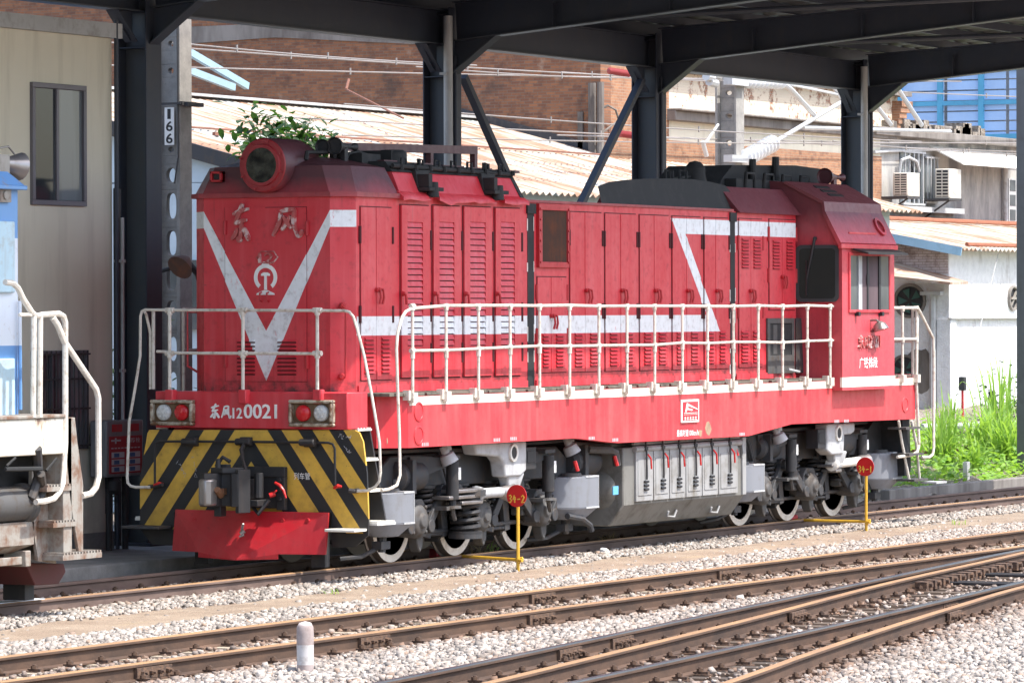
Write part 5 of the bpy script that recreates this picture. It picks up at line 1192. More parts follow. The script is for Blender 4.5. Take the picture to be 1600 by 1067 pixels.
q.lathe((b.x, b.y, -.3), (0, 0, 1), [(0, rr0*.96), (t.z+.2, rr0*1.03), (t.z+.27, rr0*.99), (t.z+.31, rr0*.7), (t.z+.325, 0)], 28)
m = Mat('marker_post_paint', .85); f = m.noise(10, 5, .7); hp = t.z+.2
c = m.mix(f.ramp(.4, .7), (.36, .30, .285), (.25, .195, .18)); c = m.mix(m.z.gt(hp*.26)*m.z.lt(hp*.62), c, m.mix(f.ramp(.5, .75), (.50, .48, .47), (.30, .26, .24)))
c = m.mix(m.z.gt(hp*.98), c, (.46, .40, .38)); c = m.mix(m.noise(5, 5, .7).ramp(.6, .7)*.5, c, (.25, .20, .18)); m.color(c); m.bump(f, .006, .6)
q.local((b.x, b.y, -.2)); o = q.build('marker_post', m.m, None, smooth=50); o.location = (b.x, b.y, -.2); tag(o, 'short white and grey concrete marker post standing in the foreground ballast', 'marker post')

# ------------------------------------------------------------------ steel canopy over the track
M['csteel'] = simple('canopy_steel', (.034, .042, .062), .55, dirt=(.07, .065, .06), amt=.35, scale=3)
M['csteellit'] = simple('canopy_steel_lit', (.06, .07, .085), .5, dirt=(.09, .08, .07), amt=.4, scale=3)  # same steel toned paler for the lit webs and lower flanges
M['roofsheet'] = simple('canopy_sheet', (.10, .105, .11), .6, dirt=(.05, .045, .04), amt=.5, scale=2)
M['pipe'] = simple('downpipe_grey', (.42, .42, .41), .5, dirt=(.2, .18, .16), amt=.4, scale=3)
cn = thing('steel_canopy', 'dark steel platform canopy with haunched columns above the red locomotive', 'canopy', (0, 0, 0))
def ibeam(mb, a, b, dep, wd, tf=.02, tw=.014, up=(0, 0, 1), dep2=None):
    a, b = Vector(a), Vector(b); d = (b-a).normalized(); up = Vector(up); s = d.cross(up).normalized(); u = s.cross(d).normalized(); D = (dep, dep if dep2 is None else dep2)
    def sec(p, h): return [[p+s*x+u*z for x, z in q] for q in ([(-wd/2, -tf), (wd/2, -tf), (wd/2, 0), (-wd/2, 0)], [(-wd/2, -h), (wd/2, -h), (wd/2, -h+tf), (-wd/2, -h+tf)], [(-tw/2, -h+tf), (tw/2, -h+tf), (tw/2, -tf), (-tw/2, -tf)])]
    A_, B_ = sec(a, D[0]), sec(b, D[1])
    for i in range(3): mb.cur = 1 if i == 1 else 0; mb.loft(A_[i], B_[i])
    mb.cur = 0
CX = [-6.2, 3.75, 12.67, 20.19, 29.32]
CM = [M['csteel'], M['csteellit']]
ZB = 7.47; YCOL = 4.0
for i, x in enumerate(CX):
    q = MB(); 
    for s in (-1, 1): q.cur = 0; q.box(x-.20, x+.20, YCOL+s*.225-.012, YCOL+s*.225+.012, -.1, 8.05)
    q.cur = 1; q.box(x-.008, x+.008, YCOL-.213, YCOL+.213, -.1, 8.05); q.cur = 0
    q.box(x-.33, x+.33, YCOL-.36, YCOL+.36, .06, .10)
    for z in (ZB-.5, ZB, 7.95): q.box(x-.19, x-.008, YCOL-.213, YCOL+.213, z-.008, z+.008); q.box(x+.008, x+.19, YCOL-.213, YCOL+.213, z-.008, z+.008)
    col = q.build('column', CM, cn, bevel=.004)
    q = MB(); zb = lambda y: 7.50+.09*(4-y)
    ibeam(q, (x, 3.76, zb(3.76)+.62), (x, -4.40, zb(-4.40)+.34), .62, .26, dep2=.34)
    q.prism([(3.775, zb(3.77)), (3.775, zb(3.77)-.5), (3.0, zb(3.0))], 'x', x-.012, x+.012); q.cur = 1; q.bar((x, 3.775, zb(3.77)-.5), (x, 3.0, zb(3.0)), .24, .018); q.cur = 0
    for y in (2, 0, -2): q.box(x-.12, x+.12, y-.007, y+.007, zb(y)+.02, zb(y)+.40)
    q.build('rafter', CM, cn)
    if i+1 < len(CX):
        x2 = CX[i+1]; q = MB(); ibeam(q, (x+.02, YCOL, ZB+.55), (x2-.02, YCOL, ZB+.55), .55, .28)
        for xa_, s in ((x+.2, 1), (x2-.2, -1)): q.prism([(xa_, ZB), (xa_, ZB-.42), (xa_+s*.14, ZB-.36), (xa_+s*.50, ZB)], 'y', YCOL-.012, YCOL+.012); q.bar((xa_, YCOL, ZB-.42), (xa_+s*.50, YCOL, ZB), .2, .018)
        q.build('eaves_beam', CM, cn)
for y in np.arange(-4.2, 4.3, 1.08):
    q = MB(); z = 7.50+.09*(4-y)+.34+.28*(y+4.55)/8.3+.005; q.box(CX[0]-3, CX[-1]+2, y-.035, y+.035, z, z+.14); q.build('purlin', CM[0], cn)
q = MB(); z0 = 7.50+.09*(4-4.3)+.62+.16; z1 = 7.50+.09*8.65+.34+.16
N = 240; xs = np.linspace(CX[0]-3.2, CX[-1]+2.2, N)
vs = []; 
for x, k in zip(xs, range(N)): h = .03*(1 if k % 4 in (1, 2) else 0); vs += [(x, 4.40, z0+h), (x, -4.46, z1+h), (x, -4.46, z1+h+.012), (x, 4.40, z0+h+.012)]
fs = []
for k in range(N-1): fs += [(4*k+j, 4*k+(j+1) % 4, 4*k+4+(j+1) % 4, 4*k+4+j) for j in range(4)]
q.add(vs, fs+[(0, 1, 2, 3), (4*N-4, 4*N-3, 4*N-2, 4*N-1)]); q.build('roof_sheet', M['roofsheet'], cn, smooth=0)
q = MB(); q.box(CX[0]-3.2, CX[-1]+2.2, 4.24, 4.30, ZB+.55, z0+.02); q.build('fascia', M['csteel'], cn); q = MB(); q.box(CX[0]-3.2, CX[-1]+2.2, -4.53, -4.47, z1-.30, z1+.06); q.build('fascia', M['csteel'], cn)  # back strip added to close the sky slit under the roof
# cross braces between two columns, and roof bracing
for a, b in ((at(724, 120, 'y', 4.05), at(785, 258, 'y', 4.05)), (at(1003, 124, 'y', 3.95), at(912, 310, 'y', 3.95))):
    a, b = Vector(a), Vector(b); d = b-a; t = (.9-a.z)/d.z; q = MB(); q.bar(a, a+d*t, .10, .12, up=(0, 1, 0)); q.build('cross_brace', CM[0], cn)
for i in range(1, 4):
    q = MB(); q.tube([(CX[i]+.3, 3.5, 7.8), (CX[i+1]-.4, -3.9, 8.45)], .045, 8); q.build('roof_brace', CM[0], cn)
for px, w_, pt in ((700.5, 14.5, 20), (1350.5, 11, 83), (190.5, 6, 340)):
    c_ = at(px, 200, 'y', 3.68); zt_ = at(px, pt, 'y', 3.68).z; sc_ = FPX/np.linalg.norm(np.array(c_)-CAMP); q = MB(); q.tube([(c_.x, 3.68, .05), (c_.x, 3.68, min(zt_, 7.9))], w_/2/sc_, 14)
    for z in (1, 2.5, 4, 5.5, 7): 
        if z < zt_: q.box(c_.x-w_/2/sc_-.03, c_.x+w_/2/sc_+.03, 3.66, 3.78, z-.02, z+.02)
    q.build('downpipe', M['pipe'], cn)
q = MB()
for px, y in ((182, 3.72), (712, 3.74), (1034, 3.74), (1362, 3.72)): c_ = at(px, 300, 'y', y); q.cyl((c_.x, y, .05), (c_.x, y, 7.3), .03, None, 8)
q.build('conduit', CM[0], cn, each=True)

# ------------------------------------------------------------------ fire cabinet at the first column
M['cabinet'] = simple('cabinet_aluminium', (.20, .20, .20), .5, amt=.3)
a = at(167, 746, 'y', 3.45); b = at(224, 655, 'y', 3.45); L0 = (a.x, 3.45, a.z)
hyd = thing('fire_hydrant_cabinet', 'grey wall cabinet with red instruction panel beside the first column', 'fire cabinet', L0)
def lo0(mb): return mb.local(L0)
w_, h_ = b.x-a.x, b.z-a.z
q = MB(); q.box(a.x, b.x, 3.45, 3.72, a.z, b.z); lo0(q).build('case', M['cabinet'], hyd, bevel=.02)
M['poster'] = simple('poster_red', (.34, .02, .025), .5, amt=.15, streak=False); M['posterwhite'] = simple('poster_white', (.5, .5, .5), .6, amt=.2, streak=False); M['posterblue'] = simple('poster_blue', (.05, .13, .27), .6, amt=.2)
q = MB(); q.box(a.x+.06*w_, a.x+.94*w_, 3.438, 3.45, a.z+.06*h_, a.z+.72*h_); po = lo0(q).build('poster', M['poster'], hyd)
q = MB(); q.box(a.x+.14*w_, a.x+.40*w_, 3.440, 3.45, a.z+.80*h_, a.z+.93*h_); q.box(a.x+.6*w_, a.x+.86*w_, 3.440, 3.45, a.z+.80*h_, a.z+.93*h_); lo0(q).build('panel', M['plow'], hyd)
text_mesh('消防栓', (a.x+.5*w_-L0[0], 3.436-3.45, a.z+.60*h_-L0[2]), (1, 0, 0), zd, .38*w_, .085*h_, .002, .01).build('lettering', M['posterwhite'], po, smooth=0)
q = MB()
for r_ in range(3):
    for c_ in range(2): x = a.x+w_*(.11+.43*c_); z = a.z+h_*(.09+.125*r_); q.cur = 0; q.box(x, x+.34*w_, 3.434, 3.438, z, z+.10*h_); q.cur = 1; q.box(x+.06*w_, x+.2*w_, 3.432, 3.434, z+.01*h_, z+.08*h_)
for k in range(9): q.cur = 0; q.box(a.x+w_*(.1+.09*k), a.x+w_*(.16+.09*k), 3.436, 3.438, a.z+.50*h_, a.z+.52*h_)
q.cur = 0; q.box(a.x+.10*w_, a.x+.36*w_, 3.436, 3.438, a.z+.63*h_, a.z+.66*h_); q.box(a.x+.2*w_, a.x+.24*w_, 3.436, 3.438, a.z+.59*h_, a.z+.69*h_)
lo0(q).build('pictograms', [M['posterwhite'], M['posterblue']], po)
q = MB(); q.cyl((a.x+.3*w_, 3.6, a.z-.5), (a.x+.3*w_, 3.6, a.z), .05, None, 10); q.cyl((a.x+.75*w_, 3.6, .06), (a.x+.75*w_, 3.6, a.z), .045, None, 10); q.cyl((a.x+.3*w_, 3.6, .06), (a.x+.3*w_, 3.6, a.z-.5), .045, None, 10); q.lathe((a.x+.28*w_, 3.5, a.z-.12), (0, 0, 1), [(-.12, .05), (-.06, .1), (.06, .1), (.12, .05)], 14); lo0(q).build('pipe_legs', M['black'], hyd)

# ------------------------------------------------------------------ cream station building at the left
m = Mat('cream_render', .85); f = m.noise(.6, 4, .6); c = m.mix(f.ramp(.3, .7), (.70, .66, .53), (.76, .72, .59)); c = m.mix(m.noise(3, 4, .6, 1, 1, .1).ramp(.5, .75)*.4, c, (.36, .33, .25)); c = m.mix((1-m.z.ramp(.1, .9))*m.noise(4, 4).ramp(.35, .65)*.5, c, (.22, .20, .16)); pass; m.color(c); m.bump(m.noise(60, 3), .003, .4); M['render'] = m.m
sb = thing('station_building', 'cream rendered station building with a sliding window behind the blue locomotive', 'building', (-4, 3.8, 0)); L1 = (-4, 3.8, 0)
def loc1(mb): return mb.local(L1)
xe, zt_ = at(176, 600, 'y', 3.8).x, at(100, 30, 'y', 3.8).z
q = MB(); q.box(-18, xe, 3.8, 9, -.2, zt_-.2); loc1(q).build('wall', M['render'], sb)
q = MB(); q.box(-18, xe+.12, 3.70, 9.1, zt_-.2, zt_); loc1(q).build('coping', M['lgrey'], sb)
q = MB(); q.box(-18, xe+.01, 3.785, 3.8, .06, .30); loc1(q).build('plinth', M['platform'], sb)
M['alum'] = simple('window_aluminium_purple', (.16, .15, .17), .45, .3, amt=.2)
m = Mat('window_glass_banded', .05); m.color(m.mix(m.noise(1.5, 3, .5, 1, 1, .08).ramp(.42, .6), (.03, .037, .044), (.22, .25, .27))); M['gbanded'] = m.m  # pale bands put reflections and curtain tones into the pane colour
a = at(47, 320, 'y', 3.8); b = at(131, 135, 'y', 3.8)
a2 = at(48, 705, 'y', 3.8); b2 = at(133, 547, 'y', 3.8)
def wfr(a, b, f, mull, name, par, d=.05):
    q = MB(); y0, y1 = 3.8-d, 3.8+.02
    q.box(a.x, b.x, y0, y1, a.z, a.z+f); q.box(a.x, b.x, y0, y1, b.z-f, b.z); q.box(a.x, a.x+f, y0, y1, a.z+f, b.z-f); q.box(b.x-f, b.x, y0, y1, a.z+f, b.z-f)
    for t in mull: x = a.x+(b.x-a.x)*t; q.box(x-.03, x+.03, y0+.01, y1, a.z+f, b.z-f)
    fr = loc1(q).build(name, M['alum'], par, bevel=.006); q = MB(); q.box(a.x+f, b.x-f, 3.792, 3.798, a.z+f, b.z-f); loc1(q).build('pane', M['gbanded'], fr); return fr
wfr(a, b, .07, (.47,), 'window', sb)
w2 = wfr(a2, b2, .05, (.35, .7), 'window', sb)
q = MB(); n = 12
for i in range(n): x = a2.x+(b2.x-a2.x)*(i+.5)/n; q.cyl((x, 3.72, a2.z), (x, 3.72, b2.z), .011, None, 6)
for z in (a2.z+.05, a2.z+.55, a2.z+.95, b2.z-.05): q.box(a2.x, b2.x, 3.71, 3.73, z-.012, z+.012)
loc1(q).build('window_bars', M['dgrey'], w2)
q = MB(); q.box(xe+.02, xe+.14, 3.74, 3.8, .1, 5.0); loc1(q).build('corner_strip', M['dgrey'], sb, bevel=.01)

# ------------------------------------------------------------------ blue locomotive entering from the left
m = Mat('blue_loco_paint', .4); zb1, zb2 = at(10, 372, 'y', -1.25).z, at(10, 540, 'y', -1.25).z
f = m.noise(5, 5, .7); c = m.mix(m.noise(1.2, 2), (.10, .25, .52), (.15, .32, .60)); c = m.mix(m.z.gt(zb2)*m.z.lt(zb1), c, (.62, .68, .76)); c = m.mix(f.ramp(.6, .75)*.7, c, (.30, .22, .15)); m.color(c); M['blue'] = m.m
M['paleblue'] = simple('pale_blue_paint', (.42, .58, .66), .5, dirt=(.3, .22, .14), amt=.6, scale=5)
m = Mat('rusting_cream', .7); f = m.noise(3, 5, .7, 1, 1, .3); c = m.mix(m.noise(5, 5, .65, 2, 1, .08).ramp(.5, .75)*.6, (.70, .66, .56), (.55, .38, .16)); c = m.mix((f+m.z.ramp(1.95, 2.15)*.12).ramp(.6, .68)*.9, c, (.16, .075, .045)); m.color(c); m.bump(f, .01, .4); M['rcream'] = m.m
M['rgrey'] = simple('rusting_grey', (.28, .26, .23), .7, dirt=(.16, .08, .045), amt=.9, scale=4, lo=.45, hi=.65)
M['redblack'] = simple('guard_red_dark', (.09, .02, .018), .7, amt=.5)
bl = thing('blue_locomotive', 'weathered blue and white locomotive end with rusty cream headstock at the left edge', 'locomotive', (-8, 0, 0)); L2 = (-8, 0, 0)
def loc2(mb): return mb.local(L2)
def B_(px, py, y=-1.7): return at(px, py, 'y', y)
xe = B_(100, 660).x; zt_, zb_ = B_(60, 654).z, B_(60, 711).z
q = MB(); q.box(-24, xe, -1.7, 1.7, zb_, zt_); loc2(q).build('headstock', M['rcream'], bl, bevel=.015)
q = MB(); q.box(-24, xe+.05, -1.72, 1.72, zt_, zt_+.04); loc2(q).build('deck', M['rgrey'], bl, bevel=.01)
xh = B_(29, 400, -1.25).x; zr_ = B_(20, 290, -1.25).z
q = MB(); q.box(-24, xh, -1.25, 1.25, zt_, zr_); hb = loc2(q).build('hood', M['blue'], bl, bevel=.02)
q = MB(); q.box(-24, B_(21, 400, -1.3).x, -1.32, -1.2, zt_, B_(10, 560, -1.3).z); q.box(-24, B_(24, 400, -1.3).x, -1.30, -1.2, zt_+1.4, zt_+2.2); loc2(q).build('side_panel', M['paleblue'], hb, bevel=.015)
q = MB(); x1 = B_(36, 290, -1.3).x; q.loft([(-24, -1.33, zr_), (x1, -1.33, zr_), (x1, 1.33, zr_), (-24, 1.33, zr_)], [(-24, -.95, zr_+.45), (x1-.45, -.95, zr_+.45), (x1-.45, .95, zr_+.45), (-24, .95, zr_+.45)]); q.box(-24, x1+.02, -1.35, 1.35, zr_-.05, zr_); loc2(q).build('roof', M['blue'], hb, bevel=.01)
q = MB(); c_ = B_(19, 257, -1.1); q.lathe((c_.x-.1, -1.1, c_.z), (1, -.25, -.12), [(-.3, .04), (-.1, .06), (.05, .10), (.2, .16), (.2, .13), (.1, .06)], 16); q.tube([(c_.x-.3, -1.0, c_.z+.16), (c_.x, -1.05, c_.z+.2), (c_.x+.12, -1.05, c_.z+.12)], .012, 6); q.box(c_.x-.5, c_.x-.2, -1.2, -.9, c_.z-.25, c_.z+.1); loc2(q).build('horn', M['steel'], hb)
q = MB(); c_ = B_(6, 305, -1.27); q.box(c_.x-.1, c_.x+.12, -1.29, -1.25, c_.z-.08, c_.z+.08); q.lathe((c_.x, -1.29, c_.z), (0, -1, 0), [(0, .05), (.02, .05), (.02, 0)], 12); loc2(q).build('marker_light', M['rgrey'], hb)
q = MB(); q.tube([B_(31, 470, -1.3), B_(32, 640, -1.3)], .02, 6); loc2(q).build('conduit', M['blue'], hb)
q = MB(); r1 = [(8, 441), (20, 442.5), (28, 450), (36, 467), (50, 489), (57, 494), (66, 492), (92, 490), (99, 494), (102, 504), (102, 560), (102, 690), (98, 755), (93, 768), (84, 779), (70, 783), (56, 784)]
q.tube([B_(*p) for p in r1], .034, 8); r2_ = [(82, 496), (90, 508), (100, 533), (150, 608), (153.5, 622), (154, 745), (150, 761), (142, 771), (128, 774.5)]
q.tube([B_(*p) for p in r2_], .036, 8)
for px in (53, 63): q.tube([B_(px, 494), B_(px-1, 652)], .032, 8)
q.tube([B_(30, 492), B_(52, 492)], .02, 6); loc2(q).build('handrail', M['rail_white'], bl)
# steps of the blue locomotive
q = MB(); pr = [(100, 652), (115, 652), (119, 690), (128, 755), (128, 868), (122, 868), (107, 780), (101, 712)]
P = [B_(*p, -1.68) for p in pr]; q.prism([(p.x, p.z) for p in P], 'y', -1.70, -1.66); q.box(xe-.02, xe+.16, -1.7, 1.7, .6, zt_); loc2(q).build('step_plate', M['rgrey'], bl, bevel=.008)
q = MB(); pr = [(67, 735), (72, 770), (80, 820), (88, 880), (60, 876), (48, 800), (50, 730)]; P = [B_(*p, -1.5) for p in pr]; q.prism([(p.x, p.z) for p in P], 'y', -1.5, -1.46); loc2(q).build('step_plate', M['rgrey'], bl)
for a_, b_, py in ((71, 109, 764), (81, 118, 820)):
    a = B_(a_, py); b = B_(b_, py); q = MB(); q.box(a.x, b.x, -1.72, -1.2, a.z-.03, a.z+.02)
    for k in range(8): x = a.x+(b.x-a.x)*(k+.3)/8; q.box(x, x+.03, -1.72, -1.2, a.z+.02, a.z+.045)
    loc2(q).build('tread', M['rgrey'], bl)
a = B_(89, 870); b = B_(150, 870); q = MB(); q.box(a.x, b.x, -1.78, -1.1, a.z-.04, a.z+.02)
for k in range(13): x = a.x+(b.x-a.x)*(k+.3)/13; q.box(x, x+.03, -1.78, -1.1, a.z+.02, a.z+.045)
loc2(q).build('tread', M['rgrey'], bl)
q = MB(); q.box(-9.5, xe-.02, -1.3, 1.3, .75, zb_-.02); q.tube([B_(8, 733), B_(65, 732)], .025, 6); q.tube([B_(10, 728), B_(24, 715)], .015, 6); q.tube([B_(72, 735), B_(88, 716)], .015, 6); loc2(q).build('underframe', M['soot'], bl)
q = MB(); c_ = B_(20, 788, -1.45); q.lathe((c_.x-.3, -1.4, c_.z), (1, 0, 0), [(-.6, .14), (.0, .2), (.5, .2), (.52, .23), (.60, .23), (.62, .1), (.62, 0)], 20); loc2(q).build('brake_cylinder', M['grey'], bl)
q = MB(); zt2, zm2, zl2 = B_(20, 816, -1.45).z, B_(20, 852, -1.45).z, B_(20, 865, -1.45).z; x1 = B_(53, 830, -1.5).x
q.loft(hop(x1-1.0, x1, -1.5, -.98, .3, zt2), hop(x1-1.0, x1, -1.5, -.98, .3, zm2)); q.loft(hop(x1-1.0, x1, -1.5, -.98, .3, zm2-.001), hop(x1-.8, x1-.25, -1.36, -1.05, .12, zl2)); q.cyl((x1-.5, -1.2, zt2), (x1-.5, -1.2, zt2+.06), .16, None, 14); q.cyl((x1-.6, -1.2, zl2), (x1-.6, -1.2, .1), .07, .05, 10); q.box(x1-.75, x1-.45, -1.3, -1.1, .2, .4); loc2(q).build('sand_box', M['rgrey'], bl, smooth=40)
q = MB(); q.box(B_(18, 880).x, B_(73, 880).x, -1.45, -1.3, B_(40, 885).z, B_(40, 872).z); q.box(B_(64, 880).x, B_(72, 880).x, -1.5, -1.2, B_(64, 886).z, B_(64, 861).z); loc2(q).build('guide_bracket', M['rgrey'], bl, bevel=.01)
q = MB(); c0, c1 = B_(33, 930, -.95), B_(48, 890, -.95); q.box(c0.x, c1.x, -1.0, -.7, .03, c1.z+.1); q.prism([(c0.x-.35, .62), (c1.x+.45, .62), (c1.x+.1, .40), (c0.x-.1, .40)], 'y', -1.0, -.8); loc2(q).build('rail_guard', M['black'], bl, bevel=.01)
q = MB(); P = [B_(p[0], p[1], -1.3) for p in ((40, 880), (100, 880), (103, 893), (92, 912), (55, 914))]; q.prism([(p.x, max(.08, p.z)) for p in P], 'y', -1.3, 1.3); loc2(q).build('plough', M['redblack'], bl, bevel=.01)
q = MB(); q.tube([B_(58, 700), B_(60, 745, -1.6), B_(50, 775, -1.6), B_(42, 782, -1.5)], .055, 8); q.tube([B_(64, 740), B_(67, 765, -1.6), B_(60, 785, -1.6), B_(48, 795, -1.5)], .05, 8); loc2(q).build('air_hose', M['dgrey'], bl)
for x in (-9.2, -11.0):
    q = MB(); n = 36; cw = (x, -.6765, .525); q.lathe(cw, (0, -1, 0), [(0, .3), (0, .55), (.035, .53), (.14, .519), (.142, .42), (.08, .40), (.06, .2), (.12, .15), (.12, 0)], n); loc2(q).build('wheel', M['black'], bl)
q = MB(); p = at(0, 938, 'z', .01); q.box(-9.2, -6.05, -.84, -.60, .004, .012); loc2(q)
sheet = q.build('pale_strip', simple('pale_tone', (.55, .58, .62), .5, amt=.2), None); sheet.location = L2; tag(sheet, 'pale flat strip along the rail under the blue locomotive', 'sheet')  # flat pale strip laid along the rail head

# ------------------------------------------------------------------ background: masts, wires
m = Mat('mast_concrete', .9); f = m.noise(4, 5, .7); c = m.mix(f.ramp(.35, .7), (.22, .21, .20), (.34, .325, .30)); c = m.mix(m.noise(8, 4, .7).ramp(.62, .75)*.6, c, (.09, .085, .08)); m.color(c); m.bump(m.noise(40, 4, .7), .006, .6); M['mast'] = m.m
def holed(mb, x0, x1, y0, y1, z0, z1, a, b, cy, cz):
    """wall panel between x0 and x1 with an oval hole through x"""
    n = 24; outer = []; inner = []
    for k in range(n):
        t = 2*math.pi*k/n; c, s = math.cos(t), math.sin(t)
        rr = max(abs(c), abs(s)); ox, oz = c/rr, s/rr
        outer.append(((y0+y1)/2+ox*(y1-y0)/2, (z0+z1)/2+oz*(z1-z0)/2))
        p = 3.2; q = (abs(c)**p+abs(s)**p)**(-1/p) if b > a*1.3 else 1
        inner.append((cy+c*a*(q if b > a*1.3 else 1), cz+s*b*(q if b > a*1.3 else 1)))
    vs = [(x, *p) for x in (x0, x1) for ring in (outer, inner) for p in ring]
    fs = []
    for k in range(n):
        j = (k+1) % n
        fs += [(k, j, n+j, n+k), (2*n+k, 3*n+k, 3*n+j, 2*n+j), (n+k, n+j, 3*n+j, 3*n+k)]
    mb.add(vs, fs)
def mast(name_label, x, y, ztop, holes, wy=.30, wx=.30, zbot=-.2):
    L = (x, y, zbot); t = thing('concrete_mast', name_label, 'mast', L, 'concrete catenary masts'); q = MB()
    z = zbot; hs = sorted(holes)
    for i, (zc, a, b) in enumerate(hs):
        lo_ = zc-b-.05; hi = zc+b+.05
        if lo_ > z+.001: q.box(x-.05, x+.05, y-wy/2+.06, y+wy/2-.06, z, lo_)
        holed(q, x-.05, x+.05, y-wy/2+.06, y+wy/2-.06, lo_, hi, a, b, y, zc); z = hi
    q.box(x-.05, x+.05, y-wy/2+.06, y+wy/2-.06, z, ztop)
    for s in (-1, 1): q.box(x-wx/2, x+wx/2, y+s*wy/2-(.06 if s > 0 else 0), y+s*wy/2+(.06 if s < 0 else 0), zbot, ztop)
    q.local(L); q.build('shaft', M['mast'], t, bevel=.012); return t, L
MX, MY = 7.55, 5.8
def mz(py): return at(268, py, 'x', MX-.05).z
hl = [(mz(69), .045, .045), (mz(111), .045, .045), (mz(234), .045, .04)]+[(mz(p), .085, h) for p, h in ((274, .11), (322, .19), (380, .18), (434, .18), (490, .19), (545, .18), (600, .18), (655, .18), (705, .18))]
t166, L3 = mast('perforated concrete mast bearing a white plate with black number 166', MX, MY, at(285, 12, 'x', MX).z, hl, .46, .34)
a = at(257.5, 227, 'x', MX-.18); b = at(272, 168, 'x', MX-.18); q = MB(); q.box(MX-.185, MX-.175, a.y, b.y, a.z, b.z); q.local(L3); pl_ = q.build('number_plate', M['lettering'], t166)
hh = (b.z-a.z)
for i, ch in enumerate('661'):
    mbt = text_mesh(ch, (MX-.186-L3[0], a.y-.025-L3[1] if ch != '1' else a.y-.05-L3[1], a.z+hh*(.04+.325*i)-L3[2]), (0, -1, 0), zd, (a.y-b.y)*.72 if ch != '1' else (a.y-b.y)*.36, hh*.27, .002, .02); mbt.build('digit', M['black'], pl_, smooth=0)
q = MB(); zc = mz(163)
q.box(MX-.2, MX+.2, MY-.29, MY-.24, zc-.03, zc+.03); q.box(MX-.2, MX+.2, MY+.24, MY+.28, zc-.03, zc+.03); q.box(MX-.22, MX-.17, MY-.27, MY+.27, zc-.015, zc+.015); q.tube([(MX-.19, MY-.2, 7.8), (MX-.19, MY-.21, 5.6), (MX-.2, MY-.15, 5.2)], .012, 5); q.box(MX-.15, MX+.3, MY-.36, MY-.29, zc-.04, zc+.02)
q.local(L3); q.build('clamp', M['dgrey'], t166)
# floodlight hanging on that mast
c_ = at(286, 412, 'y', 5.2); fl = thing('floodlight', 'dark round floodlight fixed to the concrete mast 166', 'floodlight', tuple(c_)); q = MB(); q.lathe((0, 0, 0), (-.8, .1, -.6), [(.1, .20), (.09, .2), (-.05, .12), (-.12, .06), (-.12, 0)], 18); q.build('lamp_shade', M['rust'], fl); q = MB(); q.tube([(.08, 0, .05), (.25, -.1, -.15), (.42, -.1, -.45)], .05, 8); q.tube([(.1, 0, .0), (0, .35, -.1), (-.1, .6, -.1)], .03, 6); q.build('bracket', M['black'], fl)
# second mast with cantilever and insulators
M2X, M2Y = at(1140, 180, 'y', 10.0).x, 10.0
def mz2(py): return at(1133, py, 'x', M2X).z
t2m, L4 = mast('concrete lattice mast carrying white ribbed insulators behind the locomotive roof', M2X, M2Y, mz2(112), [(mz2(146), .07, .05), (mz2(182), .07, .05), (mz2(224), .07, .06), (mz2(270), .08, .15), (mz2(320), .08, .2)], .50, .40)
def insul(a, b, par, L, nm='insulator', r=.10):
    a, b = Vector(a), Vector(b); q = MB(); n = 9; d = (b-a); prof = [(0, .03)]
    l = d.length
    for i in range(n): z = l*(i+.5)/n; prof += [(z-l*.03, r*.45), (z, r), (z+l*.02, r), (z+l*.035, r*.45)]
    prof += [(l, .03)]; q.lathe(a, d, prof, 14); q.local(L); q.build(nm, M['porcelain'], par, smooth=30)
M['porcelain'] = simple('porcelain_white', (.66, .67, .68), .25, amt=.1, streak=False); M['galv'] = simple('galvanised_tube', (.50, .51, .52), .4, .3, amt=.2)
yc_ = 9.7
cv = thing('catenary_cantilever', 'galvanised bracket arms with white insulators on the far concrete mast', 'cantilever', (M2X, yc_, 6)); L5 = (M2X, yc_, 6)
def K(px, py, y=yc_): return at(px, py, 'y', y)
insul(K(1160, 250), K(1208, 224), cv, L5, r=.19); insul(K(1163, 128), K(1222, 130), cv, L5, r=.14)
q = MB(); q.tube([K(1206, 225), K(1318, 158)], .05, 8); q.tube([K(1222, 130), K(1236, 140), K(1272, 180)], .055, 8); q.tube([K(1222, 130), K(1310, 148)], .03, 6); q.box(K(1140, 1).x-.1, K(1165, 1).x, yc_-.1, yc_+.1, K(1150, 254).z, K(1150, 243).z); q.box(K(1140, 1).x-.1, K(1163, 1).x, yc_-.1, yc_+.1, K(1150, 134).z, K(1150, 122).z)
q.tube([K(1122, 195), K(1105, 220), K(1098, 226)], .03, 6); q.tube([K(1098, 222), K(1104, 244)], .05, 8); q.tube([K(1300, 133), K(1345, 195)], .05, 8); q.tube([K(1365, 160), K(1392, 195)], .05, 8); q.tube([K(1400, 135), K(1440, 196)], .055, 8); q.tube([K(1255, 200), K(1485, 206)], .045, 8)
for px, py in ((1107, 120), (1118, 116), (1112, 128)): q.cyl(K(px-4, py), K(px+6, py+3), .09, None, 8)
q.local(L5); q.build('arm', M['galv'], cv, each=True)
WIRES = [((290, 66), (662, 96), 9), ((290, 73), (1000, 118), 10), ((290, 103), (1320, 124), 10.5), ((722, 108), (985, 120), 9.5), ((724, 175), (1320, 214), 9), ((722, 196), (1600, 236), 11), ((722, 214), (1320, 222), 9.4), ((1045, 214), (1600, 222), 10.2), ((1366, 225), (1600, 240), 8.5), ((1050, 122), (1600, 150), 12)]
M['wire'] = simple('wire', (.30, .27, .25), .5, .3, amt=.2)
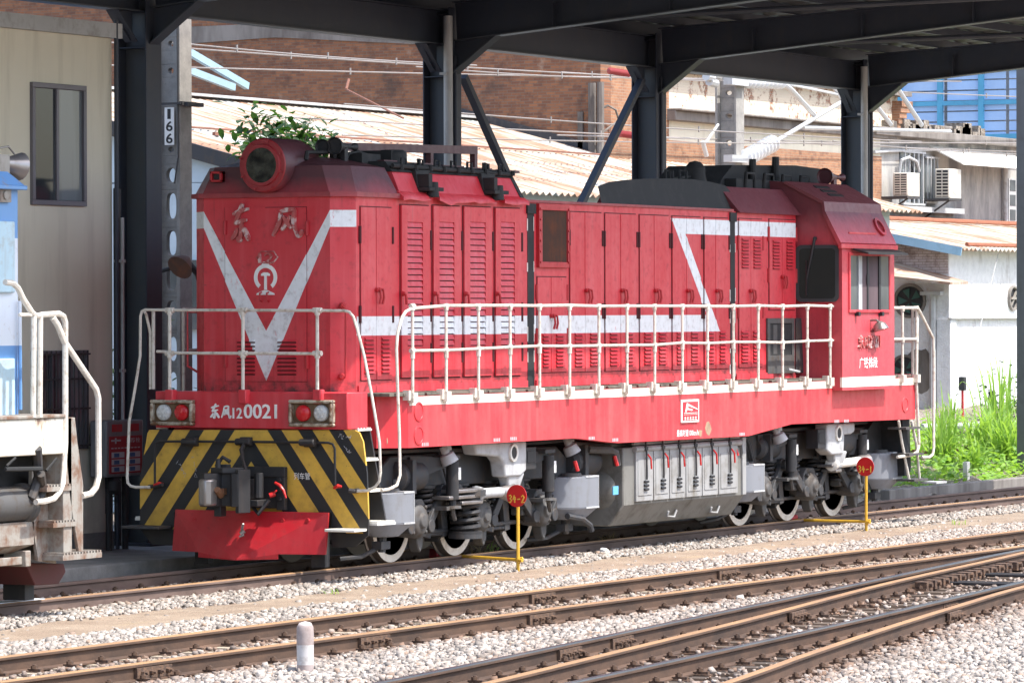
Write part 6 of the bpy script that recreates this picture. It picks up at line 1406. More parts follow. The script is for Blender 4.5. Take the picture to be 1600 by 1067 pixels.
DESC = ['uppermost wire left of the second column', 'second wire down left of the second column', 'wire just above the ridge of the rusty roof', 'wire beside the red insulators', 'thicker wire across the middle of the brick gable', 'long wire passing below the ledge to the right edge', 'lowest wire on the brick gable', 'wire just beneath the white ledge', 'wire in front of the grey house', 'topmost wire beside the blue screen']
for (a, b, y), ds in zip(WIRES, DESC):
    A_, B2 = at(a[0], a[1], 'y', y), at(b[0], b[1], 'y', y); d = B2-A_; P0, P1 = A_-d*.25, B2+d*.25; q = MB(); n = 16
    q.tube([P0.lerp(P1, i/n)+Vector((0, 0, -.06*math.sin(math.pi*i/n))) for i in range(n+1)], .014, 5)
    for f_ in (.3, .55, .75): p = P0.lerp(P1, f_); q.cyl(p+Vector((0, 0, -.10)), p+Vector((0, 0, .02)), .018, None, 5)
    tag(q.build('overhead_wire', M['wire'], None), ds+', strung behind the canopy', 'wire', 'overhead wires')
for i, (pa, pb, y) in enumerate((((952, 111), (984, 116), 9.5), ((968, 209), (990, 212), 9.0))):
    A_, B2 = at(*pa, 'y', y), at(*pb, 'y', y); q = MB(); d = B2-A_; l = d.length; prof = []
    for k in range(12): z = l*k/12; prof += [(z, .03), (z+l*.03, .07), (z+l*.05, .03)]
    q.lathe(A_, d, prof, 12); tag(q.build('line_insulator', simple('red_insulator', (.35, .05, .05), .4, amt=.1), None), ('upper' if i == 0 else 'lower')+' dark red ribbed insulator on a wire left of the third column', 'insulator', 'red line insulators')
# dark steel mast at the right edge
a = at(1588, 300, 'y', 3.0); q = MB(); sc_ = FPX/np.linalg.norm(np.array(a)-CAMP)
L6 = (a.x+.2, 3.0, 0); q.prism([(a.x, 2.8), (a.x+.4, 2.8), (a.x+.4, 3.0), (a.x, 3.0)], 'z', -.2, at(1590, 108, 'y', 3).z)
for py in (130, 187, 235): z = at(1590, py, 'y', 3).z; q.cyl((a.x+.06, 2.9, z), (a.x+.06, 2.87, z), .025, None, 6)
q.local(L6); o = q.build('steel_mast', simple('mast_grey_paint', (.11, .115, .12), .6, amt=.3), None, bevel=.01); o.location = L6; tag(o, 'tall dark grey square steel mast standing alone before the white house', 'mast')

# ------------------------------------------------------------------ shed with the rusty corrugated roof
m = Mat('corrugated_rusty', .75); stre = m.noise(3.5, 5, .7, 1, .12, .12); big = m.noise(.35, 4, .6, 1, .5, 1)
c = m.mix((stre*.95+big*.35).ramp(.56, .72), (.46, .42, .355), (.29, .16, .10)); c = m.mix(m.noise(9, 4, .7, 1, .06, .06).ramp(.55, .7)*.6, c, (.24, .12, .07)); c = m.mix(m.noise(1.1, 2, .5, 1, .02, .02).ramp(.58, .63)*.6, c, (.36, .46, .48)); m.color(c); M['rustroof'] = m.m
M['bluewall'] = simple('pale_blue_wall', (.50, .60, .66), .8, dirt=(.3, .33, .34), amt=.4, scale=2)
def corrugated(mb, x0, x1, y0, z0, y1, z1, per=.26, amp=.035, th=.012):
    """sheet running along x, sloping from (y0,z0) to (y1,z1)"""
    n = int((x1-x0)/per)*4; d = Vector((0, y1-y0, z1-z0)).normalized(); nn = Vector((0, -d.z, d.y)); nn = nn if nn.z > 0 else -nn
    vs = []
    for i in range(n+1):
        x = x0+(x1-x0)*i/n; h = amp*math.sin(math.pi*i/2)
        for y, z in ((y0, z0), (y1, z1)): p = Vector((x, y, z))+nn*h; vs += [p, p-nn*th]
    fs = []
    for i in range(n): a = 4*i; b = a+4; fs += [(a, b, b+2, a+2), (a+1, a+3, b+3, b+1), (a, a+1, b+1, b), (a+2, b+2, b+3, a+3)]
    mb.add(vs, fs)
XV = 36.45; YRD = 16.0; zR = at(740, 188, 'y', 16).z; sl_ = .262
pL = at(291, 212, 'y', 11.5); xl_ = pL.x-.2
L7 = (28, 12, 0); sh = thing('corrugated_shed', 'low shed with a big rusty cream corrugated roof behind the red locomotive', 'shed', L7)
YEV = 8.6; zE = zR-sl_*(YRD-YEV)
q = MB(); corrugated(q, xl_, XV-.03, YRD, zR, YEV, zE); corrugated(q, XV-.03, 44, YEV+3.9, zE+3.9*sl_, YEV, zE); corrugated(q, xl_, XV-.03, YRD, zR, YRD+5, zR-1.4); q.local(L7); rf = q.build('roof', M['rustroof'], sh, smooth=60)
q = MB(); q.bar((xl_-.05, YRD, zR+.05), (XV, YRD, zR+.05), .55, .05); q.local(L7); q.build('ridge_cap', M['lgrey'], rf)
q = MB(); q.bar((xl_-.02, YRD, zR-.12), (xl_-.02, YEV-.1, zE-.12), .08, .26); q.local(L7); q.build('barge_board', M['dgrey'], rf)
q = MB(); q.box(xl_+.15, XV-.05, YEV+.5, YRD+4, -.2, zE+.05); q.prism([(YEV+.5, zE), (YRD, zR-.15), (YRD+4, zE+.2)], 'x', xl_+.15, XV-.1); q.box(XV-.05, 43.5, YEV+.6, 12.5, -.2, zE); q.local(L7); q.build('wall', M['bluewall'], sh)
q = MB()
for t in (.47,): z = zR-sl_*(YRD-YEV)*t+.07; y = YRD-(YRD-YEV)*t; q.tube([(xl_+.4, y, z), (XV-.5, y, z+.01)], .02, 6)
q.tube([at(541, 139, 'y', 15), at(545, 124, 'y', 15)], .03, 6); q.tube([at(541, 140, 'y', 15.5), at(630, 185, 'y', 13)], .022, 6)
for k in range(3): x = xl_+2+k*3.9; q.box(x, x+.25, 12, 12.06, zR-sl_*4+.05, zR-sl_*4+.11)
q.local(L7); q.build('roof_pipes', simple('roof_pipe_rust', (.22, .10, .07), .8, amt=.5), rf)
q = MB(); q.box(xl_+.05, xl_+.15, 10.4, 12.4, 3.0, 4.2); q.local(L7); q.build('window', M['glassgrey'], sh)
M['strutblue'] = simple('strut_blue', (.26, .38, .45), .5, amt=.2)
# twin pale-blue struts against the gable
for pa, pb, ds in (((289, 78), (386, 135), 'longer upper pale blue strut left of the brick gable'), ((289, 108), (365, 137), 'shorter lower pale blue strut left of the brick gable')):
    q = MB(); q.bar(at(*pa, 'y', 17), at(*pb, 'y', 17), .10, .14); tag(q.build('strut', M['strutblue'], None), ds, 'strut', 'pale blue struts')

# ------------------------------------------------------------------ brick building
def brickmat(name, axis, c1, c2, mortar, white=None, dark=.6):
    m = Mat(name, .9); cb = m.t.nodes.new('ShaderNodeCombineXYZ'); m.t.links.new((m.y if axis == 'x' else m.x).o, cb.inputs[0]); m.t.links.new(m.z.o, cb.inputs[1])
    b = m.t.nodes.new('ShaderNodeTexBrick'); m.t.links.new(cb.outputs[0], b.inputs['Vector']); b.inputs['Scale'].default_value = 1; b.inputs['Brick Width'].default_value = .21; b.inputs['Row Height'].default_value = .062; b.inputs['Mortar Size'].default_value = .006; b.inputs['Bias'].default_value = 0
    b.inputs['Color1'].default_value = (*c1, 1); b.inputs['Color2'].default_value = (*c2, 1); b.inputs['Mortar'].default_value = (*mortar, 1)
    f = m.noise(.7, 5, .7); g = m.noise(4, 5, .7)
    c = m.mix(g.ramp(.5, .72)*.75, b.outputs['Color'], (.10, .05, .035)); c = m.mix(f.ramp(.55, .72)*dark, c, (.06, .045, .038)); c = m.mix(m.noise(2.2, 4, .6).ramp(.62, .74)*.5, c, (.40, .30, .22))
    if white is not None: c = m.mix((m.noise(1.8, 5, .7)*.55+m.noise(7, 4, .7)*.45).ramp(white, white+.06), (.66, .58, .46), c)
    m.color(c); m.bump(X(m.t, b.outputs['Fac'])*-1+g*.5, .012, .6); return m.m
M['brick'] = brickmat('old_brick_shaded', 'x', (.29, .125, .06), (.17, .075, .045), (.17, .13, .10), dark=.85); M['bricklit'] = brickmat('old_brick_lit', 'y', (.36, .18, .095), (.27, .13, .075), (.32, .24, .17), dark=.3)  # gable brick toned darker for grazing light, front faces paler for full sun
M['brickw'] = brickmat('limewashed_brick', 'y', (.34, .16, .09), (.28, .13, .08), (.3, .25, .2), white=.53, dark=.15); M['tar'] = simple('tar_flashing', (.05, .05, .055), .9, dirt=(.2, .16, .13), amt=.5)
m = Mat('stained_concrete', .9); c = m.mix(m.noise(1.5, 4, .7, 1, 1, .3).ramp(.35, .7), (.25, .23, .21), (.10, .085, .075)); m.color(c); M['stained'] = m.m
YF = 12.92; L8 = (45, 16, 0); bb = thing('brick_building', 'tall old brick building with a dark red-brown gable behind the rusty roof', 'building', L8)
XE = at(1403, 160, 'y', YF).x; zTop = at(1225, 132, 'y', YF).z
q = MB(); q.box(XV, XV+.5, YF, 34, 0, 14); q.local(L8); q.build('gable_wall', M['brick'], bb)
zl1, zl0 = at(1225, 186, 'y', YF).z, at(1225, 204, 'y', YF).z; zbk = at(1225, 233, 'y', YF).z
xw = at(1046, 160, 'y', YF).x
q = MB(); q.box(XV+.5, xw, YF+.01, YF+.5, 0, zTop+.25); q.local(L8); q.build('corner_wall', M['bricklit'], bb)
q = MB(); q.box(xw, XE, YF+.01, YF+.5, zl1, zTop); q.local(L8); up_ = q.build('limewashed_wall', M['brickw'], bb)
q = MB(); q.box(xw, XE-1, YF+.02, YF+.5, 0, zbk); q.local(L8); q.build('lower_wall', M['bricklit'], bb)
q = MB(); q.box(xw, XE-1, YF+.05, YF+.5, zbk, zl0); q.local(L8); q.build('rendered_band', M['render'], bb)
q = MB(); q.box(xw-.1, XE-.5, YF-.35, YF+.5, zl1-.05, zl1); q.box(xw-.1, XE-.5, YF-.2, YF+.5, zl0, zl1-.05); q.local(L8); q.build('ledge', M['stained'], bb, bevel=.02)
q = MB(); q.box(xw-.1, XE+.3, YF-.25, YF+.6, zTop, zTop+.12); q.local(L8); q.build('cornice', M['stained'], bb)
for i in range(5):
    q = MB(); z = zTop-.12-.14*i; q.box(XE-.35+.0*i, XE+.35-.12*i, YF-.25+.03*i, YF+.5, z-.14, z); q.local(L8); q.build('corbel', M['bricklit'], bb)
q = MB(); g0, g1, g2 = at(288, 75, 'x', XV), at(430, 52, 'x', XV), at(665, 56, 'x', XV)
q.loft([(XV-.03, g0.y+1, g0.z+.05), (XV-.03, g0.y+1, g0.z+.45), (XV+.02, g0.y+1, g0.z+.45), (XV+.02, g0.y+1, g0.z+.05)], [(XV-.03, g1.y, g1.z-.1), (XV-.03, g1.y, g1.z+.22), (XV+.02, g1.y, g1.z+.22), (XV+.02, g1.y, g1.z-.1)])
q.loft([(XV-.03, g1.y, g1.z-.1), (XV-.03, g1.y, g1.z+.22), (XV+.02, g1.y, g1.z+.22), (XV+.02, g1.y, g1.z-.1)], [(XV-.03, g2.y, g2.z-.2), (XV-.03, g2.y, g2.z+.08), (XV+.02, g2.y, g2.z+.08), (XV+.02, g2.y, g2.z-.2)]); q.local(L8); q.build('concrete_band', M['stained'], bb)
q = MB(); q.bar((XV-.03, YRD+.3, zR+.12), (XV-.03, YF+.1, zR+.12-sl_*(YRD-YF+.2)), .06, .28, up=(0, 0, 1)); q.local(L8); q.build('roof_flashing', M['tar'], bb)
q = MB(); p0 = at(925, 130, 'x', XV-.1); q.cyl((XV-.1, p0.y, 3), (XV-.1, p0.y, p0.z), .09, None, 8); p0 = at(905, 175, 'x', XV-.1); q.box(XV-.06, XV, p0.y-.06, p0.y+.06, 5, p0.z); p0 = at(948, 130, 'y', YF-.1)
q.cyl((p0.x-.3, YF-.1, 3), (p0.x-.3, YF-.1, p0.z), .08, None, 8); q.tube([at(940, 170, 'y', YF-.1), at(950, 165, 'y', YF-.2), at(962, 172, 'y', YF-.2), at(967, 188, 'y', YF-.2), at(938, 210, 'y', YF-.1)], .025, 6)
q.local(L8); q.build('pipes', M['stained'], bb)
# ------------------------------------------------------------------ grey house, white house with lean-to
m = Mat('grey_stained_render', .9); f = m.noise(.9, 4, .7, 1, 1, .35); c = m.mix(f.ramp(.4, .65), (.40, .385, .36), (.15, .15, .155)); c = m.mix(m.noise(6, 4, .7).ramp(.6, .7)*.5, c, (.10, .09, .085)); m.color(c); m.bump(m.noise(12, 4), .02, .5); M['greyrender'] = m.m
YG = 13.0; xg0 = at(1352, 280, 'y', YG).x; L9 = (xg0+4, YG+2, 0); gh = thing('grey_house', 'grey stained concrete house with barred windows and two air conditioners', 'house', L9)
def G(px, py, y=YG): return at(px, py, 'y', y)
zt_ = G(1480, 222).z
q = MB(); q.box(xg0, xg0+14, YG, YG+6, 0, zt_); q.local(L9); q.build('wall', M['greyrender'], gh)
q = MB(); q.box(xg0-.1, xg0+14, YG-.35, YG+6, zt_, zt_+.2); q.box(xg0+1, xg0+6.5, YG-.2, YG+1, zt_+.2, zt_+.38); q.local(L9); q.build('roof_slab', M['stained'], gh, bevel=.02)
q = MB()
for i in range(26): x = xg0+rnd.uniform(.8, 7); q.box(x, x+rnd.uniform(.15, .4), YG-.3, YG+.2, zt_+.2, zt_+rnd.uniform(.25, .5))
q.local(L9); q.build('debris', M['rubble'], gh, each=True)
for (pa, pb, n) in (((1405, 320), (1440, 238), 5), ((1441, 318), (1462, 246), 4)):
    a, b = G(*pa), G(*pb); q = MB(); q.box(a.x, b.x, YG-.03, YG+.02, a.z, b.z); wn = q.local(L9).build('window', M['gbanded'], gh); q = MB()
    for i in range(n): x = a.x+(b.x-a.x)*(i+.5)/n; q.cyl((x, YG-.1, a.z), (x, YG-.1, b.z), .018, None, 6)
    q.box(a.x, b.x, YG-.12, YG-.08, a.z, a.z+.05); q.box(a.x, b.x, YG-.12, YG-.08, b.z-.05, b.z); q.local(L9).build('window_bars', M['lgrey'], wn)
a, b = G(1574, 348), G(1590, 280); q = MB(); q.box(a.x, b.x+.3, YG-.04, YG+.02, a.z, b.z); wn = q.local(L9).build('window', M['lgrey'], gh)
q = MB(); 
for i in range(2):
    for j in range(3): x = a.x+.08+i*(b.x+.22-a.x)/2; z = a.z+.06+j*(b.z-a.z)/3; q.box(x, x+(b.x+.2-a.x)/2-.08, YG-.05, YG-.04, z, z+(b.z-a.z)/3-.1)
q.local(L9).build('pane', M['glassgrey'], wn)
a, b = G(1394, 327), G(1490, 322); q = MB(); q.box(a.x, b.x, YG-.3, YG, a.z-.05, a.z+.08); q.local(L9).build('window_ledge', M['lgrey'], gh)
a, b = G(1452, 234), G(1575, 246); q = MB(); q.loft([(a.x, YG, a.z+.1), (a.x, YG-.9, a.z-.35), (a.x, YG-.9, a.z-.39), (a.x, YG, a.z+.06)], [(b.x, YG, a.z+.1), (b.x, YG-.9, a.z-.35), (b.x, YG-.9, a.z-.39), (b.x, YG, a.z+.06)]); q.local(L9).build('awning', M['white'], gh)
q = MB(); a = G(1571, 250, YG-.1); q.cyl((a.x, YG-.1, 3), (a.x, YG-.1, a.z), .07, None, 8); a = G(1470, 235, YG-.1); q.tube([G(1405, 270, YG-.1), G(1408, 250, YG-.15), G(1420, 246, YG-.15), G(1432, 252, YG-.15), G(1436, 268, YG-.1)], .04, 6); q.tube([G(1366, 238, YG-.1), G(1390, 236, YG-.1), G(1462, 234, YG-.1), G(1530, 240, YG-.1)], .04, 6); q.local(L9).build('pipes', M['lgrey'], gh)
M['acwhite'] = simple('air_conditioner_cream', (.66, .63, .55), .5, amt=.2)
for px0, px1, pm, pt, pb, ds in ((1406, 1437, 1419, 271, 306, 'smaller cream air conditioner left of the other on the grey house'), (1466, 1502, 1484, 265, 309, 'larger cream air conditioner on the grey house under the white awning')):
    y0 = YG-.75; a = at(px0, pb, 'y', y0); b = at(px1, pt, 'y', y0); xm = at(pm, 290, 'y', y0).x; x1 = b.x; t = thing('air_conditioner', ds, 'air conditioner', (xm, y0, a.z), 'air conditioners on the grey house'); Lq = (xm, y0, a.z)
    q = MB(); q.box(xm, x1, y0, y0+.40, a.z, b.z); q.local(Lq).build('casing', M['acwhite'], t, bevel=.02)
    q = MB(); hz = (b.z-a.z)
    q.cur = 0; q.box(xm-.012, xm, y0+.03, y0+.37, a.z+.04, b.z-.04); q.cur = 1
    for i in range(8): z = a.z+.06+i*(hz-.1)/8; q.box(xm-.025, xm-.012, y0+.03, y0+.37, z, z+.025)
    for yy in (.03, .2, .36): q.box(xm-.025, xm-.012, y0+yy-.01, y0+yy+.01, a.z+.04, b.z-.04)
    q.local(Lq).build('side_grille', [M['black'], M['acwhite']], t)
    q = MB(); q.lathe(((xm+x1)/2, y0, (a.z+b.z)/2), (0, -1, 0), [(0, hz*.36), (.012, hz*.36), (.012, hz*.33), (.004, hz*.33), (.004, 0)], 24); q.local(Lq).build('fan_grille', M['acwhite'], t)
    q = MB(); q.box(xm-.05, x1+.05, y0, YG, a.z-.05, a.z); q.bar((xm+.1, y0+.05, a.z-.05), (xm+.1, YG, a.z-.5), .04, .04); q.local(Lq).build('bracket', M['dgrey'], t)
# white house
YH = 9.0; XH = at(1483, 500, 'y', YH).x; L10 = (XH+3, YH+2, 1)
m = Mat('whitewashed_wall', .9); f = m.noise(1.2, 5, .7, 1, 1, .5); g = m.noise(5, 5, .7); c = m.mix(g.ramp(.4, .7), (.74, .74, .75), (.62, .62, .63)); c = m.mix(f.ramp(.55, .7)*.75, c, (.38, .36, .34)); c = m.mix((m.noise(2.5, 5, .75)-(m.z.ramp(0, 3)*.0)).ramp(.66, .69)*.6, c, (.42, .38, .35)); m.color(c); m.bump(g+m.noise(20, 3)*.5, .03, .7); M['whitewash'] = m.m
wh = thing('white_house', 'whitewashed brick house with round fan openings and a corrugated roof', 'house', L10)
zc = at(1484, 400, 'x', XH).z
zeave = at(1497, 389, 'y', YH-.4).z; vA, vB = at(1395, 369, 'x', XH-.3), at(1497, 389, 'x', XH-.3); slp = (vA.z-vB.z)/(vA.y-vB.y); YRG = 12.9; zrg = zeave+slp*(YRG-YH+.4)
q = MB(); q.box(XH, XH+16, YH, YRG+.1, .4, zeave+.1); q.prism([(YH, zeave), (YRG, zrg-.15), (YRG, zeave)], 'x', XH, XH+16); q.local(L10); q.build('wall', M['whitewash'], wh)
M['brickpale'] = brickmat('pale_brick', 'x', (.46, .40, .38), (.40, .34, .33), (.24, .20, .18), dark=.25)
zq = at(1440, 412, 'x', XH).z; q = MB(); q.prism([(YH+.02, zeave-.55), (YH+.02, zeave+.02), (YRG, zrg-.2), (YRG, zeave-.55)], 'x', XH-.03, XH); q.local(L10); q.build('gable_bricks', M['brickpale'], wh)
q = MB(); corrugated(q, XH-.35, XH+16, YRG, zrg, YH-.45, zeave); q.local(L10); rf = q.build('roof', M['rustroof'], wh, smooth=60)
q = MB(); q.bar((XH-.36, YRG, zrg-.06), (XH-.36, YH-.45, zeave-.06), .03, .20); q.local(L10); q.build('barge_board', simple('light_blue_board', (.30, .50, .66), .6, amt=.2), rf)
q = MB(); q.bar((XH-.3, YRG-.05, zrg+.06), (XH+16, YRG-.05, zrg+.06), .3, .05); q.tube([(XH+.6, YH-.2, zeave+.12), (XH+16, YH-.2, zeave+.14)], .05, 6); q.tube([(XH-.2, YRG-.6, zrg), (XH+16, YRG-.6, zrg)], .05, 6); q.local(L10); q.build('roof_battens', simple('batten_rust', (.30, .11, .06), .8, amt=.4), rf)
q = MB(); q.box(XH-.1, XH+16, YH-.12, YH, at(1540, 497, 'y', YH).z-.02, at(1540, 497, 'y', YH).z+.03); q.box(XH-.05, XH+.3, YH-.06, YH+.3, .5, zeave-1.6); q.local(L10); q.build('wall_course', M['whitewash'], wh, bevel=.02)
def fan(cpx, cpy, r, face, nm):
    if face == 'x':
        c_ = at(cpx, cpy, 'x', XH); q = MB(); nn = 14; pts = []
        q.lathe((XH-.02, c_.y, c_.z), (-1, 0, 0), [(-.02, r), (.03, r), (.03, r*.86), (-.01, r*.82)], 24); fr = q.local(L10).build(nm, M['stained'], wh)
        q = MB(); q.cyl((XH-.005, c_.y, c_.z), (XH-.012, c_.y, c_.z), r*.84, None, 24); q.local(L10).build('shaft_hole', M['black'], fr)
        q = MB()
        for k in range(5): a = k*2*math.pi/5; q.loft([(XH-.02, c_.y+math.cos(a)*.05, c_.z+math.sin(a)*.05), (XH-.02, c_.y+math.cos(a-.35)*r*.72, c_.z+math.sin(a-.35)*r*.72), (XH-.05, c_.y+math.cos(a+.35)*r*.72, c_.z+math.sin(a+.35)*r*.72)], [(XH-.03, c_.y+math.cos(a)*.05, c_.z+math.sin(a)*.05), (XH-.03, c_.y+math.cos(a-.35)*r*.72, c_.z+math.sin(a-.35)*r*.72), (XH-.06, c_.y+math.cos(a+.35)*r*.72, c_.z+math.sin(a+.35)*r*.72)])
        q.local(L10).build('fan_blades', simple('fan_green', (.03, .10, .085), .6, amt=.3), fr, smooth=0)
    else:
        c_ = at(cpx, cpy, 'y', YH); q = MB(); q.lathe((c_.x, YH-.02, c_.z), (0, -1, 0), [(-.02, r), (.05, r), (.05, r*.85), (-.01, r*.82)], 24); fr = q.local(L10).build(nm, M['stained'], wh)
        q = MB(); q.cyl((c_.x, YH-.005, c_.z), (c_.x, YH-.012, c_.z), r*.84, None, 24); q.local(L10).build('shaft_hole', M['black'], fr)
        q = MB(); q.box(c_.x-r*.8, c_.x+r*.8, YH-.08, YH-.02, c_.z-.03, c_.z+.03); q.bar((c_.x-r*.6, YH-.05, c_.z-r*.6), (c_.x+r*.6, YH-.05, c_.z+r*.6), .05, .03); q.local(L10).build('fan_blades', M['rgrey'], fr)
fan(1422, 470, .40, 'x', 'fan_opening'); fan(1414, 578, .36, 'x', 'fan_opening'); fan(1581, 466, .30, 'y', 'fan_opening')
c_ = at(1435, 580, 'x', XH); q = MB(); pts = [(XH-.006, c_.y+rx*math.cos(a)*.55*rnd.uniform(.85, 1.1), c_.z+rx*math.sin(a)*.75*rnd.uniform(.85, 1.1)) for rx, a in [(.75, k*2*math.pi/18) for k in range(18)]]; q.sheet(pts, (1, 0, 0), .004); q.local(L10); q.build('bare_cement', M['stained'], wh)
q = MB(); za, zb = at(1395, 415, 'x', XH), at(1497, 440, 'x', XH-1.0)
nL, nR = at(1385, 436, 'x', XH-1.0), at(1495, 440, 'x', XH-1.0)
q = MB(); p = [at(1380, 412, 'x', XH), at(1440, 424, 'x', XH)]
yA, yB = 12.6, 9.6-1.0
zA_, zB_ = at(1397, 413, 'x', XH-.1).z, at(1500, 444, 'x', XH-.5).z
yA_, yB_ = at(1397, 413, 'x', XH-.1).y, at(1500, 444, 'x', XH-.5).y
q.loft([(XH, yA_, zA_), (XH, yB_, zB_), (XH, yB_, zB_+.06), (XH, yA_, zA_+.06)], [(XH-1.1, yA_, zA_-.30), (XH-1.1, yB_, zB_-.02), (XH-1.1, yB_, zB_+.04), (XH-1.1, yA_, zA_-.24)]); 
q.local(L10); q.build('porch_roof', M['rustroof'], wh)
q = MB(); a = at(1457, 460, 'x', XH-.1); q.cyl((XH-.1, a.y, .8), (XH-.1, a.y, a.z), .08, None, 8); q.box(XH-.25, XH, a.y-.25, a.y+.25, a.z-.02, a.z+.06); q.tube([(XH-.1, a.y, a.z), (XH-.1, YH+.4, 2.0)], .012, 5); q.tube([at(1560, 396, 'y', YH-.3), at(1512, 590, 'y', YH-.3)], .01, 5); q.local(L10); q.build('drain_pipe', M['lgrey'], wh)
# blue slatted screen far off
M['bluepaint'] = simple('screen_blue', (.40, .58, .86), .6, dirt=(.55, .70, .9), amt=.4, scale=1); M['bluecyan'] = simple('screen_frame_blue', (.10, .38, .58), .6, amt=.2)  # screen blue paled, with paler patches, to put distance haze into the colour
XB = 62; L11 = (XB, 15, 0); bs = thing('blue_screen', 'tall blue slatted screen beyond the brick building', 'screen', L11)
yl, yr = at(1385, 160, 'x', XB).y, at(1610, 160, 'x', XB).y; q = MB(); n = 24; z0, z1 = 6.4, 13
for i in range(n):
    z = z0+(z1-z0)*i/n
    y = yl
    while y > yr: l = 1.75; q.box(XB, XB+.03, max(y-l+.1, yr), y, z, z+(z1-z0)/n*.86); y -= l
q.local(L11); q.build('slats', M['bluepaint'], bs)
q = MB()
for k in range(4): y = yl-.4-(yl-yr-.6)*k/3; q.box(XB-.1, XB+.0, y-.07, y+.07, 0, z1)
for py in (162, 215, 110): z = at(1480, py, 'x', XB).z; q.box(XB-.08, XB, yr, yl, z-.06, z+.06)
q.box(XB+.05, XB+.09, yr, yl, z0, z1) if False else None
q.local(L11); q.build('frame', M['bluecyan'], bs)
q = MB(); q.box(XB+.6, XB+.7, yr-1, yl+1, 0, z1); q.local(L11); q.build('backing', M['lgrey'], bs)

# ------------------------------------------------------------------ vegetation
def leafmat(name, a, b):
    m = Mat(name, .55); m.color(m.mix(m.noise(1.7, 3).ramp(.35, .65), a, b)); m.b.inputs['Transmission Weight'].default_value = 0
    tr = m.t.nodes.new('ShaderNodeBsdfTranslucent'); tr.inputs[0].default_value = (b[0]*1.6, b[1]*1.7, b[2]*.8, 1); mx = m.t.nodes.new('ShaderNodeMixShader'); mx.inputs[0].default_value = .35
    m.t.links.new(m.b.outputs[0], mx.inputs[1]); m.t.links.new(tr.outputs[0], mx.inputs[2]); m.t.links.new(mx.outputs[0], m.t.nodes['Material Output'].inputs[0]); return m.m
M['leaf'] = leafmat('leaf_green', (.014, .042, .010), (.035, .085, .02)); M['grassl'] = leafmat('grass_green', (.16, .30, .05), (.30, .44, .11)); M['cover'] = leafmat('ground_cover_green', (.12, .26, .035), (.27, .43, .08)); M['bark'] = simple('bark', (.10, .075, .055), .9, amt=.4); M['dry'] = simple('dry_grass', (.34, .25, .13), .9, amt=.2)
def leaf(mb, p, d, up, l, w):
    d = d.normalized(); s = d.cross(up); s = s.normalized() if s.length > .01 else Vector((1, 0, 0)); n = s.cross(d)
    P = [p, p+d*l*.3+s*w*.5+n*.02*l, p+d*l*.7+s*w*.42, p+d*l-n*.12*l, p+d*l*.7-s*w*.42, p+d*l*.3-s*w*.5+n*.02*l, p+d*l*.5-n*.0]
    mb.add(P, [(0, 1, 6), (1, 2, 6), (2, 3, 6), (3, 4, 6), (4, 5, 6), (5, 0, 6)])
r5 = random.Random(21)
TY = 7.4; base = at(450, 260, 'y', TY); L12 = (base.x, TY, .06); tr = thing('young_tree', 'young broad-leaved tree showing its leafy top above the red nose', 'tree', L12)
tk = MB(); lf = MB(); B0 = Vector((base.x, TY, .06)); top = Vector((base.x, TY, base.z+.05)); tk.tube([B0, B0.lerp(top, .5)+Vector((.05, .05, 0)), top], [.06, .045, .03], 8)
ends = []
for px, py in ((378, 205), (388, 180), (400, 192), (418, 175), (430, 205), (446, 178), (455, 215), (470, 190), (485, 178), (495, 205), (508, 195), (440, 230), (475, 232), (405, 225), (490, 226), (425, 190), (462, 200), (385, 232), (415, 215), (500, 215)):
    y = TY+r5.uniform(-.5, .5); e = at(px, py+4, 'y', y); s0 = B0.lerp(top, r5.uniform(.75, 1)); midp = s0.lerp(e, .5)+Vector((0, 0, .08)); tk.tube([s0, midp, e], [.02, .013, .005], 5)
    for k in range(62):
        t = r5.uniform(.35, 1.05); p = s0.lerp(e, t)+Vector((r5.uniform(-.26, .26), r5.uniform(-.3, .3), r5.uniform(-.17, .17))); d = Vector((r5.uniform(-1, 1), r5.uniform(-1, 1), r5.uniform(-.8, .3))); leaf(lf, p, d, Vector((r5.uniform(-.3, .3), r5.uniform(-.3, .3), 1)), r5.uniform(.13, .26), r5.uniform(.08, .13))
tk.local(L12).build('trunk', M['bark'], tr); lf.local(L12).build('crown', M['leaf'], tr, smooth=0)
# low shrub between the mast and the locomotive
q = MB(); L13 = (8.6, 7.2, .05)
for k in range(700):
    p = Vector((8.6+r5.gauss(0, .5), 7.2+r5.gauss(0, .5), .3+abs(r5.gauss(.9, .75)))); leaf(q, p, Vector((r5.uniform(-1, 1), r5.uniform(-1, 1), r5.uniform(-.5, .5))), Vector((0, 0, 1)), r5.uniform(.1, .2), .07)
sb_ = thing('shrub', 'green shrub glimpsed between the mast and the red nose', 'shrub', L13); q.local(L13).build('foliage', M['leaf'], sb_, smooth=0); q = MB(); q.tube([(0, 0, 0), (.05, .02, .6), (0, 0, 1.4)], [.03, .02, .01], 6); q.build('stem', M['bark'], sb_)
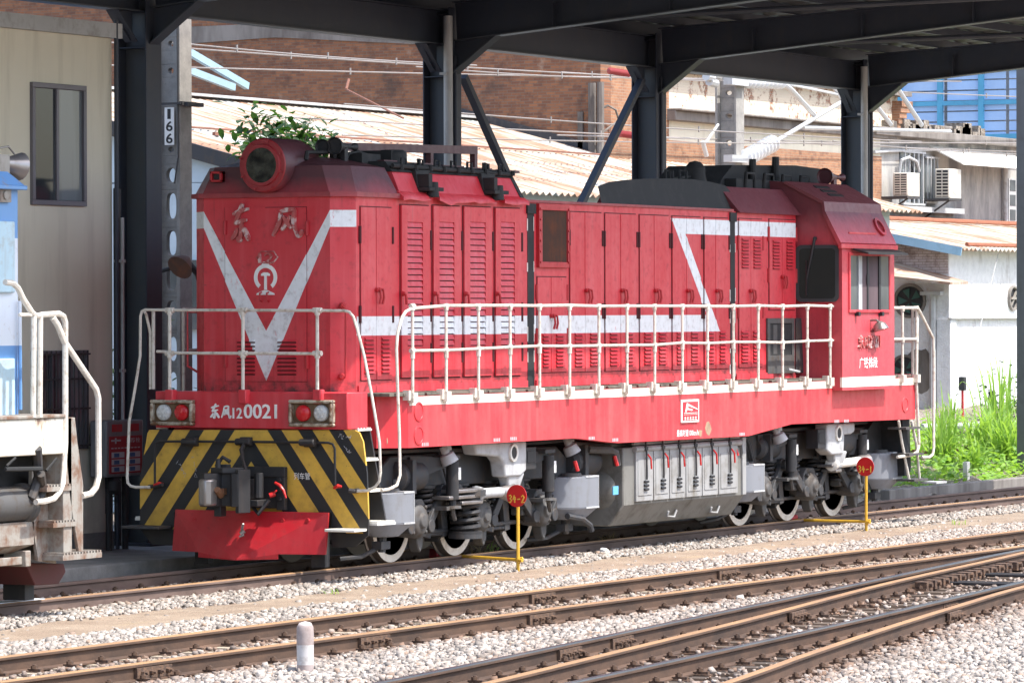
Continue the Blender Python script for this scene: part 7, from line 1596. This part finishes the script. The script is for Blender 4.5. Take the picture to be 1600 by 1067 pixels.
# ground cover and grasses at the right
def bz(x, y): return bankz(x, y)
q = MB()
for k in range(16000):
    x = r5.uniform(24, 60); y = r5.uniform(2.3, 6.5)+max(0, (x-45)*.02); z = bz(x, y)+abs(r5.gauss(.04, .15))*(1 if math.sin(x*1.1)+math.sin(y*2) > -1 else .4)
    leaf(q, Vector((x, y, z)), Vector((r5.uniform(-1, 1), r5.uniform(-1, 1), r5.uniform(-.1, .6))), Vector((r5.uniform(-.4, .4), r5.uniform(-.4, .4), 1)), r5.uniform(.08, .18), r5.uniform(.06, .13))
tag(q.build('ground_cover', M['cover'], None, smooth=0), kind='stuff')
def blades(name, label, x, y, n, h, sp, mat='grassl', w=.055, cat='grass clump'):
    q = MB(); z0 = bz(x, y)-.05 if y > 1.8 else -.16; 
    for k in range(n):
        a = r5.uniform(0, 6.28); b0 = Vector((r5.gauss(0, sp*.25), r5.gauss(0, sp*.25), 0)); hh = h*r5.uniform(.5, 1.1); out = sp*r5.uniform(.3, 1.2); dr = Vector((math.cos(a), math.sin(a), 0)); sd = Vector((-dr.y, dr.x, 0)); N = 7; L_ = []
        ww = w*r5.uniform(.7, 1.3)
        for i in range(N+1): t = i/N; p = b0+dr*out*t**1.8+Vector((0, 0, hh*(t-.42*t**3*out/sp))); wd = ww*(1-t**2)*.9+.002; L_.append((p-sd*wd/2, p+sd*wd/2+dr*.004))
        vs = [v for pr_ in L_ for v in pr_]; q.add(vs, [(2*i, 2*i+1, 2*i+3, 2*i+2) for i in range(N)])
    o = q.build(name, M[mat], None, smooth=0); o.location = (x, y, z0); return tag(o, label, cat, 'grass clumps beside the track')
for px, py, yy, n, h, sp, lab in ((1470, 706, 4.0, 55, 1.3, .55, 'upright reed-like grass clump just right of the rear ladder'), (1485, 705, 5.2, 14, 1.5, .35, 'tall narrow grass clump behind the rear handrail'), (1545, 715, 4.2, 70, 1.35, .95, 'largest arching grass clump in front of the white wall'), (1562, 700, 5.0, 26, 2.0, .6, 'tallest grass clump with upright blades before the white wall'), (1585, 725, 3.6, 45, 1.0, .8, 'arching grass clump beside the dark mast at the right edge'), (1515, 718, 3.4, 35, .7, .6, 'low spreading grass clump between the two tall ones')):
    p = at(px, py, 'y', yy); blades('grass_clump', lab, p.x, yy, int(n*1.8), h*1.25, sp)
for px, py, lab, mt, n, h in ((748, 868, 'dry straw tuft under the yellow bar of the 34-2 marker', 'dry', 30, .25), (766, 866, 'small green tuft beside the yellow bar of the 34-2 marker', 'grassl', 14, .25), (525, 928, 'tiny green tuft in the dirt path before the front wheel', 'grassl', 10, .12), (950, 850, 'dry stalks lying in the ballast before the battery box', 'dry', 40, .22), (1500, 820, 'tiny green tuft in the dirt path at the right', 'grassl', 10, .14)):
    p = at(px, py, 'z', -.16); blades('grass_tuft', lab, p.x, p.y, n, h, .25, mt, .012, 'grass tuft')
q = MB(); cr5 = at(1590, 640, 'y', 6.5); L14 = (cr5.x, 6.5, bz(cr5.x, 6.5))
for k in range(700): 
    p = Vector((r5.gauss(0, .7), r5.gauss(0, .5), abs(r5.gauss(.35, .4)))); leaf(q, p, Vector((r5.uniform(-1, 1), r5.uniform(-1, 1), r5.uniform(-.3, .5))), Vector((0, 0, 1)), r5.uniform(.1, .18), .08)
sb_ = thing('shrub', 'leafy bush at the foot of the white wall near the right edge', 'shrub', L14); q.build('foliage', M['leaf'], sb_, smooth=0); q = MB(); q.tube([(0, 0, -.1), (.02, .02, .5)], [.03, .01], 6); q.build('stem', M['bark'], sb_)
# bank furniture: pipe, kerb, stakes
q = MB(); a, b = at(1440, 667, 'y', 6), at(1600, 662, 'y', 6); q.tube([a, b, b+(b-a)], .07, 8); tag(q.build('pipe', M['lgrey'], None), 'grey pipe lying along the bank before the white wall', 'pipe')
q = MB(); a, b = at(1425, 706, 'y', 4.6), at(1545, 698, 'y', 4.6); q.tube([a, b], .06, 8); tag(q.build('pipe', M['rust'], None), 'rusty pipe half hidden among the green grasses', 'pipe')
q = MB(); q.box(26, 60, 1.95, 2.15, -.2, .045); tag(q.build('kerb', M['stained'], bevel=.02), kind='structure')
p = at(1510, 757, 'y', 2.4); q = MB(); zt_ = at(1510, 721, 'y', 2.4).z; q.box(-.07, .07, -.05, .05, 0, zt_-.0); o = q.build('stake', M['cream'], None, bevel=.01); o.location = (p.x, 2.4, 0); tag(o, 'short pale post standing among the green leaves', 'stake')
for px, py, col, lab in ((1504, 618, 'plow', 'dark thin post with a rusty box before the white wall'), (1550, 640, 'yellow', 'thin orange and black post among the grasses')):
    p = at(px, py+35, 'y', 7.0); L_ = (p.x, 7.0, bz(p.x, 7)); t = thing('marker_stake', lab, 'stake', L_); q = MB(); h = at(px, py-8, 'y', 7.0).z-L_[2]; q.cyl((0, 0, -.1), (0, 0, h), .03, None, 8); q.build('post', M[col], t); q = MB(); q.box(-.07, .07, -.07, .07, h, h+.3); q.build('box', M['rubber'], t, bevel=.02)
q = MB(); p = at(945, 862, 'z', -.12); q.lathe((0, 0, 0), (.3, .8, .2), [(-.09, 0), (-.08, .03), (-.02, .06), (.07, .045), (.09, 0)], 7); o = q.build('litter', M['lettering'], None); o.location = tuple(p); tag(o, 'white scrap of litter lying in the ballast near the battery box', 'litter')
